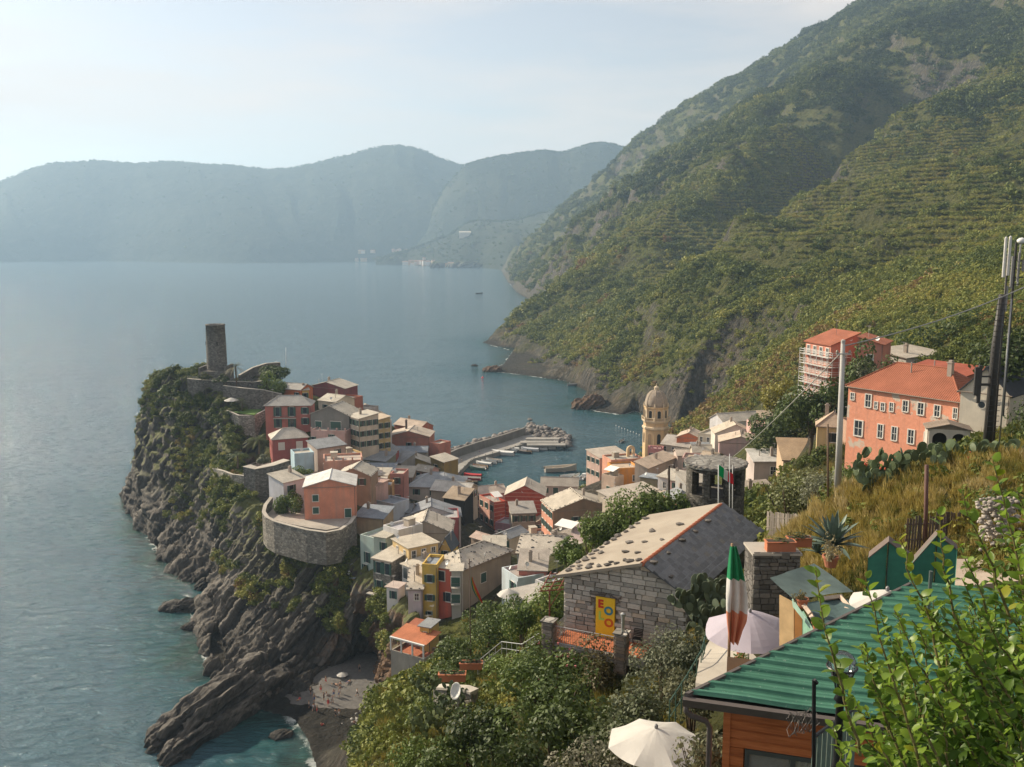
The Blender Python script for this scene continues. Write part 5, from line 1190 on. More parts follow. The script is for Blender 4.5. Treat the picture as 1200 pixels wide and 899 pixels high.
BO = [('white motor boat with cabin at the outer end of the quay', 646, 523, 7.2, 175, WB, (.55, .5, .45), 'cabin', None),
      ('white boat with beige cover moored second from the quay end', 640, 526, 7.5, 172, WB, (.5, .45, .4), 'open', (.62, .58, .5)),
      ('white boat with wooden thwarts moored third from the quay end', 631, 527, 7.0, 170, WB, (.5, .48, .45), 'open', None),
      ('white motor boat with grey cover in the middle of the quay row', 621, 528.5, 7, 168, (.60, .60, .60), (.4, .4, .4), 'open', (.45, .46, .48)),
      ('long slim white boat pointing at the quay, apart from its neighbours', 589, 533, 9, 165, WB, (.55, .55, .53), 'open', (.64, .64, .62)),
      ('white cabin boat beside the long slim white boat', 607, 530, 7, 166, WB, (.5, .5, .5), 'cabin', None),
      ('dark hulled open boat tucked among the white boats', 614, 531, 6, 165, (.06, .07, .08), (.3, .22, .14), 'open', None),
      ('white boat at the right end of the inner quay row', 579, 541, 6.2, 160, WB, (.52, .48, .42), 'open', None),
      ('white boat with grey inside in the inner quay row', 573, 543, 6, 160, (.64, .64, .63), (.4, .4, .4), 'open', None),
      ('white boat with pale cover in the inner quay row', 567, 545, 6.2, 158, WB, (.5, .5, .48), 'open', (.60, .60, .58)),
      ('reddish brown boat among white boats of the inner row', 563, 548, 5.8, 158, (.30, .10, .07), (.4, .3, .2), 'open', None),
      ('white boat with dark green hull stripe in the inner row', 560, 550, 6.4, 156, (.10, .20, .17), (.56, .54, .5), 'open', None),
      ('red covered boat nearest the harbour steps', 554, 559, 6.2, 172, (.45, .035, .035), (.4, .06, .05), 'open', (.48, .04, .045)),
      ('red boat with white inside next to the red covered boat', 553, 562.5, 6.2, 172, (.45, .04, .04), (.6, .58, .55), 'open', None),
      ('dark open boat closest to the harbour houses', 549, 567, 6, 178, (.05, .06, .06), (.28, .22, .16), 'open', None),
      ('small grey boat beside the dark boat at the harbour houses', 543, 565, 5, 170, (.35, .36, .37), (.4, .4, .4), 'open', None),
      ('long grey workboat lying alone in the harbour', 657, 552, 11.5, 12, (.40, .37, .33), (.48, .43, .36), 'open', None),
      ('white boat moored behind the long low grey house', 665, 559.5, 5.5, 20, WB, (.5, .5, .5), 'open', None),
      ('pale blue boat moored behind the long low grey house', 675, 560, 5.5, 60, (.42, .52, .58), (.55, .55, .52), 'open', None),
      ('white boat with cabin off the right bank houses', 684, 560.5, 6, 70, WB, (.5, .5, .5), 'cabin', None),
      ('white dinghy nearest the torn awning house', 697, 560, 5, 100, WB, (.5, .5, .5), 'open', (.5, .52, .55)),
      ('blue and white dinghy under the right bank houses', 696, 556, 5, 95, (.18, .30, .42), (.6, .6, .58), 'open', None),
      ('tiny boat with a figure in the bay left of the bell tower', 729, 518, 4.5, 60, (.45, .45, .45), (.3, .3, .3), 'open', None),
      ('dark speck of a boat far out in the bay', 561.5, 344.5, 12, 20, (.05, .05, .05), (.1, .1, .1), 'open', None),
      ('grey boat moored off the small beach across the harbour', 672, 452, 7, 10, (.2, .2, .2), (.3, .3, .3), 'open', None)]
for lb, u, v, L_, rz_, hc, ic, kd, cv in BO: make_boat(lb, S0(u, v), L_ * 1.22, R(rz_), hc, ic, kd, cv)
def buoy(label, u, v, c_, r=.5):
    b = MB(); b.lathe([(.05, -r * .6), (r * .8, -r * .4), (r, 0), (r * .7, r * .6), (.12, r * .9), (.1, r * 1.6)], 10); b.build('buoy', m_paint(c_, .5), None, True, label=label, cat='buoy', group='mooring buoys').location = S0(u, v)
buoy('red buoy floating off the small cape', 565.5, 443, (.6, .03, .03), 1.0)
for i in range(9): buoy('white float in the line of floats left of the bell tower', 722 + 3.4 * i, 499 + 1.3 * i + .3 * (i % 3), (.7, .7, .68), .32)
# ================================================================== scrub and woods on the slopes (uncountable: instanced leaf clumps)
def m_scrub():
    t = NT('scrub_leaves'); h = t.attr('hue', 'INSTANCER').outputs['Fac']; p = t.pos(); n = t.noise(p, 1.1, 2)
    f = t.math('ADD', h, t.math('MULTIPLY', t.math('SUBTRACT', n, .5), .16))
    col = t.ramp(f, [(.0, (.026, .042, .013)), (.3, (.070, .096, .020)), (.55, (.165, .185, .036)), (.75, (.28, .26, .055)), (.9, (.20, .145, .045)), (1.0, (.19, .10, .04))])
    t.done(col, .6, 0, .2); tr = t.n('BsdfTranslucent'); t.l(col, tr.inputs[0]); ms = t.n('MixShader'); ms.inputs[0].default_value = .22
    t.l(t.b.outputs[0], ms.inputs[1]); t.l(tr.outputs[0], ms.inputs[2]); t.l(ms.outputs[0], t.out.inputs[0]); return t.m
M_SCRUB = m_scrub()
PROTO = bpy.data.collections.new('plant_prototypes')
for k in range(5):
    V, F = leaf_clump([150, 190, 170, 120, 210][k], [.17, .15, .16, .2, .15][k], 100 + k, [.8, 1.0, .7, 1.2, .9][k])
    o = bpy.data.objects.new('shrub_prototype', np_mesh('shrub_prototype', V, F)); o.data.materials.append(M_SCRUB); PROTO.objects.link(o)
def gn_scatter(name, pos, scl, hue, label, kind='stuff', coll=PROTO, nproto=5, zs=None):
    n = len(pos); me = bpy.data.meshes.new(name); me.vertices.add(n); me.vertices.foreach_set('co', np.ascontiguousarray(pos, dtype=np.float32).ravel())
    fattr(me, 'scl', scl); fattr(me, 'hue', hue); fattr(me, 'rot', RNG.uniform(0, 6.28, n)); fattr(me, 'zs', RNG.uniform(.75, 1.25, n) if zs is None else zs)
    a = me.attributes.new('idx', 'INT', 'POINT'); a.data.foreach_set('value', RNG.integers(0, nproto, n).astype(np.int32))
    o = link(name, me, None, None, label, kind=kind)
    g = bpy.data.node_groups.new(name, 'GeometryNodeTree'); g.interface.new_socket('Geometry', in_out='INPUT', socket_type='NodeSocketGeometry'); g.interface.new_socket('Geometry', in_out='OUTPUT', socket_type='NodeSocketGeometry')
    N = g.nodes.new; gi = N('NodeGroupInput'); go = N('NodeGroupOutput'); ip = N('GeometryNodeInstanceOnPoints'); ci = N('GeometryNodeCollectionInfo'); ci.inputs[0].default_value = coll; ci.inputs['Separate Children'].default_value = True; ci.inputs['Reset Children'].default_value = True
    def at(nm, ty='FLOAT'): x = N('GeometryNodeInputNamedAttribute'); x.data_type = ty; x.inputs[0].default_value = nm; return x.outputs[0]
    cr = N('ShaderNodeCombineXYZ'); cs = N('ShaderNodeCombineXYZ'); mu = N('ShaderNodeMath'); mu.operation = 'MULTIPLY'; s_ = at('scl')
    L = g.links.new; L(gi.outputs[0], ip.inputs['Points']); L(ci.outputs[0], ip.inputs['Instance']); ip.inputs['Pick Instance'].default_value = True; L(at('idx', 'INT'), ip.inputs['Instance Index'])
    L(at('rot'), cr.inputs[2]); L(cr.outputs[0], ip.inputs['Rotation']); L(s_, cs.inputs[0]); L(s_, cs.inputs[1]); L(s_, mu.inputs[0]); L(at('zs'), mu.inputs[1]); L(mu.outputs[0], cs.inputs[2]); L(cs.outputs[0], ip.inputs['Scale'])
    L(ip.outputs[0], go.inputs[0]); md = o.modifiers.new('scatter', 'NODES'); md.node_group = g; return o
def hill_scrub():
    n = 175000
    th = np.arctan((RNG.uniform(540, 1260, n) - 600) / FPX); r = np.exp(RNG.uniform(math.log(170), math.log(2950), n))
    x, y = r * np.sin(th), r * np.cos(th); z = ground(x, y); sd_ = shore_sd(x, y); m = terr_mask(x, y, z); z = terraced(z, m, x, y)
    e = 3.0; gx = (ground(x + e, y) - ground(x - e, y)) / (2 * e); gy = (ground(x, y + e) - ground(x, y - e)) / (2 * e); sl = np.hypot(gx, gy)
    patch_ = fbm2(x / 70, y / 70, 4, 201); pr = .74 + .7 * patch_ + .25 * sstep(1100, 1700, y)
    pr = np.where(sl > 1.15, .30, pr) * sstep(4, 22, z + 10 * fbm2(x / 30, y / 30, 2, 7)) ; pr = np.where(sl > .95, pr * .6, pr)
    pr = np.where(y < 470, pr * 1.1, pr)
    keep = (sd_ > 7) & ((y > 330) | (x > 66 + (330 - y) * .12)) & (RNG.uniform(0, 1, n) < pr) & ((m < .45) | (RNG.uniform(0, 1, n) < .13))
    # nothing on the roofs
    for h_ in HOUSES:
        if h_['p0'].y > 120 and h_['p0'].x > 20:
            p0 = h_['p0']; ca, sa = math.cos(h_['rz']), math.sin(h_['rz']); lx = (x - p0.x) * ca + (y - p0.y) * sa; ly = -(x - p0.x) * sa + (y - p0.y) * ca
            keep &= ~((lx > -3.5) & (lx < h_['W'] + 3.5) & (ly > -5.5) & (ly < h_['L'] + 3.5))
    wood = sstep(-.15, .35, fbm2(x / 160 + 5, y / 160, 3, 301)) * sstep(90, 200, z)
    size = (r / 600) ** .88 * (1.35 + .9 * RNG.gamma(2.0, .5, n)) * (1 + .3 * wood); size = np.clip(size, .8, 7.5)
    hue = .50 - .30 * wood + .20 * fbm2(x / 45, y / 45, 3, 401) + RNG.normal(0, .10, n) - .10 * sstep(900, 1800, y)
    rust = sstep(.28, .5, fbm2(x / 38, y / 38, 3, 501)) * (1 - sstep(60, 110, z)) ; hue = np.where(RNG.uniform(0, 1, n) < rust * .7, RNG.uniform(.72, 1, n), hue)
    k = keep; gn_scatter('scrub_woodland', np.stack([x, y, z - .15 * size], 1)[k], size[k], np.clip(hue, 0, 1)[k], 'green and rusty scrub covering the terraced mountain side')
    # vines in rows along the terraces
    n = 400000; th = np.arctan((RNG.uniform(720, 1250, n) - 600) / FPX); r = np.exp(RNG.uniform(math.log(420), math.log(1250), n)); x, y = r * np.sin(th), r * np.cos(th)
    z = ground(x, y); m = terr_mask(x, y, z); q = tq(x, y, z); f = q - np.floor(q); zt_ = terraced(z, m, x, y)
    gap = fbm2(x / 40, y / 40, 3, 611)
    k = (m > .4) & (f > .15) & (f < .36) & (gap > -.35) & (RNG.uniform(0, 1, n) < .8)
    size = np.clip((r / 650) ** .7, .8, 1.8) * RNG.uniform(.9, 1.6, n); hue = np.clip(.66 + .2 * gap + RNG.normal(0, .07, n), 0, .86)
    gn_scatter('vineyard_rows', np.stack([x, y, zt_], 1)[k], size[k], hue[k], 'rows of vines along the stone terraces of the mountain side')
    return
hill_scrub()
def crest_trees():
    for V, nm, n in ((FARA, 'far_headland_trees', 2600), (FARB, 'far_mountain_trees', 2200), (FARC, 'far_hill_trees', 1800)):
        rows, cols, _ = V.shape; top = np.argmax(V[..., 2], axis=0)
        c_ = RNG.integers(0, cols, n); rr_i = np.where(RNG.uniform(0, 1, n) < .45, top[c_], RNG.integers(4, rows, n)); rr_i = np.minimum(rr_i, rows - 1)
        p = V[rr_i, c_] + np.stack([RNG.uniform(-12, 12, n), RNG.uniform(-10, 10, n), np.zeros(n)], 1); p = p[p[:, 2] > 8]
        s = RNG.uniform(3.5, 8.5, len(p)); gn_scatter(nm, p, s, np.clip(RNG.normal(.2, .1, len(p)), 0, 1), 'tiny trees along the hazy far ridge')
crest_trees()
def cliff_scrub():
    n, m, _ = CLG.shape; pos = []; sc = []; hu = []
    for _ in range(16000):
        i, j = RNG.integers(0, n), int(m * abs(RNG.beta(1.1, 2.6))); p = CLG[i, min(j, m - 1)]
        if p[2] < 9: continue
        u_ = i / n * 12
        f = fbm2(np.array([i / 34.]), np.array([j / 17.]), 3, 77)[0]
        if f < ((-.12 if u_ < 4 else .0) if j < 90 else .16) + (.14 if u_ > 5 and j > 40 else 0): continue
        pos.append(p); sc.append(RNG.uniform(.5, 1.5)); hu.append(np.clip(.42 + .8 * (f - .2) + RNG.normal(0, .13), 0, 1))
    gn_scatter('cliff_scrub', np.array(pos), np.array(sc), np.array(hu), 'tufts of scrub clinging to the headland cliff')
cliff_scrub()
# ================================================================== stone house with the yellow door panel
def text_mesh(ch, size, ext, mat):
    cu = bpy.data.curves.new('letter', 'FONT'); cu.body = ch; cu.size = size; cu.extrude = ext; cu.offset = size * .045; cu.align_x = 'CENTER'
    o = bpy.data.objects.new('tmp', cu); COL.objects.link(o); dg = bpy.context.evaluated_depsgraph_get(); me = bpy.data.meshes.new_from_object(o.evaluated_get(dg)); bpy.data.objects.remove(o); me.materials.clear(); me.materials.append(mat); return me
def chamfer_box(seed, j=.06):
    rg = random.Random(seed); c_ = .10; V = []; z = (-.5, -.5 + c_, .5 - c_, .5)
    b = MB(); f = lambda: rg.uniform(-j, j)
    base = [(-.5, -.5), (.5, -.5), (.5, .5), (-.5, .5)]
    lo = [(x * 1 + f() * .5, 0, y + f() * .5) for x, y in base]; hi = [(x * .93 + f(), -1, y * .86 + f()) for x, y in base]; mid = [((a[0]), -.72 + f(), a[2]) for a in lo]
    V = lo + mid + hi; b.add(V, [(0, 1, 5, 4), (1, 2, 6, 5), (2, 3, 7, 6), (3, 0, 4, 7), (4, 5, 9, 8), (5, 6, 10, 9), (6, 7, 11, 10), (7, 4, 8, 11), (8, 9, 10, 11)])
    return b
@cached
def m_rubble_piece(c=(.44, .41, .365), v=1.0):
    t = NT('wall_stone'); oi = t.n('ObjectInfo'); p = t.pos(); g = t.noise(p, 7, 5, .7)
    col = t.ramp(oi.outputs['Random'], [(.0, shade(c, 1 - .45 * v)), (.5, c), (.85, shade(c, 1 + .3 * v)), (1.0, (c[0] * (1 + .25 * v), c[1] * (1 + .08 * v), c[2] * .9))]); col = t.mix(t.ramp(g, [(.4, 0.0), (.75, .5)]), col, shade(c, .5)); t.bump(g, .6, .03)
    return t.done(col, .93, 0, .15)
def eolo_house():
    p0 = P(661, 674, 47); p1 = S(806, 697, p0.z); e = p1 - p0; Wd = e.length; ex = e / Wd; bk = Vector((6.2, 10.6, 0)); bl = bk.length; by = bk / bl; s = .66; rise = 1.25; Lh = 12.3
    T = thing('stone_house', 'grey stone house with sunlit pale roof and yellow door panel', 'house', p0)
    L2W = lambda x, y, z: ex * x + by * y + Vector((0, 0, z))
    out = Vector((ex.y, -ex.x, 0))
    rz = math.atan2(ex.y, ex.x); hb = -4.2
    # masonry core
    b = MB(); q = [L2W(0, 0, hb), L2W(Wd, 0, hb), L2W(Wd, 0, 0), L2W(Wd * s, 0, rise), L2W(0, 0, 0), L2W(0, Lh, hb), L2W(Wd, Lh, hb), L2W(Wd, Lh, 0), L2W(Wd * s, Lh, rise), L2W(0, Lh, 0)]
    b.add(q, [(0, 1, 2, 3, 4), (9, 8, 7, 6, 5), (1, 6, 7, 2), (5, 0, 4, 9)]); b.build('wall', m_stone((.25, .235, .21), 3.2, (.17, .155, .135)), T)
    # the gable wall stone by stone
    meshes = [chamfer_box(k).mesh('stone', m_rubble_piece()) for k in range(9)]; rg = random.Random(3); z = -3.45; cnt = 0
    while z < rise - .12 and cnt < 296:
        h = rg.uniform(.17, .30); zc = z + h / 2
        xl = 0 if zc < 0 else zc / rise * Wd * s; xr = Wd if zc < 0 else Wd - zc / rise * Wd * (1 - s)
        x = xl + .04
        while x < xr - .12 and cnt < 296:
            w = min(rg.uniform(.28, .78), xr - x - .03)
            if w < .1: break
            if not (1.72 < x + w / 2 < 2.95 and -2.95 < zc < -.72):
                o = link('stone', meshes[rg.randrange(9)], None, T); o.location = L2W(x + w / 2, 0, zc) + out * .0; o.rotation_euler = (0, 0, rz); o.scale = (w - .03, rg.uniform(.05, .12), h - .025); cnt += 1
            x += w
        z += h
    # door: lintel, reveal, yellow panel with the letters
    fx = 1.82; fw = 1.02; fz0, fz1 = -2.92, -.80
    def face(o, x, z, d=.0): o.location = L2W(x, 0, z) + out * d; o.rotation_euler = (0, 0, rz); return o
    face(MB().box(-.85, .85, -.16, 0, 0, .2).build('lintel', m_stone((.20, .185, .165), 2), T), fx + fw / 2, fz1 + .03)
    dp = face(MB().box(0, fw, -.13, 0, 0, fz1 - fz0).build('door_panel', m_paint((.80, .52, .03), .6, .05), T, label='yellow door panel with coloured letters'), fx, fz0)
    for ch, x, zz, c_ in (('E', .27, 1.62, (.55, .05, .02)), ('O', .70, 1.30, (.05, .22, .30)), ('L', .30, .98, (.42, .60, .12)), ('O', .72, .66, (.60, .12, .02))):
        o = link('letter', text_mesh(ch, .58, .012, m_paint(c_, .6, .04)), None, dp); o.location = (x, -.142, zz - .06); o.rotation_euler = (R(90), 0, 0)
    # roof: left pale slope, right slated slope
    ov = .32; th = .16; lo = -rise / (Wd * s) * ov; ro = -rise / (Wd * (1 - s)) * ov
    t = NT('pale_roof'); pz = t.pos(); n1 = t.noise(pz, .5, 5, .6); n2 = t.noise(pz, 5, 5, .7); col = t.ramp(n1, [(.3, (.27, .23, .185)), (.7, (.36, .315, .255))]); col = t.mix(t.ramp(n2, [(.45, 0.0), (.8, .35)]), col, (.33, .27, .21)); t.bump(n2, .3, .02); MR = t.done(col, .9, 0, .15)
    b = MB(); b.slab([L2W(-ov, -ov, lo + .14), L2W(Wd * s, -ov, rise + .14), L2W(Wd * s, Lh + .2, rise + .14), L2W(-ov, Lh + .2, lo + .14)], th); lr = b.build('pale_roof_slope', MR, T)
    MS = m_paint((.105, .11, .12), .85, .25, 3)
    b = MB(); b.slab([L2W(Wd * s + .01, -ov, rise + .10), L2W(Wd + ov, -ov, ro + .10), L2W(Wd + ov, Lh + .2, ro + .10), L2W(Wd * s + .01, Lh + .2, rise + .10)], th * .6); rr2 = b.build('slate_roof_slope', MS, T)
    sm = []
    for k in range(4): bb = chamfer_box(k + 40, .03); sm.append(bb.mesh('slate', m_rubble_piece((.20, .205, .215), .5)))
    run = Vector(L2W(Wd + ov, 0, ro)) - Vector(L2W(Wd * s, 0, rise)); rl = run.length; rd = run / rl; nrm = by.cross(rd).normalized(); nrm = nrm if nrm.z > 0 else -nrm
    M3 = Matrix((by, -nrm, rd)).transposed() if True else None
    nc = 9
    for r_ in range(nc):
        n = 29 + (r_ % 2)
        for j in range(n):
            if (r_ * 30 + j) >= 296: break
            y = -ov + (Lh + ov + .2) * (j + .5 - .25 * (r_ % 2)) / n
            p = Vector(L2W(Wd * s, 0, rise + .115)) + by * y + rd * (rl * (r_ + .5) / nc) + nrm * .012
            o = link('slate', sm[(r_ * 7 + j * 3) % 4], None, rr2); o.matrix_local = Matrix.Translation(p) @ M3.to_4x4() @ Matrix.Rotation(R(-3), 4, 'X') @ Matrix.Diagonal((.43, .035, rl / nc * 1.12, 1))
    tm = MB(); tm.lathe([(.13, 0), (.11, .5)], 8); me = tm.mesh('ridge_tile', m_roof((.46, .15, .08)))
    for j in range(25):
        o = link('ridge_tile', me, None, T); o.matrix_local = Matrix.Translation(L2W(Wd * s, -ov + j * .5, rise + .08)) @ by.to_track_quat('Z', 'Y').to_matrix().to_4x4()
    # stones laid on the roof
    stm = [stone_mesh(k) for k in range(6)]
    for m_ in stm: m_.materials.append(m_boulder((.15, .135, .12)))
    spots = [(.10, .2), (.22, .25), (.34, .2), (.46, .22), (.56, .2), (.66, .28), (.8, .3), (.9, .32), (.16, .9), (.3, .8), (.55, .75), (.72, .7), (.06, 1.0), (.05, 1.8), (.12, 2.0), (.06, 2.6), (.2, 2.2), (.07, 3.3), (.05, 4.0), (.18, 3.3), (.06, 4.7), (.05, 5.5), (.06, 6.3), (.05, 7.1), (.07, 8.0), (.06, 9), (.05, 10), (.07, 11.1), (.55, 2.6), (.75, 2.0), (.62, 4.4), (.84, 4.3), (.4, 4.8), (.5, 7.0), (.8, 7.6)]
    for k, (a, y) in enumerate(spots):
        x = -ov + (Wd * s + ov) * a; zz = lo + (rise - lo) * a + .14
        o = link('roof_stone', stm[k % 6], None, None, 'dark stone weighing down the pale roof of the stone house', 'stone', 'stones weighing down the stone house roof'); r_ = rg.uniform(.13, .22); o.location = p0 + L2W(x, y, zz + r_ * .3); o.scale = (r_ * 1.35, r_, r_ * .9); o.rotation_euler = (0, 0, rg.uniform(0, 3))
    for k, (a, y) in enumerate([(.12, .3), (.15, 2.2), (.12, 4.4), (.14, 6.4), (.5, .2), (.9, .1), (.13, 8.6)]):
        x = Wd * s + (Wd + ov - Wd * s) * a; zz = rise + (ro - rise) * a + .17
        o = link('roof_stone', stm[k % 6], None, None, 'dark stone weighing down the slate roof slope of the stone house', 'stone', 'stones weighing down the stone house roof'); r_ = rg.uniform(.14, .2); o.location = p0 + L2W(x, y, zz + r_ * .25); o.scale = (r_ * 1.35, r_, r_ * .9); o.rotation_euler = (0, 0, rg.uniform(0, 3))
    return p0, L2W, out, rz, Wd
EO, L2W, EOUT, ERZ, EWD = eolo_house()
def eolo_terrace():
    z0 = EO.z - 2.96; T = thing('house_terrace', 'terracotta tiled terrace with railing before the yellow door', 'terrace', Vector((EO.x, EO.y, z0)))
    o = Vector(T.location); q = lambda x, y, z=0: L2W(x, 0, z) + EOUT * y
    b = MB(); b.slab([q(.0, -.02, -.02), q(0, 2.0, -.02), q(5.0, 2.0, -.02), q(5.0, -.02, -.02)], .35); b.build('slab', m_plaster((.30, .28, .25)), T)
    tm = MB().box(0, .32, -.32, 0, 0, .03).mesh('floor_tile', m_roof((.55, .19, .09)))
    for i in range(14):
        for j in range(5): t_ = link('floor_tile', tm, None, T); t_.location = q(.15 + i * .335, .06 + j * .335, .0); t_.rotation_euler = (0, 0, ERZ)
    b = MB()
    for x0, y0, x1, y1 in ((.25, 1.9, 3.5, 1.9), (.25, .3, .25, 1.9)):
        n = int((abs(x1 - x0) + abs(y1 - y0)) / .11)
        for k in range(n + 1): a = k / n; p = q(x0 + (x1 - x0) * a, y0 + (y1 - y0) * a); b.tube([p, p + Vector((0, 0, .95))], .012, 4)
        for z in (.08, .95): b.tube([q(x0, y0, z), q(x1, y1, z)], .02, 4)
    b.build('railing', M_STEEL, T)
    pm = [chamfer_box(60 + k).mesh('stone', m_rubble_piece((.26, .22, .19))) for k in range(4)]; rg = random.Random(9)
    for x, y, hh in ((-.05, 1.85, 1.15), (3.8, 1.85, 1.2)):
        pl = MB(); pl.box(-.27, .27, -.27, .27, -.9, hh); po = pl.build('pillar', m_stone((.22, .2, .17), 3), T); po.location = q(x, y); po.rotation_euler = (0, 0, ERZ)
        for side in range(4):
            z = -.8
            while z < hh - .1:
                h = rg.uniform(.13, .2); s_ = link('stone', pm[rg.randrange(4)], None, po); a = side * math.pi / 2; s_.location = (.27 * math.sin(a), -.27 * math.cos(a), z + h / 2); s_.rotation_euler = (0, 0, a); s_.scale = (rg.uniform(.44, .54), .05, h - .02); z += h
        c_ = MB(); c_.box(-.36, .36, -.36, .36, hh, hh + .07); c_.build('cap', m_stone((.3, .28, .25), 2), po)
    fl = MB(); fl.lathe([(.085, 1.27), (.085, 2.05), (.13, 2.08), (.13, 2.2), (.03, 2.26)], 12); f_ = fl.build('flue_pipe', m_paint((.5, .5, .48), .35, metal=.7), T); f_.location = q(3.85, 1.85)
    # folding chair by the wall
    c0 = o + q(4.2, .5, .0); C = thing('folding_chair', 'black folding chair against the stone house wall', 'chair', c0, ERZ); MBK = m_paint((.02, .02, .02), .5)
    for x in (-.22, .22):
        MB().tube([(x, -.25, 0), (x, .15, .9)], .018, 5).build('leg', MBK, C); MB().tube([(x, .22, 0), (x, -.2, .46)], .018, 5).build('leg', MBK, C)
    st = MB()
    for k in range(6): st.box(-.22, .22, -.2 + k * .065, -.15 + k * .065, .45, .47)
    st.build('seat', MBK, C); bkk = MB()
    for k in range(5): bkk.box(-.22, .22, .02 + k * .035, .035 + k * .035, .58 + k * .07, .63 + k * .07)
    bkk.build('backrest', MBK, C)
    for u, v, c_ in ((648, 752, 'left of'), (652, 745, 'behind')):
        pot('small terracotta pot of flowers %s the left terrace pillar' % c_, S(u, v, z0 - .1), .22, .28, (.25, .10, .12))
def pot(label, loc, r, h, leaf=(.07, .11, .03), n=160, kind='round', plant=.35):
    T = thing('flower_pot', label, 'plant pot', loc, 0, 'terracotta plant pots'); M = m_plaster((.46, .17, .09), .2)
    if kind == 'round': b = MB(); b.lathe([(r * .68, 0), (r * .95, h * .8), (r * 1.08, h * .8), (r * 1.08, h), (r * .9, h), (r * .85, h * .85)], 14, cap=False); b.add([(r * .68 * math.cos(a * .4488), r * .68 * math.sin(a * .4488), 0) for a in range(14)], [tuple(range(13, -1, -1))])
    else: b = MB(); b.prism([(-r * 1.7, -r * .6), (r * 1.7, -r * .6), (r * 1.7, r * .6), (-r * 1.7, r * .6)], 0, h * .9); b.box(-r * 1.8, r * 1.8, -r * .7, r * .7, h * .9, h)
    b.build('pot', M, T); so = MB(); so.lathe([(r * .85, h * .86), (r * .85, h * .9)], 12) if kind == 'round' else so.box(-r * 1.6, r * 1.6, -r * .5, r * .5, h, h + .01); so.build('soil', m_paint((.05, .035, .025), .95), T)
    V, F = leaf_clump(n, .14, int(abs(loc[0] * 100 + loc[1] * 77)) % 9999); V = V * np.array([r * (1.3 if kind == 'round' else 1.9), r * 1.3, plant]); V[:, 2] += h * .9
    link('plant', np_mesh('plant', V, F), m_leaf(shade(leaf, .7), shade(leaf, 1.5)), T); return T
eolo_terrace()
# ================================================================== round stone tower with open arcade
def round_tower():
    Y = 88; c0 = P(839, 540, Y); k = mpp(Y); r = 34.5 * k; T = thing('round_stone_tower', 'low round stone tower with arcade and flat slab roof', 'tower', c0); MS = m_stone((.125, .115, .10), 2.6, (.06, .055, .05))
    n = 48; solid = MB(); zt, za, zb, z0 = -.35, -.75, -3.0, -9.0
    op = [(-155, -128), (-112, -82), (-64, -40), (60, 80), (100, 125)]            # openings in degrees, 0 = right, -90 = towards viewer
    def isop(a): return any(lo < a < hi for lo, hi in op)
    for i in range(n * 2):
        a0, a1 = -180 + 360 * i / (n * 2), -180 + 360 * (i + 1) / (n * 2); am = (a0 + a1) / 2
        def quad(rr, za_, zb_): return [(rr * math.cos(R(a)), rr * math.sin(R(a)), z) for a, z in ((a0, za_), (a1, za_), (a1, zb_), (a0, zb_))]
        segs = [(z0, zb), (za, zt)] if isop(am) else [(z0, zt)]
        for lo, hi in segs:
            q = quad(r, lo, hi) + quad(r - .6, lo, hi); solid.add(q, [(0, 1, 2, 3), (5, 4, 7, 6), (3, 2, 6, 7), (0, 4, 5, 1), (0, 3, 7, 4), (1, 5, 6, 2)])
    solid.build('drum', MS, T)
    fl = MB(); fl.lathe([(r - .61, zb - .1), (r - .61, zb)], 32); fl.build('floor', m_plaster((.2, .18, .16)), T)
    ro = MB(); ro.lathe([(r + .22, -.36), (r + .22, -.18), (r + .1, -.1), (.3, .12)], 40); ro.build('roof', m_stone((.22, .21, .19), 1.6, (.14, .13, .12)), T)
    rs = [stone_mesh(80 + k) for k in range(3)]
    for m_ in rs: m_.materials.append(m_boulder((.22, .2, .18)))
    for k in range(30):
        a = k / 30 * 6.283; o = link('rim_stone', rs[k % 3], None, T); o.location = ((r + .12) * math.cos(a), (r + .12) * math.sin(a), -.12); o.scale = (.24, .2, .17); o.rotation_euler = (0, 0, a + 1.4)
round_tower()
# ================================================================== flags and poles
def cloth_stripes(T, hoist, dirs, L, h, cols, seed, sag=.0, nx=18, nz=8, names='stripe'):
    """flag of stripes along the fly; dirs: fly direction vector, drop sags the fly end"""
    rg = random.Random(seed); d = Vector(dirs).normalized(); side = Vector((-d.y, d.x, 0)); n = len(cols)
    for i, c_ in enumerate(cols):
        b = MB(); V = []; F = []
        for a in range(nx + 1):
            t = (i + a / nx) / n
            for j in range(nz + 1):
                s_ = j / nz; w = .16 * h * math.sin(t * 7 + s_ * 1.5 + seed) * t
                V.append(Vector(hoist) + d * (L * t) + side * w + Vector((0, 0, -h * s_ - sag * t ** 1.3 + .05 * math.sin(6 * t + seed))))
        for a in range(nx):
            for j in range(nz): k = a * (nz + 1) + j; F.append((k, k + nz + 1, k + nz + 2, k + 1))
        o = b.add(V, F).build(names, m_paint(c_, .85, .08), T, True)
IT = [(.0, .30, .09), (.62, .62, .60), (.55, .02, .03)]
def pole(label, base, top, r0, r1, mat, name='pole', cat='pole', cap=None):
    b = MB(); d = Vector(top) - Vector(base); T = thing(name, label, cat, base); b.tube([(0, 0, -.5), d], [r0, r1], 10); b.build('shaft', mat, T, True)
    if cap: MB().lathe([(cap, d.z), (cap, d.z + cap * 1.2), (.01, d.z + cap * 1.6)], 8, d.x, d.y).build('cap', mat, T)
    return T
MPOLE = m_paint((.55, .55, .53), .45); MWOOD = m_paint((.16, .11, .075), .85)
b0 = P(842, 640, 66); t0 = P(842, 545, 66); FP = pole('white flagpole flying an Italian tricolour before the round tower', b0, t0, .05, .035, MPOLE, 'flagpole', 'flagpole')
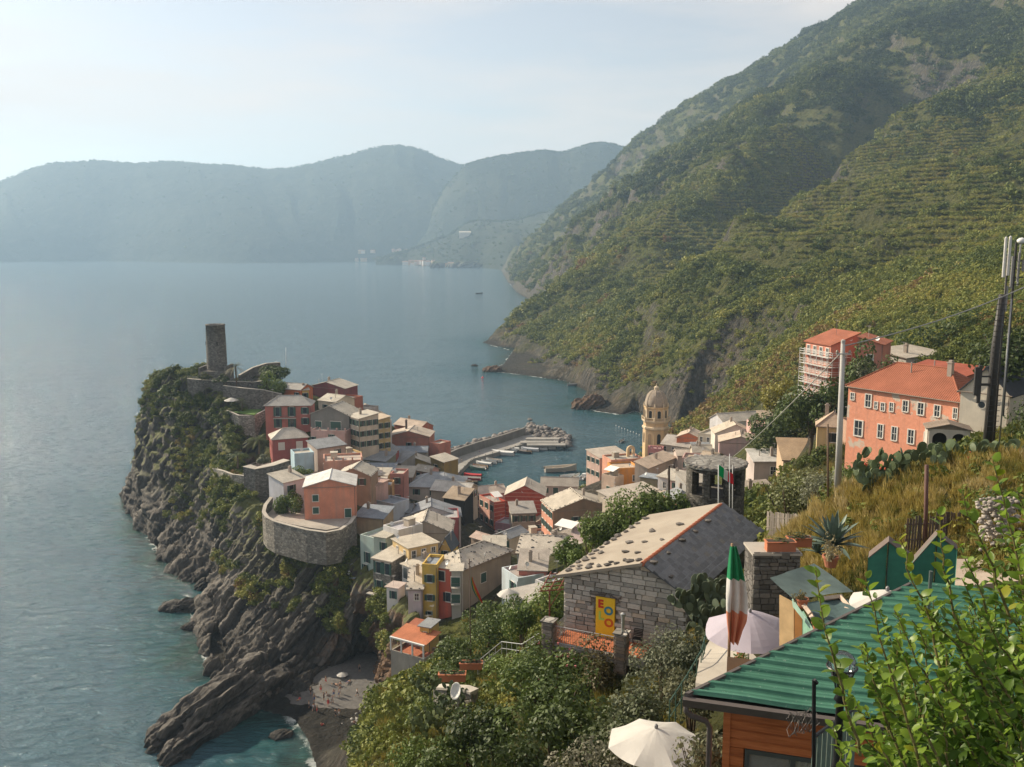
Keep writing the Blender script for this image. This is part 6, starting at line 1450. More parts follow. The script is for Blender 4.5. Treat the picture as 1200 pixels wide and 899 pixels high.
FL = thing('flag', 'Italian tricolour flying from the white pole before the round tower', 'flag', t0); cloth_stripes(FL, (.04, 0, -.05), (1, .25, 0), 1.15, .78, IT, 2, .75)
pole('thin bare pole just right of the flagpole', P(855, 640, 66), P(855, 532, 66), .035, .03, MPOLE); pole('second thin bare pole right of the flagpole', P(858.5, 640, 67), P(858.5, 545, 67), .03, .025, MPOLE)
t0 = P(858, 637, 24.6); pole('wooden flagpole with limp Italian flag beside the lilac parasol', P(853, 810, 24.6), t0, .045, .035, m_paint((.30, .20, .12), .8), 'flagpole', 'flagpole')
def limp_flag(label, top, Lz, w, cols, seed, lean=.25, vertical=False, colpos=None):
    T = thing('flag', label, 'flag', top); nx, nz = 10, 26
    n = len(cols)
    for i, c_ in enumerate(cols):
        V = []; F = []
        for j in range(nz + 1):
            for a in range(nx + 1):
                if vertical: t = (i + j / nz) / n; s_ = a / nx          # stripes follow one another downwards as the cloth hangs from a corner
                else: t = j / nz; s_ = (i + a / nx) / n
                ww = w * math.sin(math.pi * min(1, .12 + .62 * t)) ** 1.2 * (1 - .35 * max(0, t - .75) / .25)
                x = -.12 * w + ww * (s_ - .18) + lean * t * t; y = .24 * w * math.sin(s_ * 15 + t * 3 + seed) * (.4 + t)
                V.append((x, y - .05, -Lz * t - .12 * w * s_ * math.sin(t * 3)))
        for j in range(nz):
            for a in range(nx): k = j * (nx + 1) + a; F.append((k, k + 1, k + nx + 2, k + nx + 1))
        MB().add(V, F).build('stripe', m_paint(c_, .85, .1), T, True)
limp_flag('limp Italian tricolour hanging by the lilac parasol', t0 + Vector((.03, -.04, -.05)), 2.75, .56, [(.02, .22, .09), (.62, .60, .56), (.62, .24, .14)], 1, .05, True)
t0 = P(550, 655, 70); pole('rusty thin pole with a rolled red flag above the cove', P(552, 790, 70), t0, .04, .035, m_paint((.12, .08, .06), .8), 'flagpole', 'flagpole')
tf = P(553, 676, 69.8); limp_flag('red, yellow and green flag hanging slantwise from the rusty pole', tf, 2.1, .36, [(.05, .26, .20), (.60, .36, .05), (.50, .04, .03)], 4, .75)
CONC = m_plaster((.46, .445, .42)); b0, t0 = P(982, 566, 45), P(988, 402, 45)
CPOLE = pole('tall tapered concrete utility pole before the convent', b0, t0, .17, .10, CONC, 'utility_pole', 'pole', .11)
b = MB(); b.box(-.35, .35, -.03, .03, 0, .06); o = b.build('crossarm', M_STEEL, CPOLE); o.location = t0 - b0 + Vector((0, -.12, -.55))
for x in (-.3, .3): o = MB().lathe([(.05, 0), (.07, .08), (.04, .16)], 8).build('insulator', m_paint((.3, .25, .2), .3), CPOLE); o.location = t0 - b0 + Vector((x, -.12, -.49))
pole('thin wooden post left of the concrete pole', P(971, 570, 44), P(970, 497, 44), .05, .045, MWOOD); pole('dark wooden pole standing before the small white house', P(784, 620, 92), P(784, 546, 92), .13, .11, m_paint((.05, .038, .03), .9))
pole('brown steel post in the dry grass by the palisade', P(1085, 650, 33), P(1086, 545, 33), .075, .07, m_paint((.10, .05, .04), .7))
pole('thin mast on castle hill beside the trees', P(335, 440, 335), P(335, 407, 335), .12, .06, MPOLE)
def wire(label, a, c_, sag, r=.02):
    T_ = [Vector(a).lerp(Vector(c_), i / 24) - Vector((0, 0, sag * 4 * (i / 24) * (1 - i / 24))) for i in range(25)]; MB().tube([p - T_[0] for p in T_], r, 5).build('cable', m_paint((.30, .29, .27), .6), None, label=label, cat='cable').location = T_[0]
wire('thick cable from the concrete pole to the upper right', t0 + Vector((0, 0, -.15)), P(1250, 312, 60), .5, .035)
wire('cable running down left from the concrete pole to the pink house', t0 + Vector((0, 0, -.4)), P(800, 556, 240), 3, .03)
# antenna mast
def mast():
    Y = 62; b0 = P(1157, 520, Y); T = thing('antenna_mast', 'dark steel telecom mast with slim panel antennas', 'mast', b0); MD = m_paint((.045, .042, .04), .55); z = lambda v: P(1157, v, Y).z - b0.z; x = lambda u: (u - 1157) * mpp(Y) * 1.03
    MB().tube([(x(1157), 0, -1), (x(1158), 0, z(410)), (x(1161), 0, z(345))], [.30, .27, .20], 12).build('main_pole', MD, T, True)
    MB().tube([(x(1166), .2, -1), (x(1166), .2, z(300))], .07, 8).build('side_pole', MD, T, True); MB().tube([(x(1170), -.1, -1), (x(1171), -.1, z(350))], .05, 8).build('cable_duct', M_STEEL, T, True)
    for u, v0, v1 in ((1166.5, 278, 323), (1161.5, 279, 325)): MB().lathe([(.09, z(v1)), (.09, z(v0)), (.02, z(v0) + .1)], 10, x(u), .1).build('panel_antenna', m_paint((.55, .53, .5), .5), T)
    for u, v0, v1 in ((1137, 430, 463), (1141, 428, 472)): MB().box(x(u) - .11, x(u) + .11, -.25, -.1, z(v1), z(v0)).build('dark_panel', MD, T)
    b = MB(); b.box(x(1137), x(1158), -.14, -.06, z(452), z(449)); b.box(x(1137), x(1158), -.14, -.06, z(442), z(440)); b.build('bracket', MD, T)
    b = MB()
    for k in range(26): zz = z(505) + (z(350) - z(505)) * k / 25; b.tube([(x(1152), -.3, zz), (x(1166), -.25, zz)], .02, 4)
    b.tube([(x(1152), -.3, z(508)), (x(1156), -.3, z(348))], .025, 4); b.build('ladder', MD, T)
    b0 = P(1182, 400, 74); T2 = thing('antenna_mast', 'slim antenna mast with several aerials and a lamp head', 'mast', b0); k2 = mpp(74) * 1.03; z2 = lambda v: P(1182, v, 74).z - b0.z; x2 = lambda u: (u - 1182) * k2
    MB().tube([(0, 0, -6), (0, 0, z2(284))], .10, 8).build('pole', MD, T2); MB().tube([(x2(1187), 0, z2(335)), (x2(1187), 0, z2(280))], .06, 8).build('arm_pole', M_STEEL, T2)
    for u, v0, v1 in ((1178, 300, 338), (1185, 296, 330), (1190, 305, 318), (1174, 335, 365)): MB().tube([(x2(u), -.2, z2(v1)), (x2(u), -.2, z2(v0))], .10, 8).build('aerial', m_paint((.22, .21, .2), .5), T2)
    for v in (305, 315, 325, 333): MB().tube([(x2(1176), -.15, z2(v)), (x2(1192), -.15, z2(v))], .035, 4).build('crossbar', MD, T2)
    MB().lathe([(.1, 0), (.32, .1), (.36, .3), (.2, .45), (.02, .5)], 12).build('lamp_head', m_paint((.6, .6, .58), .4), T2, True).location = (x2(1188), 0, z2(286))
mast()
# ================================================================== trees, shrubs and cacti
def gz(x, y): return float(ground(np.array([x]), np.array([y]))[0])
TWIG = m_bark((.10, .075, .05))
def shrub(label, u, v, Y, r, rh=None, c=(.045, .07, .02), c2=(.10, .13, .035), n=1500, leaf=.075, name='shrub', cat='shrub', seed=None, group='shrubs on the near slope', nblob=9, flowers=None, sink=.0, trunk=False, hollow=.5, at=None):
    """centre seen at (u,v) at distance Y, radius r (m), half height rh"""
    rh = rh or r * .85; seed = seed or int(u * 7 + v * 13) % 9973; p = at or P(u, v, Y); base = min(gz(p.x, p.y), p.z - rh * .5)
    T = thing(name, label, cat, (p.x, p.y, base), 0, group); h0 = p.z - base
    V, F = leaf_clump(n, leaf / r, seed, .9, hollow, 1.0, nblob, -1.2)
    V = V - np.array([0, 0, .42]); V = V * np.array([r, r, rh]) * np.array([1.15, 1.15, 1.35]) + np.array([0, 0, h0]); V[:, 2] = np.maximum(V[:, 2], .02)
    me = np_mesh('foliage', V, F); link('foliage', me, m_leaf(c, c2), T)
    if flowers:
        k = np.random.default_rng(seed).integers(0, len(F), 60); cc = V[F[k, 0]]; fb = MB()
        for q in cc: fb.box(q[0] - .05, q[0] + .05, q[1] - .09, q[1] - .02, q[2] - .03, q[2] + .06)
        fb.build('blossom', m_paint(flowers, .8), T, kind='stuff')
    b = MB(); rg = random.Random(seed); tr = max(.03, r * .05)
    if trunk or h0 > rh * 1.2: b.tube([(0, 0, -.3), (rg.uniform(-.1, .1) * r, 0, h0 * .55), (rg.uniform(-.2, .2) * r, 0, h0)], [tr * 1.6, tr * 1.1, tr * .5], 7)
    for k in range(6):
        a = rg.uniform(0, 6.28); d = rg.uniform(.4, .8); b.tube([(0, 0, -.2 if not trunk else h0 * .45), (math.cos(a) * r * d * .5, math.sin(a) * r * d * .5, h0 * .7), (math.cos(a) * r * d, math.sin(a) * r * d, h0 + rh * .3)], [tr * .8, tr * .5, tr * .2], 5)
    b.build('stems' if not trunk else 'trunk', TWIG, T); return T
DG, DG2 = (.022, .036, .012), (.060, .085, .022); MG, MG2 = (.040, .066, .016), (.11, .15, .035); LG, LG2 = (.075, .115, .022), (.17, .22, .05); GG, GG2 = (.085, .095, .055), (.20, .21, .13)
shrub('large rounded dark green bush low on the near slope', 552, 858, 37, 1.7, 1.6, DG, MG2, 3200, .075)
shrub('broad leafy green bush right of the rounded dark bush', 648, 815, 37, 2.1, 1.6, MG, MG2, 3600, .085)
shrub('tall leafy bush at the foot of the terrace pillar', 690, 850, 33, 1.6, 1.5, DG, MG2, 2800, .085)
shrub('loose pale olive bush above the white parasol', 730, 865, 27, 1.3, 1.2, (.06, .075, .03), (.15, .17, .075), 2400, .06)
shrub('bright yellow green bush at the lower left edge of the slope', 478, 888, 40, .9, .8, LG, LG2, 1400, .06)
shrub('dark bush behind the bright one at the slope edge', 515, 848, 46, 1.4, 1.3, DG, MG2, 1900, .07)
shrub('green bush in front of the white dish', 515, 885, 36, 1.3, 1.1, MG, MG2, 2000, .07)
shrub('dark shrub in shade beneath the rounded bush', 600, 890, 30, 1.3, 1.2, DG, DG2, 1800, .07)
shrub('pink flowering oleander below the terrace', 655, 775, 45, 1.5, 1.1, MG, MG2, 2200, .075, flowers=(.62, .22, .22))
shrub('reddish leaved bush beside the oleander', 700, 785, 43, 1.3, .9, (.05, .05, .02), (.14, .11, .05), 1600, .07)
shrub('light green creeper bush left of the oleander', 610, 775, 52, 1.5, 1.1, LG, LG2, 2000, .075)
shrub('dark green hedge bush along the cove path', 513, 795, 66, 1.7, 1.3, DG, MG2, 2200, .10)
shrub('tall dark bush above the cove path', 535, 765, 70, 2.0, 1.6, DG, MG2, 2200, .10)
shrub('rounded bush left of the thin rusty pole', 570, 745, 74, 2.0, 1.5, MG, MG2, 2200, .10)
shrub('dense green tree beside the low concrete roofed house', 583, 715, 100, 2.9, 2.5, DG, MG2, 2200, .15, 'tree', 'tree', trunk=True)
shrub('bright green tree under the rust coloured pergola', 640, 705, 72, 2.2, 1.9, LG, LG2, 2600, .10, 'tree', 'tree', trunk=True)
shrub('light green bush between tree and pergola', 612, 728, 70, 1.5, 1.3, LG, LG2, 1700, .10)
shrub('bright hedge bush at the lower end of the pale roof', 672, 645, 84, 1.7, 1.7, LG, LG2, 1700, .11, group='hedge behind the stone house')
for k, (u, v, r) in enumerate([(694, 628, 2.0), (716, 612, 2.3), (740, 600, 2.3), (764, 595, 2.0), (788, 596, 2.0), (808, 588, 1.7)]):
    shrub(['bright green hedge bush at the left end behind the pale roof', 'tall green hedge bush second along the pale roof', 'light green hedge bush in the middle behind the pale roof', 'green hedge bush left of the dark wooden pole', 'green hedge bush right of the dark wooden pole', 'creeper covered hedge bush against the round stone tower'][k], u, v, 88, r, r * .95, LG if k % 2 == 0 else MG, LG2 if k < 4 else MG2, 1900, .12, group='hedge behind the stone house')
shrub('round silvery grey shrub below the terrace', 778, 765, 36, 1.35, 1.15, GG, GG2, 2600, .055)
shrub('grey green shrub at the foot of the prickly pear', 815, 765, 34, 1.1, 1.2, (.05, .06, .03), (.14, .15, .09), 1800, .06)
shrub('grey leafed bush beside the steps to the restaurant', 760, 825, 28, 1.1, .9, (.06, .07, .035), (.15, .165, .09), 1900, .055)
shrub('dusty shrub between the two parasols', 812, 815, 27, .8, .75, (.07, .075, .04), (.18, .18, .10), 1500, .05)
shrub('dry grey shrub behind the white parasol', 700, 895, 24, 1.0, .7, (.08, .08, .05), (.19, .18, .12), 1500, .05)
shrub('pale grey green tree right of the round stone tower', 925, 580, 56, 2.3, 2.0, (.075, .085, .035), (.19, .20, .085), 3400, .075, 'tree', 'tree', trunk=True)
shrub('silvery bush behind the pale wooden fence', 965, 575, 52, 1.6, 1.2, (.09, .10, .06), (.22, .22, .14), 2200, .06)
shrub('green bush at the foot of the concrete pole', 1003, 560, 50, 1.2, .9, MG, LG2, 1500, .06)
shrub('green bush at the right end of the dry grass', 1190, 592, 33, 1.1, .9, MG, LG2, 1600, .06)
shrub('olive bush in the dry grass behind the palisade', 1150, 585, 37, 1.0, .8, (.06, .075, .03), (.15, .16, .06), 1400, .06)
shrub('dark leafy bush under the antenna mast', 1205, 560, 50, 1.9, 1.6, DG, MG2, 3000, .09)
shrub('green tree at the right edge beside the chapel', 1240, 500, 80, 3.2, 3.0, DG, MG2, 3000, .13, 'tree', 'tree', trunk=True)
shrub('dark evergreen tree behind the mast', 1196, 405, 120, 6, 5, DG, MG2, 3000, .25, 'tree', 'tree', trunk=True, group='trees by the convent')
shrub('round dark tree above the flat roofed white house', 1128, 395, 200, 7, 5.5, DG, MG2, 2600, .35, 'tree', 'tree', trunk=True, group='trees by the convent')
shrub('dark tree between scaffolded house and convent', 1012, 432, 168, 3.6, 4.2, DG, MG2, 2200, .22, 'tree', 'tree', trunk=True, group='trees by the convent')
shrub('grey olive tree in front of the red side wing', 1030, 440, 164, 2.6, 2.2, (.05, .06, .03), (.12, .13, .07), 1600, .18, 'tree', 'tree', trunk=True, group='trees by the convent')
shrub('green tree at the foot of the scaffolding', 951, 482, 176, 5.0, 4.6, DG, MG2, 3000, .30, 'tree', 'tree', trunk=True, group='trees by the convent')
shrub('yellowing tree above the right bank houses', 915, 468, 225, 4.5, 4.5, (.09, .10, .02), (.26, .23, .04), 2200, .28, 'tree', 'tree', trunk=True, group='trees by the convent')
shrub('dark green tree right of the glazed veranda house', 925, 492, 210, 6.5, 5.5, DG, MG2, 3000, .30, 'tree', 'tree', trunk=True, group='trees by the convent')
shrub('lower dark tree beside the tan tile roof', 905, 508, 215, 4.5, 4.0, DG, MG2, 2200, .28, 'tree', 'tree', trunk=True, group='trees by the convent')
shrub('leafy tree behind the yellow house', 972, 476, 172, 3.6, 3.4, MG, MG2, 2200, .28, 'tree', 'tree', trunk=True, group='trees by the convent')
shrub('spreading pine crown on castle hill', 322, 436, 322, 4.6, 3.0, DG, MG2, 2600, .35, 'tree', 'tree', trunk=True, group='trees on the headland')
shrub('lighter green tree below the castle pine', 319, 452, 310, 4.6, 4.2, MG, LG2, 2600, .32, 'tree', 'tree', trunk=True, group='trees on the headland')
shrub('bright green bush crowding the bastion court', 337, 592, 221, 2.5, 3.2, LG, LG2, 2400, .20, group='shrubs on the headland')
shrub('vivid green bush beside the blue box house', 350, 553, 240, 2.3, 1.6, LG, LG2, 1600, .20, group='shrubs on the headland')
shrub('hanging green creeper below the palm terrace', 268, 580, 262, 3.2, 3.4, (.07, .08, .02), (.20, .19, .05), 2400, .25, group='shrubs on the headland')
shrub('yellowish creeper under the castle rock', 214, 535, 305, 2.0, 3.0, (.09, .085, .02), (.24, .20, .05), 1500, .25, group='shrubs on the headland')
shrub('green scrub at the seaward castle corner', 205, 455, 326, 4.0, 3.0, DG, MG2, 2200, .30, group='shrubs on the headland')
shrub('silvery shrub on the small palm terrace', 305, 538, 266, 2.0, 1.3, GG, GG2, 1200, .20, group='shrubs on the headland')
shrub('dark green clump on the castle terrace', 262, 443, 308, 2.2, 1.2, DG, MG2, 1200, .22, group='shrubs on the headland')
shrub('olive green clump left of the castle railing', 240, 441, 309, 1.8, 1.1, (.06, .07, .03), (.14, .15, .06), 1100, .22, group='shrubs on the headland')
shrub('green bush in the gap below the bastion wall', 340, 648, 222, 2.4, 1.8, MG, LG2, 1500, .22, group='shrubs on the headland')
def palm(label, u, vtop, Y, ht, fr, seed, c=(.05, .07, .02)):
    p = P(u, vtop, Y); T = thing('palm_tree', label, 'palm tree', (p.x, p.y, p.z - ht), 0, 'palm trees on the headland'); rg = random.Random(seed)
    MB().tube([(0, 0, -1), (.1, 0, ht * .5), (0, 0, ht)], [.28, .24, .26], 8).build('trunk', m_bark((.12, .085, .06)), T)
    M = m_leaf(c, shade(c, 2.4), .2)
    for k in range(26):
        a = k * 2.399; el = rg.uniform(-.5, 1.15); V = []; F = []; L = fr * rg.uniform(.85, 1.1); n = 9
        d = Vector((math.cos(a) * math.cos(el), math.sin(a) * math.cos(el), math.sin(el))); sd_ = Vector((-math.sin(a), math.cos(a), 0)); pp_ = []
        for i in range(n + 1): t = i / n; pp_.append(Vector((0, 0, ht)) + d * L * t + Vector((0, 0, -L * .55 * t * t)))
        for i in range(n):
            w = L * .20 * math.sin(math.pi * min(.95, .12 + .8 * i / n)); q = pp_[i]; q2 = pp_[i + 1]; tip = (q2 - q) * .7
            for s_ in (-1, 1):
                for f in (0, .5):
                    a0 = q.lerp(q2, f); k0 = len(V); V += [a0, a0 + tip * .25, a0 + sd_ * s_ * w + tip + Vector((0, 0, -w * .35))]; F.append((k0, k0 + 1, k0 + 2))
        MB().add(V, F).build('frond', M, T)
palm('slender date palm standing before the castle ramp', 276, 430, 309, 10, 4.2, 1, (.075, .07, .025)); palm('bushy palm beside the dark red cottage', 303, 515, 279, 3.5, 4.6, 2, (.06, .075, .02)); palm('short fan palm on the cliff terrace', 278, 533, 268, 3.0, 3.4, 3, (.045, .06, .025)); palm('low palm beside the small lawn', 283, 470, 300, 2.2, 3.2, 5, (.05, .06, .02))
# ---- prickly pears: stacks of flat pads
PADM = []
def pad_mesh():
    b = MB(); n = 12
    for z_, s_ in ((-.5, 0), ):
        pass
    V = []; F = []
    for sgn in (-1, 1):
        V.append((0, sgn * .07, .55))
        for k in range(n): a = 2 * math.pi * k / n; V.append((.36 * math.cos(a) * (1 - .18 * math.sin(a) * -1), sgn * .035, .5 + .52 * math.sin(a)))
    for k in range(n): F.append((0, 1 + (k + 1) % n, 1 + k)); F.append((n + 1, n + 2 + k, n + 2 + (k + 1) % n)); F.append((1 + k, 1 + (k + 1) % n, n + 2 + (k + 1) % n, n + 2 + k))
    return V, F
PV, PF = pad_mesh()
def prickly_pear(label, u, v, Y, w, h, npad, seed, ps=.42, c=(.075, .105, .055), fruit=0):
    p = P(u, v, Y); base = Vector((p.x, p.y, p.z)); T = thing('prickly_pear', label, 'cactus', base, 0, 'prickly pear cacti'); rg = random.Random(seed)
    mats = [m_leaf(shade(c, .8), shade(c, 1.25), .03, .5), m_leaf(shade(c, 1.1), shade(c, 1.8), .03, .5)]
    me = [MB().add(PV, PF).mesh('pad', m) for m in mats]; heads = []; count = 0
    nb = max(4, int(w / .45))
    for k in range(nb): heads.append((Vector(((k + .5) / nb * w - w / 2 + rg.uniform(-.15, .15), rg.uniform(-.5, .5) * min(w, 1.5), -.1)), rg.uniform(-.35, .35), 0))
    while heads and count < npad:
        q, tl, lv = heads.pop(0); s_ = ps * rg.uniform(.8, 1.15); yaw = rg.uniform(0, 3.14); o = link('pad', me[rg.random() < .45], None, T)
        o.location = q; o.rotation_euler = (rg.uniform(-.4, .4), tl, rg.uniform(-1.2, .9)); o.scale = (s_, s_ * .75, s_ * 1.05); count += 1
        up = Matrix.Rotation(tl, 3, 'Y') @ Vector((0, 0, 1)); tp = q + up * s_ * .98
        if tp.z < h:
            for _ in range(rg.choice((1, 1, 2, 2))): heads.append((tp + Vector((rg.uniform(-.16, .16) * ps * 2, rg.uniform(-.1, .1), -.05)), max(-1.1, min(1.1, tl + rg.uniform(-.7, .7))), lv + 1))
    if fruit:
        fb = MB(); 
        for _ in range(fruit): x, z_ = rg.uniform(-w / 2, w / 2), h * rg.uniform(.4, 1); fb.lathe([(.02, z_), (.05, z_ + .04), (.045, z_ + .1), (.02, z_ + .12)], 6, x, -.2)
        fb.build('fruit', m_paint((.45, .10, .05), .6), T, kind='stuff')
prickly_pear('tall prickly pear against the slate roof of the stone house', 832, 752, 40.5, 2.6, 3.9, 200, 1, .48, (.085, .105, .065))
prickly_pear('wide prickly pear hedge crowning the dry grass mound', 1056, 568, 42, 4.0, 1.35, 110, 2, .48, (.10, .13, .065), 10)
prickly_pear('dense prickly pear thicket right of the convent porch', 1145, 562, 42, 4.4, 1.4, 150, 3, .48, (.10, .13, .065), 12)
prickly_pear('prickly pear left of the wide hedge on the mound', 1022, 570, 43, 1.5, 1.0, 30, 4, .45, (.07, .095, .05))
prickly_pear('prickly pear clump at the left edge of the near slope', 497, 866, 43, 2.0, 1.5, 90, 5, .28, (.10, .12, .05))
prickly_pear('prickly pear below the white dish', 520, 825, 47, 2.2, 1.3, 70, 6, .30, (.08, .10, .05))
prickly_pear('prickly pear by the silvery shrub under the stone house', 800, 790, 37, 1.4, 2.2, 80, 7, .36, (.08, .10, .06))
def agave(label, u, v, Y, r, n, seed, c=(.09, .125, .10)):
    p = P(u, v, Y); T = thing('agave', label, 'agave', p, 0, 'agaves'); rg = random.Random(seed); M = m_leaf(shade(c, .75), shade(c, 1.5), .03, .45)
    for k in range(n):
        a = k * 2.399; el = .15 + 1.25 * (k / n); L = r * rg.uniform(.85, 1.1); d = Vector((math.cos(a) * math.cos(el), math.sin(a) * math.cos(el), math.sin(el))); s_ = Vector((-math.sin(a), math.cos(a), 0)); V = []; F = []; m = 7
        for i in range(m + 1):
            t = i / m; w = r * .13 * (1 - t) ** .7 * (.6 + 1.2 * t if t < .35 else 1.05); q = d * L * t + Vector((0, 0, -L * .22 * t * t * (1.2 - el * .7))); up = Vector((-d.x * d.z, -d.y * d.z, 1 - d.z * d.z)).normalized() if abs(d.z) < .99 else Vector((1, 0, 0))
            V += [q + s_ * w + up * w * .35, q, q - s_ * w + up * w * .35]
        for i in range(m):
            for j in (0, 1): k0 = i * 3 + j; F.append((k0, k0 + 3, k0 + 4, k0 + 1))
        MB().add(V, F).build('leaf', M, T, True)
agave('large blue green agave on the garden wall', 976, 640, 33, 1.45, 38, 1); agave('small agave beside the large agave', 958, 648, 33.5, .7, 22, 2); agave('agave at the foot of the round stone tower', 842, 603, 76, .9, 20, 3)
# ---- dry grass, weeds and low cover on the near ground
def tuft(n, seed, spread=.35, h=1.0, w=.035):
    rg = np.random.default_rng(seed); b = rg.normal(0, spread * .45, (n, 2)); a = rg.uniform(0, 6.28, n); ln = rg.uniform(.05, .5, n); hh = h * rg.uniform(.5, 1.1, n)
    dx, dy = np.cos(a), np.sin(a); V = np.stack([np.stack([b[:, 0] - dy * w, b[:, 1] + dx * w, 0 * hh], 1), np.stack([b[:, 0] + dy * w, b[:, 1] - dx * w, 0 * hh], 1), np.stack([b[:, 0] + dx * ln * .5 + dy * w * .6, b[:, 1] + dy * ln * .5 - dx * w * .6, hh * .65], 1), np.stack([b[:, 0] + dx * ln, b[:, 1] + dy * ln, hh], 1)], 1).reshape(-1, 3)
    return V, np.arange(4 * n).reshape(-1, 4)
def m_grass():
    t = NT('dry_grass'); h = t.attr('hue', 'INSTANCER').outputs['Fac']; n = t.noise(t.pos(), 4, 2); f = t.math('ADD', h, t.math('MULTIPLY', t.math('SUBTRACT', n, .5), .2))
    col = t.ramp(f, [(.0, (.045, .06, .018)), (.35, (.10, .11, .03)), (.6, (.30, .235, .06)), (.85, (.42, .33, .14)), (1.0, (.46, .38, .22))]); t.done(col, .8, 0, .1)
    tr = t.n('BsdfTranslucent'); t.l(col, tr.inputs[0]); ms = t.n('MixShader'); ms.inputs[0].default_value = .25; t.l(t.b.outputs[0], ms.inputs[1]); t.l(tr.outputs[0], ms.inputs[2]); t.l(ms.outputs[0], t.out.inputs[0]); return t.m
M_GRASS = m_grass(); TUFTS = bpy.data.collections.new('tuft_prototypes')
for k in range(4):
    V, F = tuft(46, 300 + k, .4, 1.0, .02); o = bpy.data.objects.new('tuft_prototype', np_mesh('tuft_prototype', V, F)); o.data.materials.append(M_GRASS); TUFTS.objects.link(o)
def near_cover():
    n = 26000; u = RNG.uniform(400, 1300, n); r = np.exp(RNG.uniform(math.log(16), math.log(170), n)); th = np.arctan((u - 600) / FPX); x, y = r * np.sin(th), r * np.cos(th); z = ground(x, y)
    mound = np.exp(-(((x - 16) / 9) ** 2 + ((y - 41) / 9) ** 2)); keep = (z > 12) & (RNG.uniform(0, 1, n) < .45 + .5 * mound)
    keep &= ~((x > 2) & (x < 16) & (y > 43) & (y < 60) & (x < 3.5 + (y - 43) * .62 + 7))
    hue = np.clip(.36 + .42 * mound + .3 * fbm2(x / 6, y / 6, 3, 9) + RNG.normal(0, .12, n), 0, 1); s = (.25 + .42 * RNG.uniform(0, 1, n)) * (1 + .35 * mound) * np.clip(r / 45, .6, 2.2)
    keep &= ~((y < 28) & (x < 12.5)) & ~((y < 34) & (x > 6) & (x < 11))
    gn_scatter('dry_grass', np.stack([x, y, z - .05], 1)[keep], s[keep], hue[keep], 'dry yellow grass and weeds on the near slope', coll=TUFTS, nproto=4)
    n = 5200; u = RNG.uniform(400, 1300, n); r = np.exp(RNG.uniform(math.log(30), math.log(230), n)); th = np.arctan((u - 600) / FPX); x, y = r * np.sin(th), r * np.cos(th); z = ground(x, y)
    mound = np.exp(-(((x - 16) / 8) ** 2 + ((y - 41) / 8) ** 2)); k = (z > 14) & (RNG.uniform(0, 1, n) < .62 + .5 * fbm2(x / 14, y / 14, 3, 19)) & (RNG.uniform(0, 1, n) > mound * .8) & ((y > 62) | (x < 1.2) | (x > 15))
    k &= ~((y < 40) & (x > -1.5) & (x < 12))
    for h_ in HOUSES:
        p0 = h_['p0']; ca, sa = math.cos(h_['rz']), math.sin(h_['rz']); lx = (x - p0.x) * ca + (y - p0.y) * sa; ly = -(x - p0.x) * sa + (y - p0.y) * ca; k &= ~((lx > -2.5) & (lx < h_['W'] + 2.5) & (ly > -4) & (ly < h_['L'] + 2.5))
    hue = np.clip(.40 + .3 * fbm2(x / 12, y / 12, 3, 29) + RNG.normal(0, .1, n), 0, .8); s = np.clip(r / 80, .45, 1.6) * RNG.uniform(.5, 1.25, n)
    gn_scatter('low_scrub', np.stack([x, y, z - .1], 1)[k], s[k], hue[k], 'low green scrub covering the near slope')
near_cover()
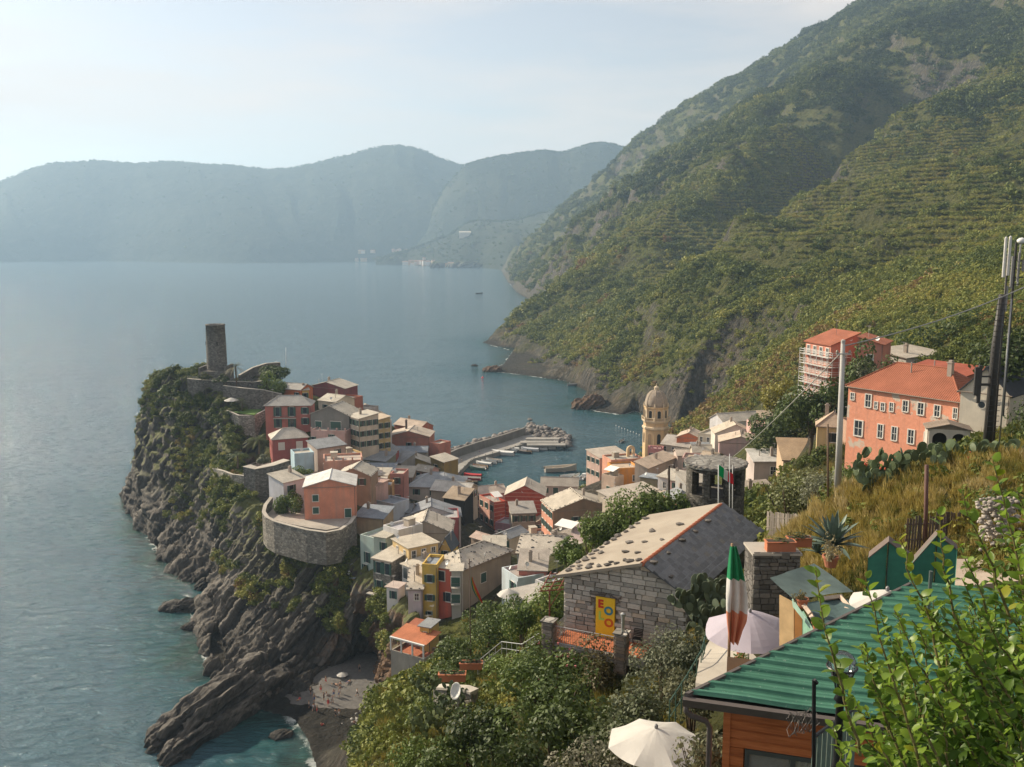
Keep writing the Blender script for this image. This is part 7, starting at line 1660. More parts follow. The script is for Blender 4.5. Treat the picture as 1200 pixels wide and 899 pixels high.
# ================================================================== restaurant with the green corrugated roof
def restaurant():
    z0 = P(820, 815, 14).z; A = S(820, 815, z0); e1 = Vector((.957, -.29, 0)); e2 = Vector((.75, .657, 0)); LW, LL = 9.0, 7.7; T = thing('restaurant_hut', 'timber restaurant hut under a green corrugated metal roof', 'hut', A)
    up = Vector((0, 0, 1)); slope = .0
    t = NT('green_metal_roof'); p = t.pos(); n1 = t.noise(p, 1.3, 5, .6); n2 = t.noise(p, 14, 4, .7); col = t.ramp(n1, [(.3, (.030, .110, .072)), (.7, (.060, .175, .118))]); col = t.mix(t.ramp(n2, [(.62, 0.0), (.72, .75)]), col, (.30, .36, .32)); st = t.noise(t.pos((2.2, .3, 1), (0, 0, R(-17))), 2, 4); col = t.mix(t.ramp(st, [(.55, 0.0), (.8, .35)]), col, (.012, .07, .05)); t.bump(n2, .15, .01); MG_ = t.done(col, .6, 0, .3)
    n = 380; V = []; F = []; per = .43
    for i in range(n + 1):
        s = LL * i / n; ph = (s / per) % 1; h = .055 * (sstep(.0, .12, ph) - sstep(.30, .42, ph)) + .012 * math.sin(s * 44)
        for j in range(13): V.append(e2 * s + e1 * (LW * j / 12 - .15) + up * (float(h) + .012 * math.sin(j * 2.1 + s) + slope * s))
    for i in range(n):
        for j in range(12): k = i * 13 + j; F.append((k, k + 1, k + 14, k + 13))
    b = MB(); b.add(V, F); b.build('corrugated_roof', MG_, T)
    MB().add([v - up * .09 for v in (V[0], V[12], V[-1], V[-13])], [(3, 2, 1, 0)]).build('roof_underside', m_paint((.1, .1, .09), .8), T)
    DK = m_paint((.09, .075, .068), .55); f = MB(); a0, a1 = -e1 * .25 - up * .04, e1 * LW - up * .04; o_ = Vector((e1.y, -e1.x, 0))
    for q0, q1, r in ((a0 + o_ * .08, a1 + o_ * .08, .0), ): f.add([q0, q1, q1 + up * .03, q0 + up * .03, q0 - up * .13 + o_ * .03, q1 - up * .13 + o_ * .03, q0 + o_ * .10 + up * .02, q1 + o_ * .10 + up * .02], [(4, 5, 7, 6), (6, 7, 2, 3), (0, 1, 5, 4), (0, 4, 6, 3), (1, 2, 7, 5)])
    f.build('gutter', DK, T)
    f = MB(); l0, l1 = -e2 * .1 - e1 * .18, e2 * LL - e1 * .18; f.add([l0 - up * .10, l1 - up * .10, l1 + up * .05, l0 + up * .05, l0 - up * .10 + e1 * .07, l1 - up * .10 + e1 * .07, l1 + up * .05 + e1 * .07, l0 + up * .05 + e1 * .07], [(3, 2, 1, 0), (4, 5, 6, 7), (3, 7, 6, 2), (0, 1, 5, 4), (0, 4, 7, 3), (1, 2, 6, 5)]); f.build('verge_board', DK, T)
    d0 = a0 + o_ * .06 + e1 * .05 - up * .08; MB().tube([d0, d0 - up * .14, d0 - up * .24 + e1 * .08 - o_ * .05, d0 - up * .36 + e1 * .30 - o_ * .18, d0 - up * .48 + e1 * .36 - o_ * .22, d0 - up * 3.4 + e1 * .36 - o_ * .22], .045, 10).build('downpipe', DK, T, True)
    # timber front, board by board, with the window below
    w0 = e1 * .42 - o_ * .22 - e2 * 0; rz = math.atan2(e1.y, e1.x)
    t = NT('stained_boards'); c_ = t.coord('Object', (1, 14, 14)); g = t.noise(t.pos((.8, .8, 9)), 3, 5, .6); oi = t.n('ObjectInfo'); col = t.ramp(t.math('ADD', t.math('MULTIPLY', g, .8), t.math('MULTIPLY', oi.outputs['Random'], .25)), [(.3, (.20, .052, .014)), (.55, (.33, .095, .028)), (.8, (.45, .15, .05))]); t.bump(g, .3, .01); MW = t.done(col, .55, 0, .3)
    bm_ = MB(); bm_.box(0, 6.5, -.02, .03, 0, .150); bm_.box(0, 6.5, -.032, -.02, .012, .138); me = bm_.mesh('board', MW)
    for k in range(5): o = link('board', me, None, T); o.location = w0 - up * (.27 + .156 * k); o.rotation_euler = (0, 0, rz)
    for k in range(10): o = link('board', MB().box(0, .28, -.02, .03, 0, .150).mesh('board', MW) if k == 0 else o.data, None, T); o.location = w0 - up * (.27 + .156 * (5 + k)); o.rotation_euler = (0, 0, rz)
    cp = MB(); cp.box(-.05, .06, -.06, .05, -3, -.1); o = cp.build('corner_post', MW, T); o.location = w0; o.rotation_euler = (0, 0, rz)
    wf = MB(); x0, x1, zt, zb = .30, 3.6, -.96, -2.4
    for a, c2, d, e in ((x0, x1, zt, zt + .07), (x0, x1, zb - .07, zb), (x0, x0 + .07, zb, zt), (x1 - .07, x1, zb, zt), (1.0, 1.08, zb, zt), (1.9, 1.98, zb, zt)): wf.box(a, c2, -.05, .05, d, e)
    o = wf.build('window', m_paint((.05, .055, .05), .5), T); o.location = w0; o.rotation_euler = (0, 0, rz)
    gp = MB(); gp.box(x0, x1, -.005, .005, zb, zt); t = NT('pane_glass'); t.b.inputs['Transmission Weight'].default_value = .85; gl = t.done((.7, .75, .72), .03, 0, .5); gp.build('pane', gl, o)
    cu = MB()
    for k in range(22): x = 1.05 + .04 * k; cu.add([(x, .25 + .03 * (k % 2), zb), (x + .04, .25 + .03 * ((k + 1) % 2), zb), (x + .04, .25 + .03 * ((k + 1) % 2), zt), (x, .25 + .03 * (k % 2), zt)], [(0, 1, 2, 3)])
    cu.build('curtain', m_paint((.60, .45, .24), .9), o)
    sw = MB(); sw.add([e2 * .3 + e1 * .3 - up * .1, e2 * LL + e1 * .3 - up * .1, e2 * LL + e1 * .3 - up * 4, e2 * .3 + e1 * .3 - up * 4], [(0, 1, 2, 3)]); sw.build('side_wall', MW, T)
    bk_ = MB(); bk_.add([e1 * .3 + o_ * -1.8 - up * .1, e1 * LW + o_ * -1.8 - up * .1, e1 * LW + o_ * -1.8 - up * 3, e1 * .3 + o_ * -1.8 - up * 3], [(0, 1, 2, 3)]); bk_.build('inner_wall', m_paint((.35, .26, .16), .9), T)
    pipe = MB(); q = e2 * 5.0 + e1 * 1.2; pipe.tube([q, q + up * 1.0], .035, 8); pipe.build('vent_pipe', m_paint((.07, .09, .08), .5), T)
restaurant()
# ================================================================== parasols
def parasol(label, u, v, Y, r, drop, nrib, cloth, polez, seed, tilt=(0, 0), valance=.0, roll=0):
    top = P(u, v, Y); T = thing('parasol', label, 'parasol', (top.x, top.y, top.z - polez), 0, 'parasols'); V = [(0, 0, 0)]; F = []; m = 7; k = nrib * 4
    for i in range(1, m + 1):
        t = i / m
        for j in range(k):
            a = 2 * math.pi * j / k + roll; w = abs(math.sin(a0_ := (nrib * (a - roll) / 2))); sag = .10 * w * t * t * r; rr = r * t * (1 - .07 * w * t); V.append((rr * math.cos(a), rr * math.sin(a), -drop * t ** 1.15 + sag * -.9 + .05 * r * w * t))
    for j in range(k): F.append((0, 1 + (j + 1) % k, 1 + j))
    for i in range(m - 1):
        for j in range(k): a, b_ = 1 + i * k, 1 + (i + 1) * k; F.append((a + j, a + (j + 1) % k, b_ + (j + 1) % k, b_ + j))
    c_ = MB().add(V, F).mesh('canopy', cloth); o = link('canopy', c_, None, T); o.location = (0, 0, polez); o.rotation_euler = (tilt[0], tilt[1], 0)
    for f in c_.polygons: f.use_smooth = False
    sm = MB()
    for q in range(nrib): 
        a = 2 * math.pi * q / nrib + roll; sm.tube([(r * t * math.cos(a), r * t * math.sin(a), -drop * t ** 1.15 - .03) for t in (.03, .35, .7, .98)], .012, 4)
    sm.build('ribs', m_paint((.3, .3, .3), .5), o); MB().lathe([(.02, -.05), (.05, .0), (.05, .07), (.02, .11)], 8).build('finial', m_paint((.2, .2, .2), .5), o)
    MB().tube([(0, 0, -.4), (0, 0, polez - .02)], .028, 8).build('pole', M_STEEL, T); return T
def m_cloth(c):
    t = NT('parasol_cloth'); n = t.noise(t.coord(), 1.5, 4); g = t.noise(t.coord(), 20, 3); col = t.ramp(n, [(.3, shade(c, .9)), (.7, c)]); t.bump(g, .1, .01); t.done(col, .85, 0, .1)
    tr = t.n('BsdfTranslucent'); t.l(col, tr.inputs[0]); ms = t.n('MixShader'); ms.inputs[0].default_value = .3; t.l(t.b.outputs[0], ms.inputs[1]); t.l(tr.outputs[0], ms.inputs[2]); t.l(ms.outputs[0], t.out.inputs[0]); return t.m
CLW = m_cloth((.68, .65, .60)); CLL = m_cloth((.52, .47, .54))
parasol('faded lilac parasol over the restaurant terrace', 879, 717, 27, 1.42, .62, 6, CLL, 2.35, 1, (R(4), R(-3)), roll=.3)
shrub('dusty shrub against the timber hut', 822, 880, 18, .6, .6, (.07, .075, .04), (.18, .18, .10), 1200, .045)
parasol('white parasol at the bottom edge beside the timber hut', 769, 853, 23, 1.30, .42, 8, CLW, 2.35, 2, roll=.2)
parasol('white parasol half hidden behind the green roof', 1040, 692, 22.5, .95, .35, 6, CLW, 2.0, 3, roll=.1)
parasol('white parasol beside the low concrete roofed house', 596, 690, 143, 1.9, .9, 8, CLW, 2.6, 4); parasol('white sun umbrella among bathers on the cove beach', 401, 788, 193, 1.3, .5, 8, CLW, 2.0, 5)
parasol('white parasol below the small lawn on castle hill', 271, 466, 300, 2.4, .9, 8, CLW, 2.6, 6)
# ================================================================== garden behind the restaurant
def quad_grid(a, b_, c_, d, n, sag):
    V = []; F = []
    for i in range(n + 1):
        for j in range(n + 1):
            s, t = i / n, j / n; p = a * (1 - s) * (1 - t) + b_ * s * (1 - t) + c_ * s * t + d * (1 - s) * t; V.append(p - Vector((0, 0, sag * math.sin(math.pi * s) * math.sin(math.pi * t) + .012 * math.sin(9 * s + 5 * t))))
    for i in range(n):
        for j in range(n): k = i * (n + 1) + j; F.append((k, k + n + 1, k + n + 2, k + 1))
    return V, F
def shed():
    o0 = P(915, 757, 25); T = thing('garden_shed', 'patched garden shed under a sagging dark tarpaulin', 'shed', o0); q = lambda u, v, Y: P(u, v, Y) - o0
    TP = m_paint((.075, .105, .10), .8, .25, 3); V, F = quad_grid(q(902, 677, 26.2), q(954, 660, 28), q(1000, 693, 26), q(929, 702, 24.6), 14, .10); MB().add(V, F).build('tarpaulin', TP, T, True)
    V, F = quad_grid(q(944, 706, 24.7), q(986, 700, 25.6), q(1018, 714, 24), q(962, 747, 22.6), 8, .06); MB().add(V, F).build('felt_roof', m_paint((.05, .085, .085), .8, .2, 3), T)
    def panel(nm, c_, pts, th=.03, grain=3): b = MB(); a = [q(*p) for p in pts]; n = (a[1] - a[0]).cross(a[2] - a[0]).normalized() * th; b.add(a + [p + n for p in a], [(0, 1, 2, 3), (7, 6, 5, 4), (0, 4, 5, 1), (1, 5, 6, 2), (2, 6, 7, 3), (3, 7, 4, 0)]); return b.build(nm, m_paint(c_, .8, .2, grain), T)
    panel('door_panel', (.52, .36, .19), [(914, 758, 25.3), (931, 760, 24.9), (931, 706, 24.9), (914, 697, 25.3)]); panel('brown_panel', (.25, .11, .03), [(932, 760, 24.85), (941, 761, 24.6), (941, 722, 24.6), (932, 712, 24.85)])
    panel('side_panel', (.16, .30, .22), [(941.5, 762, 24.6), (956, 764, 23.6), (956, 742, 23.2), (941.5, 716, 24.6)]); panel('edge_board', (.22, .33, .27), [(928, 702, 24.5), (958, 747, 22.8), (961, 752, 22.7), (929, 711, 24.4)])
    for k, (u0, v0, u1, v1, Y0, Y1) in enumerate([(938, 706, 950, 722, 24.3, 23.7), (951, 724, 961, 742, 23.6, 22.9), (985, 702, 996, 714, 25.4, 24.7), (990, 716, 1004, 722, 24.6, 24.1), (964, 704, 986, 701, 25.0, 25.5)]):
        a, c_ = q(u0, v0, Y0), q(u1, v1, Y1); MB().tube([a + Vector((0, 0, .05)), c_ + Vector((0, 0, .05))], .075, 4).build('plank', m_paint((.42, .33, .26), .9, .2), T)
shed()
pot('terracotta pot of dry plant on the edge of the felt roof', P(940, 712, 24.2), .16, .26, (.16, .14, .06), 140, plant=.3); pot('empty terracotta pot low on the felt roof edge', P(958, 739, 22.9), .15, .24, (.05, .06, .03), 40, plant=.12)
def garden_wall():
    rg = random.Random(11); pm = [chamfer_box(90 + k).mesh('stone', m_rubble_piece((.15, .14, .125))) for k in range(5)]
    a, c_ = P(883, 650, 32), P(938, 646, 32); o0 = Vector((a.x, a.y, a.z - 2.6)); T = thing('garden_wall', 'dark dry stone wall carrying the terracotta planters', 'wall', o0); ex = (c_ - a); ex.z = 0; w = ex.length; ex.normalize(); rz = math.atan2(ex.y, ex.x)
    b = MB(); b.box(0, w, .02, 1.2, -1, 2.58); o = b.build('core', m_stone((.12, .11, .10), 3), T); o.rotation_euler = (0, 0, rz); z = -.4; cnt = 0
    while z < 2.5:
        h = rg.uniform(.13, .24); x = 0
        while x < w - .05: ww = min(rg.uniform(.18, .45), w - x); s = link('stone', pm[rg.randrange(5)], None, T); s.location = ex * (x + ww / 2) + Vector((0, 0, z + h / 2)) ; s.rotation_euler = (0, 0, rz); s.scale = (ww - .02, rg.uniform(.05, .12), h - .02); x += ww
        z += h
    cp = MB(); cp.box(-.05, w + .05, -.1, 1.25, 2.58, 2.66); o = cp.build('coping', m_plaster((.40, .36, .31)), T); o.rotation_euler = (0, 0, rz)
    t = a.z + .06; pot('long terracotta trough on the dry stone wall', S(914, 645, t), .30, .36, (.10, .11, .04), 120, 'long', .12); pot('terracotta trough at the right end of the stone wall', S(936, 640, t), .25, .34, (.09, .10, .04), 140, 'long', .2)
    pot('round terracotta pot of dry shrub below the agave', P(973, 664, 30), .26, .38, (.22, .19, .11), 200, plant=.6); pot('terracotta pot with leafy plant on the restaurant terrace', P(867, 782, 25.5), .17, .25, (.09, .14, .03), 160, plant=.25); pot('terracotta pot behind the limp flag', P(868, 768, 28.4), .17, .25, (.20, .10, .10), 120, plant=.15)
garden_wall()
def green_hut(label, pts, Y, dep):
    a = [P(u, v, Y) for u, v in pts]; o0 = Vector(a[0]); o0.z -= .6; T = thing('green_hut', label, 'hut', o0, 0, 'green garden huts'); q = [p - o0 for p in a]; G = m_paint((.035, .165, .115), .7, .18, 4); bkv = Vector((.2, dep, 0)); bot = lambda p: Vector((p.x, p.y, -.4))
    for i in (0, 1):
        l, r = q[i], q[i + 1]; g = .02; ex = (r - l).normalized(); b = MB(); f = [bot(l) + ex * g, bot(r) - ex * g, r - ex * g, l + ex * g]; b.add(f + [p + Vector((0, .035, 0)) for p in f], [(0, 1, 2, 3), (7, 6, 5, 4), (3, 2, 6, 7), (0, 4, 5, 1), (0, 3, 7, 4), (1, 5, 6, 2)]); b.build('gable_board', G, T)
    for i in (0, 1): l, r = q[i] + Vector((0, -.04, .03)), q[i + 1] + Vector((0, -.04, .03)); b = MB(); b.slab([l, r, r + bkv, l + bkv], .035); b.build('roof_board', m_paint((.13, .10, .085), .85), T)
    b = MB(); b.add([bot(q[2]), bot(q[2]) + bkv, q[2] + bkv, q[2]], [(0, 1, 2, 3)]); b.add([bot(q[0]) + bkv, bot(q[0]), q[0], q[0] + bkv], [(0, 1, 2, 3)]); b.build('side_boards', G, T); b = MB(); b.tube([bot(q[1]) + Vector((0, -.03, 0)), q[1] + Vector((0, -.03, 0))], .018, 4); b.build('centre_batten', m_paint((.03, .05, .04), .7), T)
green_hut('green boarded hut with pointed gable nearer the shed', [(1017, 654), (1041, 635), (1068, 656)], 25, .5); green_hut('green boarded hut partly behind the leafy branches', [(1069, 660), (1098, 627), (1122, 645)], 26, .5)
def palisade(label, u0, v0, u1, v1, Y0, Y1, h, n, c_, gap=.25, rough=.15):
    a, d = P(u0, v0, Y0), P(u1, v1, Y1); o0 = Vector((a.x, a.y, a.z - h)); T = thing('wooden_fence', label, 'fence', o0); ex = d - a; w = math.hypot(ex.x, ex.y); rz = math.atan2(ex.y, ex.x); rg = random.Random(n); sw = w / n * (1 - gap); ms = [MB().add([(-.5, 0, 0), (.5, 0, 0), (.5, .25, 0), (-.5, .25, 0), (-.5 + j1, 0, 1), (.5, 0, 1 - j2), (.5, .25, 1 - j2), (-.5 + j1, .25, 1)], [(0, 1, 5, 4), (1, 2, 6, 5), (2, 3, 7, 6), (3, 0, 4, 7), (4, 5, 6, 7)]).mesh('slat', m_rubble_piece(c_)) for j1, j2 in ((.0, .0), (.1, .02), (.0, .04))]
    for k in range(n): t = (k + .5) / n; o = link('slat', ms[k % 3], None, T); o.location = (ex.x * t, ex.y * t, ex.z * t - .3); o.rotation_euler = (0, rg.uniform(-.02, .02), rz); o.scale = (sw, sw * .8, h + .3 + rg.uniform(-rough, rough) * .4)
    for z in (.25, .75): b = MB(); b.tube([(0, .03, h * z), (ex.x, ex.y + .03, ex.z + h * z)], .03, 4); b.build('rail', m_paint(shade(c_, .8), .9), T)
palisade('weathered dark palisade fence behind the brown post', 1062, 606, 1112, 604, 33, 33, 1.15, 15, (.12, .095, .08)); palisade('second taller stretch of dark palisade fence', 1098, 601, 1144, 599, 33.6, 33.4, 1.3, 14, (.11, .085, .07))
palisade('pale weathered fence right of the slate roof', 899, 600, 941, 603, 53, 51, 1.2, 14, (.36, .31, .26), .12)
def slate_patch(nm, pts, m): b = MB(); b.slab(pts, .2); b.build(nm, m, kind='structure')
slate_patch('terrace_path', [P(815, 800, 26), P(885, 815, 24), P(905, 790, 26.5), P(872, 755, 31), P(835, 745, 33), P(820, 770, 30)], m_plaster((.42, .38, .32)))
slate_patch('garden_path', [P(1095, 690, 27), P(1200, 680, 27), P(1200, 655, 30), P(1110, 655, 30)], m_plaster((.42, .34, .27)))
pts = []; rad = []
for k in range(330): t_ = RNG.uniform(0, 1); p_ = P(1150 + 38 * t_ + RNG.normal(0, 4), 645 - RNG.uniform(0, 62), 31 + RNG.normal(0, .3)); pts.append(tuple(p_)); rad.append(RNG.uniform(.04, .11))
scatter_stones('rubble_heap', pts, rad, m_boulder((.36, .32, .28)), 'pale heaped rubble wall beside the palisade', 1)
# railing above the steps, lamp, post
def lamp():
    base = P(977, 960, 11.5); top = P(979, 800, 11.5); T = thing('street_lamp', 'black lamp post with clear glass globe before the green roof', 'street lamp', base); h = top.z - base.z; k = mpp(11.5); BL = m_paint((.012, .012, .012), .4); g = P(978.5, 779, 11.5).z - base.z; r = 17 * k * 1.02
    MB().lathe([(.075, -1.5), (.06, h * .35), (.075, h * .37), (.055, h * .42), (.05, h * .86), (.085, h * .88), (.05, h * .92), (.06, h), (.12, h + .03), (.13, g - r * .85)], 14).build('post', BL, T, True)
    b = MB()
    for q in range(4):
        a = q * math.pi / 2 + .6; b.tube([(.11 * math.cos(a), .11 * math.sin(a), h - .04), (.15 * math.cos(a), .15 * math.sin(a), g - r * .75), (r * 1.02 * math.cos(a), r * 1.02 * math.sin(a), g - r * .15)], .012, 5)
    n = 24; b.tube([(r * 1.04 * math.cos(i / n * 6.2832), r * 1.04 * math.sin(i / n * 6.2832), g - r * .15) for i in range(n + 1)], .014, 5, False); b.build('cage', BL, T)
    gl = MB(); gl.lathe([(r * math.sin(math.pi * i / 16) + .002, g - r * math.cos(math.pi * i / 16)) for i in range(17)], 24, cap=False); t = NT('clear_globe'); tr = t.n('BsdfTransparent'); tr.inputs[0].default_value = (.93, .95, .94, 1); ms = t.n('MixShader'); fr = t.n('LayerWeight'); fr.inputs[0].default_value = .28; gb = t.n('BsdfGlossy'); gb.inputs['Roughness'].default_value = .08; t.l(t.math('ADD', t.math('MULTIPLY', fr.outputs['Fresnel'], .8), .10), ms.inputs[0]); t.l(tr.outputs[0], ms.inputs[1]); t.l(gb.outputs[0], ms.inputs[2]); t.l(ms.outputs[0], t.out.inputs[0]); gl.build('globe', t.m, T, True)
    MB().lathe([(.03, g - r * .8), (.03, g - r * .2), (.05, g - r * .15), (.05, g + r * .15), (.01, g + r * .3)], 10).build('bulb', m_paint((.7, .7, .68), .4), T)
    # handrail with bars
    T = thing('handrail', 'black iron handrail with barred panel below the lamp', 'railing', P(953, 960, 12)); o0 = Vector(T.location); q = lambda u, v, Y: P(u, v, Y) - o0
    MB().tube([q(953, 960, 12), q(954, 797, 12)], .028, 8).build('post', BL, T); MB().tube([q(954, 797, 12), q(957.5, 801, 12)], .03, 6).build('post_hook', BL, T)
    MB().tube([q(953, 864, 12), q(1003, 829, 12.8)], .028, 6).build('top_rail', BL, T); bb = MB()
    for k in range(9):
        t = k / 8; u, v, Y = 955 + 47 * t, 863 - 34 * t, 12 + .8 * t; bb.box(q(u, v, Y).x - .03, q(u, v, Y).x + .03, q(u, v, Y).y - .008, q(u, v, Y).y + .008, q(u, v, Y).z - 1.0, q(u, v, Y).z - .02)
    bb.build('bars', m_paint((.11, .15, .125), .6), T); bw = MB()
    for k in range(3):
        pts = [q(925 + 30 * (i / 26) + 6 * math.sin(i * 1.9 + k), 850 + 14 * math.cos(i * 1.1 + k * 2) - 8 * (i / 26), 12.2 + .06 * math.sin(i * 2.3)) for i in range(27)]; bw.tube(pts, .004, 3)
    bw.build('barbed_wire', m_paint((.10, .09, .08), .5), T)
lamp()
# satellite dish, low walls and pergola among the bushes
def misc():
    c0 = P(536, 820, 45); T = thing('satellite_dish', 'white satellite dish among the bushes of the near slope', 'satellite dish', c0); MB().tube([(0, 0, -1), (0, 0, .35)], .03, 6).build('mast', M_STEEL, T); d = MB(); d.lathe([(.01, 0), (.2, .02), (.36, .08), (.42, .13), (.415, .15), (.3, .08), (.01, .03)], 18, cap=False); o = d.build('dish', m_paint((.62, .6, .56), .5), T, True); o.location = (0, -.05, .5); o.rotation_euler = (R(70), 0, R(-35)); o.scale = (.75, 1.05, 1); MB().tube([(0, 0, .02), (.1, -.3, .4)], .012, 4).build('arm', M_STEEL, o)
    wall_run('garden_wall', 'low stone wall with flat cap left of the dish', 'wall', [P(512, 806, 49), P(545, 808, 47), P(556, 812, 46.5)], 1.2, .5, M_RUB2, foot=1)
    pot('long terracotta planter above the white dish', P(530, 797, 51), .45, .45, (.07, .10, .03), 160, 'long', .25); pot('long terracotta planter near the rusty pole', P(552, 783, 54), .4, .4, (.06, .09, .03), 140, 'long', .3)
    T = thing('pergola', 'rust coloured timber pergola left of the stone house', 'pergola', P(655, 722, 60)); o0 = Vector(T.location); M = m_paint((.24, .075, .045), .8, .2); q = lambda u, v, Y: P(u, v, Y) - o0
    for u, v0, v1, Y in ((644, 735, 690, 60), (666, 730, 684, 62)): MB().tube([q(u, v0, Y), q(u, v1, Y)], .06, 6).build('post', M, T)
    for k in range(5): MB().tube([q(632 + 3 * k, 693 - 5 * k, 59 + .9 * k), q(668 + 2 * k, 690 - 5 * k, 60 + .9 * k)], .045, 4).build('beam', M, T)
    for k in range(4): MB().tube([q(634 + 10 * k, 692, 59), q(646 + 10 * k, 670, 63)], .04, 4).build('beam', M, T)
    MB().tube([q(644, 712, 60), q(658, 690, 60.5)], .04, 4).build('brace', M, T)
    # path railing above the cove
    T = thing('path_railing', 'grey pipe railing along the path below the terrace', 'railing', P(590, 760, 58)); o0 = Vector(T.location); b = MB(); pts = [P(u, v, Y) - o0 for u, v, Y in ((560, 775, 62), (588, 752, 58), (612, 755, 55), (632, 742, 54))]
    b.tube(pts, .03, 6); b.tube([p - Vector((0, 0, .45)) for p in pts], .02, 6)
    for i in range(3):
        for k in range(4): p = pts[i].lerp(pts[i + 1], k / 4); b.tube([p - Vector((0, 0, 1.0)), p], .022, 5)
    b.build('rails', M_STEEL, T)
    T = thing('path_railing', 'green netted railing down to the restaurant terrace', 'railing', P(812, 800, 26)); o0 = Vector(T.location); b = MB(); pts = [P(u, v, Y) - o0 for u, v, Y in ((785, 822, 25), (806, 790, 27), (822, 762, 29), (828, 740, 31))]; b.tube(pts, .022, 5); b.tube([p - Vector((0, 0, .5)) for p in pts], .015, 5)
    for i in range(3):
        for k in range(3): p = pts[i].lerp(pts[i + 1], k / 3); b.tube([p - Vector((0, 0, 1.0)), p + Vector((0, 0, .05))], .02, 5)
    b.build('rails', m_paint((.03, .07, .05), .6), T)
misc()
# ================================================================== scaffolding and convent porch
def scaffold():
    hs = [h for h in HOUSES if 'scaffolding' in h['label'] and 'wrapped' in h['label']][0]; T = thing('scaffolding', 'silver scaffolding wrapping the left side of the red house', 'scaffolding', hs['p0'], hs['rz']); M = m_paint((.52, .52, .50), .4, metal=.5); L = hs['L']; xs = (-.35, -1.35); top = -2.4; bot = -13
    st = MB(); ys = [(-1.2 + (L + 1.2) * k / 5) for k in range(6)]
    for x in xs:
        for y in ys: st.tube([(x, y, bot), (x, y, top + 1.0)], .06, 5)
    for x in (1.2, 2.6, 4.0): st.tube([(x, -1.2, bot), (x, -1.2, top + 1.0)], .06, 5)
    st.build('standards', M, T); lg = MB()
    for lv in range(6):
        z = top - lv * 1.95
        for x in xs:
            for dz in (0, .55, 1.0): lg.tube([(x, ys[0], z + dz), (x, ys[-1], z + dz)], .05, 4)
        for dz in (0, .55, 1.0): lg.tube([(-1.35, -1.2, z + dz), (4.0, -1.2, z + dz)], .05, 4)
    for k in range(5): lg.tube([(-1.35, ys[k], bot + 2), (-1.35, ys[k + 1], top)], .04, 4)
    lg.build('ledgers', M, T)
    for lv in range(6): z = top - lv * 1.95; MB().box(-1.35, -.3, ys[0], ys[-1], z - .06, z - .01).build('walkway', m_paint((.48, .46, .42), .7), T); MB().box(-.3, 4.0, -1.25, -.15, z - .06, z - .01).build('walkway', m_paint((.48, .46, .42), .7), T)
scaffold()
def porch():
    Y = 112; o0 = P(1087, 531, Y); T = thing('convent_porch', 'small arched porch with brown roof before the convent', 'porch', o0, R(-18)); k = mpp(Y); W_ = 40 * k * 1.1; h = 30 * k; PL = m_plaster((.55, .49, .42)); b = MB(); n = 8; d = 3.0
    for cx, w in ((W_ * .27, W_ * .36), (W_ * .75, W_ * .34)):
        pass
    segs = [(0, W_ * .09), (W_ * .45, W_ * .58), (W_ * .92, W_)]
    for a, c_ in segs: b.box(a, c_, -.15, .15, -1, h)
    b.box(0, W_, -.145, .145, -1, h * .30); b.box(W_ * .09, W_ * .92, -.145, .145, h * .86, h)
    for cx, w in ((W_ * .27, W_ * .36), (W_ * .75, W_ * .34)):
        for j in range(n):
            a0, a1 = math.pi * j / n, math.pi * (j + 1) / n; r = w / 2; zc = h * .86 - r * .9
            q = [(cx + r * math.cos(a0), zc + r * .9 * math.sin(a0)), (cx + r * math.cos(a0), h * .87), (cx + r * math.cos(a1), h * .87), (cx + r * math.cos(a1), zc + r * .9 * math.sin(a1))]; b.add([(x, -.14, z) for x, z in q] + [(x, .14, z) for x, z in q], [(0, 1, 2, 3), (7, 6, 5, 4), (0, 3, 7, 4)])
    b.box(-.15, .15, .15, d, -1, h); b.box(W_ - .15, W_ + .15, .15, d, -1, h); b.build('arcade', PL, T); r_ = MB(); r_.slab([(-.4, -.4, h + .05), (W_ / 2, -.4, h + .75), (W_ / 2, d + .3, h + .75), (-.4, d + .3, h + .05)], .12); r_.slab([(W_ / 2, -.4, h + .75), (W_ + .4, -.4, h + .05), (W_ + .4, d + .3, h + .05), (W_ / 2, d + .3, h + .75)], .12); r_.add([(0, -.14, h), (W_, -.14, h), (W_ / 2, -.14, h + .66)], [(0, 1, 2)]); r_.build('roof', m_roof((.28, .22, .17)), T); MB().box(.2, W_ - .2, d - .1, d, -1, h).build('back_wall', m_plaster((.10, .09, .08)), T)
    for cx, c_ in ((W_ * .68, (.5, .05, .05)), (W_ * .27, (.06, .09, .03))):
        V, F = leaf_clump(90, .2, 5); V = V * np.array([.4, .3, .6]) + np.array([cx, .3, h * .32]); link('flowers', np_mesh('flowers', V, F), m_leaf(shade(c_, .7), shade(c_, 1.3)), T)
porch()
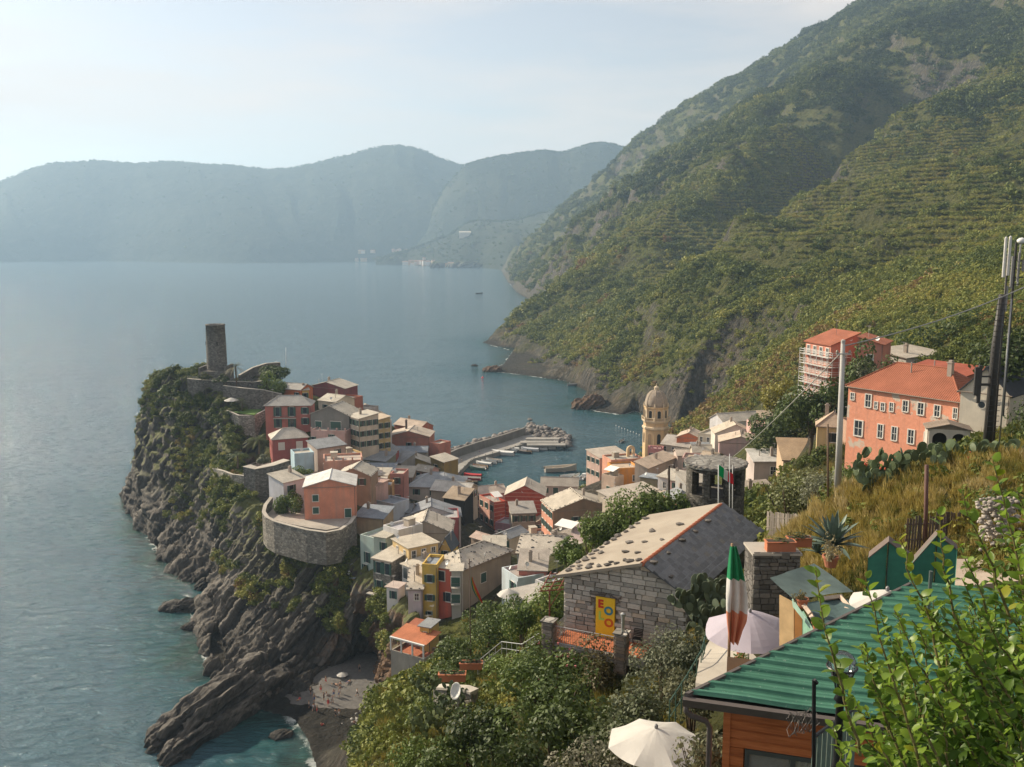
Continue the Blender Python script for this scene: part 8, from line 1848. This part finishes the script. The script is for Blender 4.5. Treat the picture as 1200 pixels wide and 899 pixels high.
# ================================================================== far town across the bay
def far_town():
    rg = random.Random(4); cols = [(.62, .46, .34), (.66, .58, .46), (.6, .36, .26), (.64, .6, .54), (.58, .42, .24), (.66, .62, .58)]; me = {}
    for i, c_ in enumerate(cols):
        for k, (w, d, h) in enumerate(((16, 12, 12), (24, 12, 9), (12, 12, 17), (34, 14, 11))):
            b = MB(); b.box(-w / 2, w / 2, -d / 2, d / 2, -6, h); b.cur = 1; b.add([(-w / 2 - .6, -d / 2 - .6, h), (w / 2 + .6, -d / 2 - .6, h), (w / 2 + .6, d / 2 + .6, h), (-w / 2 - .6, d / 2 + .6, h), (-w / 2 - .6, 0, h + 3), (w / 2 + .6, 0, h + 3)], [(0, 1, 5, 4), (2, 3, 4, 5), (3, 0, 4), (1, 2, 5)]); b.cur = 0; b.mi = b.mi; me[i, k] = b.mesh('far_house', [m_plaster(c_), m_roof((.36, .2, .14))])
    n = 0
    for _ in range(46):
        u = rg.choice([rg.uniform(385, 530), rg.gauss(455, 25), rg.gauss(480, 22)]); V = FARC if u > 476 else FARA; j = int(np.argmin(np.abs(600 + FPX * V[20, :, 0] / (CP * V[20, :, 1]) - u))); rows = V[:, j, 2]; k = next((r for r in range(len(rows)) if rows[r] > .3), 5) + rg.choice([0, 0, 1, 1, 2, 3]); p = V[min(k, len(rows) - 1), j]
        if p[2] > 60: continue
        o = link('far_house', me[rg.randrange(6), rg.randrange(4)], None, None, 'tiny pale house in the far town across the hazy bay', 'house', 'houses of the far town'); o.location = (p[0] + rg.uniform(-15, 15), p[1] - 10, max(p[2], 1)); o.rotation_euler = (0, 0, rg.uniform(-.5, .5)); n += 1
    b = MB(); a, c_ = S(498, 306), S(535, 306.5); b.box(-70, 70, -8, 8, -2, 30); b.box(40, 62, -10, 10, 30, 52); o = b.build('far_fort', m_plaster((.6, .45, .3)), None, label='pale block with a tower at the right end of the far town', cat='building'); o.location = S(516, 311); 
    b = MB(); b.box(-25, 25, -12, 12, -10, 16); b.add([(-26, -13, 16), (26, -13, 16), (26, 13, 16), (-26, 13, 16), (-26, 0, 22), (26, 0, 22)], [(0, 1, 5, 4), (2, 3, 4, 5), (3, 0, 4), (1, 2, 5)]); j = int(np.argmin(np.abs(600 + FPX * FARC[20, :, 0] / (CP * FARC[20, :, 1]) - 545))); p = FARC[30, j]; o = b.build('hilltop_house', m_plaster((.66, .6, .5)), None, label='white house alone on the hazy hill above the far town', cat='house'); o.location = tuple(p)
far_town()
# ================================================================== leafy branches in the near right corner
def leaf_shape(fold, bend):
    V = []; F = []; prof = [(0, .02), (.18, .24), (.42, .33), (.68, .29), (.88, .15), (1.0, .0)]
    for t, w in prof: z = -bend * t * t; V += [(t, -w, z + fold * w), (t, 0, z), (t, w, z + fold * w)]
    for i in range(5):
        k = i * 3; F += [(k, k + 3, k + 4, k + 1), (k + 1, k + 4, k + 5, k + 2)]
    return np.array(V), np.array(F)
def front_bush():
    T = thing('lime_bush', 'bright green leafy bush filling the near right corner', 'bush', P(1150, 1120, 4.6)); o0 = np.array(T.location); rg = np.random.default_rng(12)
    ML = [m_leaf((.10, .17, .018), (.22, .32, .04), .48, .38), m_leaf((.045, .095, .012), (.12, .20, .026), .42, .38), m_leaf((.16, .20, .012), (.30, .30, .03), .45, .4)]  # bright and dark greens paint sun and inner shade into the leaf colour
    shp = [leaf_shape(.35, .15), leaf_shape(.15, .35), leaf_shape(.5, .05)]
    sp = [[(1008, 885, 3.7), (985, 800, 3.65), (968, 745, 3.6), (961, 705, 3.6), (956, 668, 3.6)], [(1078, 899, 3.9), (1060, 830, 3.9), (1036, 770, 3.85), (1026, 730, 3.85), (1014, 675, 3.8)], [(1110, 810, 4), (1088, 725, 4), (1068, 672, 4), (1054, 630, 4)], [(1135, 765, 4.2), (1110, 690, 4.2), (1103, 640, 4.2), (1101, 602, 4.2)],
          [(1185, 730, 4.1), (1162, 665, 4.1), (1146, 625, 4.1), (1131, 590, 4.1), (1127, 572, 4.1)], [(1215, 770, 3.9), (1198, 690, 3.9), (1190, 640, 3.9), (1172, 575, 3.9), (1163, 538, 3.9)], [(1225, 700, 4.2), (1206, 625, 4.2), (1192, 575, 4.2)], [(1055, 920, 4.1), (1025, 862, 4.1), (1004, 830, 4.1), (992, 812, 4.1)], [(1062, 899, 4.3), (1040, 840, 4.3), (1018, 795, 4.3), (1008, 755, 4.3)], [(1000, 930, 4.4), (985, 880, 4.4), (975, 850, 4.4)], [(1120, 860, 4.2), (1085, 790, 4.2), (1060, 745, 4.2), (1048, 715, 4.2)]]
    for k in range(150):
        u = rg.uniform(1040, 1250); v = rg.uniform(730, 960); Y = rg.uniform(4.0, 6.2)
        if u < 1105 and v < 830: continue
        if v < 815 - (u - 1080) * .62: continue
        du, dv = rg.normal(-35, 30), -rg.uniform(60, 150); sp.append([(u, v, Y), (u + du * .4, v + dv * .5, Y - .05), (u + du, v + dv, Y - .1)])
    stems = MB(); LV = []
    for si, pts in enumerate(sp):
        q = [np.array(P(*p)) - o0 for p in pts]; d = np.array([0] + [np.linalg.norm(q[i + 1] - q[i]) for i in range(len(q) - 1)]).cumsum(); L = d[-1]; n = int(L / .022)
        ip = lambda s: np.array([np.interp(s, d, [a[c_] for a in q]) for c_ in range(3)])
        path = [ip(L * i / 10) + (rg.normal(0, .006, 3) if 0 < i < 10 else 0) for i in range(11)]; stems.tube([Vector(p) for p in path], [.008 - .006 * i / 10 for i in range(11)], 5)
        for i in range(n):
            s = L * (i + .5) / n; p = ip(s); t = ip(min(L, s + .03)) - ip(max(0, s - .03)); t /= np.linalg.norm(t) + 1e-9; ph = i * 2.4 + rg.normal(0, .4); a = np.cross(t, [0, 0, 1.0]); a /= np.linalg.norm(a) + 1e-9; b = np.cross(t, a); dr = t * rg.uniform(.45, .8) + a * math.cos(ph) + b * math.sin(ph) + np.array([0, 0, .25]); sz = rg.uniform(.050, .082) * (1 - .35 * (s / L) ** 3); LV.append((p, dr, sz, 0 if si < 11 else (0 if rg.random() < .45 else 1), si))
    for k in range(3400):
        u = rg.uniform(1010, 1260); v = rg.uniform(690, 960)
        if v < 900 - (u - 1010) * .75 + rg.uniform(-15, 15): continue
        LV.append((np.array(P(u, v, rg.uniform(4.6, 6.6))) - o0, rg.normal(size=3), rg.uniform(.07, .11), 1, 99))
    stems.build('branches', m_bark((.14, .12, .05)), T); big = sorted(range(len(LV)), key=lambda i: LV[i][4])[:300]; bigs = set(big); meshes = [[np_mesh('leaf', V, F, True) for V, F in shp] for _ in ML]
    for a, m in zip(meshes, ML):
        for x in a: x.materials.append(m)
    VS = [[], []]; FS = [[], []]; cnt = [0, 0]
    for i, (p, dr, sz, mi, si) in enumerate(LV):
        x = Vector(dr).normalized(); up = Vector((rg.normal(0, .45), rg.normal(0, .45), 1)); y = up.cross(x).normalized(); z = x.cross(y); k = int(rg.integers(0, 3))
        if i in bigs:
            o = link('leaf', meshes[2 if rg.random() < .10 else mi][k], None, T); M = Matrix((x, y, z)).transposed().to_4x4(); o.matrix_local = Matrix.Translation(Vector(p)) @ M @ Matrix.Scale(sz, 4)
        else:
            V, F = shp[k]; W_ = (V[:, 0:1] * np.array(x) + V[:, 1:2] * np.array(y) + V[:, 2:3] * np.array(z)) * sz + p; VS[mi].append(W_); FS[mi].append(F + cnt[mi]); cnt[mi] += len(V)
    for mi, nm in ((0, 'lit_tone_leaves'), (1, 'shade_tone_leaves')): link(nm, np_mesh(nm, np.concatenate(VS[mi]), np.concatenate(FS[mi]), True), ML[mi], T, kind='stuff')
front_bush()
# ================================================================== people
J0 = dict(pel=(0, 0, .95), wa=(0, 0, 1.12), ch=(0, -.01, 1.35), nk=(0, 0, 1.5), hd=(0, -.02, 1.62), cr=(0, 0, 1.74))
def pose(kind):
    j = dict(J0); s = {}
    if kind == 'stand': s = dict(hl=(-.1, 0, .92), kl=(-.12, -.02, .5), al=(-.12, .03, .08), tl=(-.14, -.14, .03), hr=(.1, 0, .92), kr=(.13, -.06, .5), ar=(.14, .02, .08), tr=(.17, -.15, .03), sl=(-.19, 0, 1.42), el=(-.25, .03, 1.15), wl=(-.24, -.06, .9), fl=(-.23, -.09, .78), sr=(.19, 0, 1.42), er=(.27, .02, 1.16), wr=(.2, -.14, 1.0), fr=(.15, -.22, .95))
    if kind == 'walk': s = dict(hl=(-.1, 0, .92), kl=(-.11, -.22, .54), al=(-.12, -.26, .1), tl=(-.12, -.42, .06), hr=(.1, 0, .92), kr=(.11, .08, .5), ar=(.12, .36, .14), tr=(.12, .3, .02), sl=(-.19, 0, 1.42), el=(-.24, .16, 1.18), wl=(-.24, .22, .94), fl=(-.24, .22, .83), sr=(.19, 0, 1.42), er=(.24, -.12, 1.18), wr=(.22, -.28, 1.0), fr=(.2, -.36, .95))
    if kind == 'sit':
        j = dict(pel=(0, 0, .12), wa=(0, .06, .28), ch=(0, .08, .5), nk=(0, .06, .66), hd=(0, .02, .78), cr=(0, .03, .90)); s = dict(hl=(-.1, -.02, .12), kl=(-.16, -.36, .46), al=(-.14, -.62, .07), tl=(-.15, -.76, .03), hr=(.1, -.02, .12), kr=(.15, -.38, .42), ar=(.14, -.66, .07), tr=(.15, -.8, .03), sl=(-.19, .08, .58), el=(-.24, -.1, .42), wl=(-.16, -.3, .46), fl=(-.08, -.38, .46), sr=(.19, .08, .58), er=(.28, .22, .32), wr=(.3, .3, .08), fr=(.3, .26, .03))
    if kind == 'lie':
        j = dict(pel=(0, 0, .12), wa=(0, .2, .13), ch=(0, .42, .14), nk=(0, .58, .15), hd=(0, .7, .17), cr=(0, .82, .17)); s = dict(hl=(-.1, -.03, .11), kl=(-.14, -.45, .13), al=(-.16, -.88, .07), tl=(-.18, -.93, .17), hr=(.1, -.03, .11), kr=(.15, -.4, .3), ar=(.16, -.68, .07), tr=(.17, -.82, .04), sl=(-.19, .48, .13), el=(-.34, .3, .08), wl=(-.36, .04, .07), fl=(-.36, -.06, .07), sr=(.19, .48, .13), er=(.36, .62, .1), wr=(.22, .76, .1), fr=(.12, .76, .1))
    j.update(s); return j
RADS = dict(pel=.15, wa=.13, ch=.16, nk=.06, hd=.105, cr=.075, hl=.095, kl=.06, al=.042, tl=.035, hr=.095, kr=.06, ar=.042, tr=.035, sl=.07, el=.045, wl=.032, fl=.028, sr=.07, er=.045, wr=.032, fr=.028)
ED = [('pel', 'wa'), ('wa', 'ch'), ('ch', 'nk'), ('nk', 'hd'), ('hd', 'cr'), ('pel', 'hl'), ('hl', 'kl'), ('kl', 'al'), ('al', 'tl'), ('pel', 'hr'), ('hr', 'kr'), ('kr', 'ar'), ('ar', 'tr'), ('ch', 'sl'), ('sl', 'el'), ('el', 'wl'), ('wl', 'fl'), ('ch', 'sr'), ('sr', 'er'), ('er', 'wr'), ('wr', 'fr')]
def skin_mesh(j, names, edges, grow=0.0):
    me = bpy.data.meshes.new('figure'); me.from_pydata([j[n] for n in names], [(names.index(a), names.index(b)) for a, b in edges], []); o = bpy.data.objects.new('tmp', me); COL.objects.link(o); md = o.modifiers.new('s', 'SKIN')
    for n, v in zip(names, me.skin_vertices[0].data): v.radius = (RADS[n] + grow, (RADS[n] + grow) * (.8 if n in ('pel', 'wa', 'ch') else 1)); v.use_root = n == names[0]
    o.modifiers.new('u', 'SUBSURF').levels = 1; dg = bpy.context.evaluated_depsgraph_get(); r = bpy.data.meshes.new_from_object(o.evaluated_get(dg)); bpy.data.objects.remove(o); return r
POSES = {}
for k_ in ('stand', 'walk', 'sit', 'lie'):
    j_ = pose(k_); POSES[k_] = (skin_mesh(j_, list(RADS), ED), skin_mesh(j_, ['wa', 'pel', 'hl', 'hr', 'kl', 'kr'], [('pel', 'wa'), ('pel', 'hl'), ('pel', 'hr')] if False else [('wa', 'pel'), ('pel', 'hl'), ('pel', 'hr'), ('hl', 'kl'), ('hr', 'kr')], .022), skin_mesh(j_, ['pel', 'wa', 'ch', 'sl', 'sr'], [('pel', 'wa'), ('wa', 'ch'), ('ch', 'sl'), ('ch', 'sr')], .022), j_)
PC = {}
def person(label, pos, kind, rz, shorts, top, hair=(.03, .02, .015), skin=(.42, .24, .16), group='bathers in the cove', sc=1.0):
    T = thing('person', label, 'person', pos, rz, group); T.scale = (sc,) * 3; b, sh, tp, j = POSES[kind]
    def part(nm, me, c_):
        key = (nm, kind, c_)
        if key not in PC: m = me.copy(); m.materials.clear(); m.materials.append(m_paint(c_, .7, .06)); PC[key] = m
        link(nm, PC[key], None, T)
    part('body', b, skin); part('shorts', sh, shorts)
    if top: part('shirt', tp, top)
    h = MB(); c_ = Vector(j['hd']) * .45 + Vector(j['cr']) * .55; ax = (Vector(j['cr']) - Vector(j['hd'])).normalized()
    h.lathe([(.115 * math.sin(math.pi * i / 8) + .003, -.10 * math.cos(math.pi * i / 8)) for i in range(2, 9)], 10, cap=False); o = h.build('hair', m_paint(hair, .8), T, True); o.location = c_ + Vector((0, .025, .02)); o.rotation_euler = ax.to_track_quat('Z', 'Y').to_euler()
W1, K1, R1, B1, G1 = (.62, .60, .57), (.02, .02, .025), (.55, .04, .04), (.05, .10, .25), (.20, .20, .20)
PPL = [(690, 340, 'stand', K1, W1, 'white shirt and black shorts', 'at the left edge of the sand'), (706, 372, 'stand', B1, G1, 'grey shirt', 'behind the white shirted group on the sand'), (735, 330, 'stand', R1, None, 'red shorts', 'near the beach umbrella'), (757, 293, 'walk', R1, None, 'red shorts', 'closest to the cliff foot'), (748, 365, 'stand', K1, K1, 'black clothes', 'in the middle of the beach'), (768, 392, 'stand', R1, R1, 'a red top', 'in the middle of the beach'), (785, 380, 'walk', G1, (.35, .40, .42), 'a pale grey shirt', 'beside the red topped bather'), (792, 350, 'stand', B1, (.5, .4, .35), 'a tan shirt', 'behind the red topped bather'), (820, 335, 'walk', W1, None, 'white shorts', 'right of the beach umbrella'), (815, 350, 'stand', B1, None, 'blue shorts', 'right of the beach umbrella'),
       (683, 402, 'stand', K1, W1, 'a white top', 'nearest the waterline on the left'), (703, 414, 'walk', G1, W1, 'a white top', 'walking along the waterline'), (719, 422, 'stand', R1, None, 'red shorts', 'standing at the waterline'), (738, 478, 'sit', R1, R1, 'a red top', 'sitting at the edge of the pebbles'), (800, 440, 'stand', K1, K1, 'dark swimwear', 'standing above the pebbles'), (815, 436, 'stand', W1, None, 'white trunks', 'standing above the pebbles'), (895, 348, 'walk', K1, W1, 'a white top', 'alone on the right of the sand'), (941, 350, 'stand', R1, W1, 'a white top and red shorts', 'under the right hand cliff'), (928, 372, 'sit', K1, None, 'black trunks', 'sitting under the right hand cliff'), (882, 487, 'stand', K1, None, 'black trunks', 'at the foot of the brown rock'), (893, 520, 'stand', R1, R1, 'a red dress', 'on the pebble path'), (737, 630, 'sit', R1, (.5, .2, .15), 'a rust coloured top', 'sitting on the boulders'),
       (795, 296, 'lie', K1, None, 'black trunks', 'lying by the beach umbrella'), (855, 287, 'lie', B1, None, 'blue trunks', 'lying right of the beach umbrella'), (640, 362, 'lie', R1, None, 'red trunks', 'lying at the far left of the sand'), (820, 300, 'sit', G1, None, 'grey trunks', 'sitting under the beach umbrella'), (705, 395, 'sit', B1, B1, 'a blue top', 'sitting near the waterline'), (760, 345, 'sit', W1, W1, 'white clothes', 'sitting in the middle of the beach'), (905, 240, 'stand', K1, G1, 'a grey shirt', 'in the mouth of the cave')]
rgp = random.Random(8)
for zx, zy, kd, so, to, ds, wh in PPL:
    q = S(180 + zx / 3.75, 720 + (zy + 12) / 3.75, .8); zz = max(beach_z(q.x, q.y), .2); q = S(180 + zx / 3.75, 720 + (zy + 12) / 3.75, zz); person('%s person in %s, %s' % ({'stand': 'standing', 'walk': 'walking', 'sit': 'seated', 'lie': 'sunbathing'}[kd], ds, wh), q, kd, rgp.uniform(0, 6.28), so, to, rgp.choice([(.03, .02, .015), (.12, .07, .03), (.25, .18, .08)]))
for k, (u, v, z) in enumerate([(533, 548, 1.95), (541, 542, 1.95), (562, 531, 1.95), (528, 552, 1.95)]): person(['tiny figure in dark clothes on the pier near the steps', 'tiny figure in white walking along the pier', 'tiny figure in blue below the sea wall', 'tiny figure in red at the root of the pier'][k], S(u, v, z), 'walk', k, [K1, G1, B1, K1][k], [K1, W1, B1, R1][k], group='people on the pier')
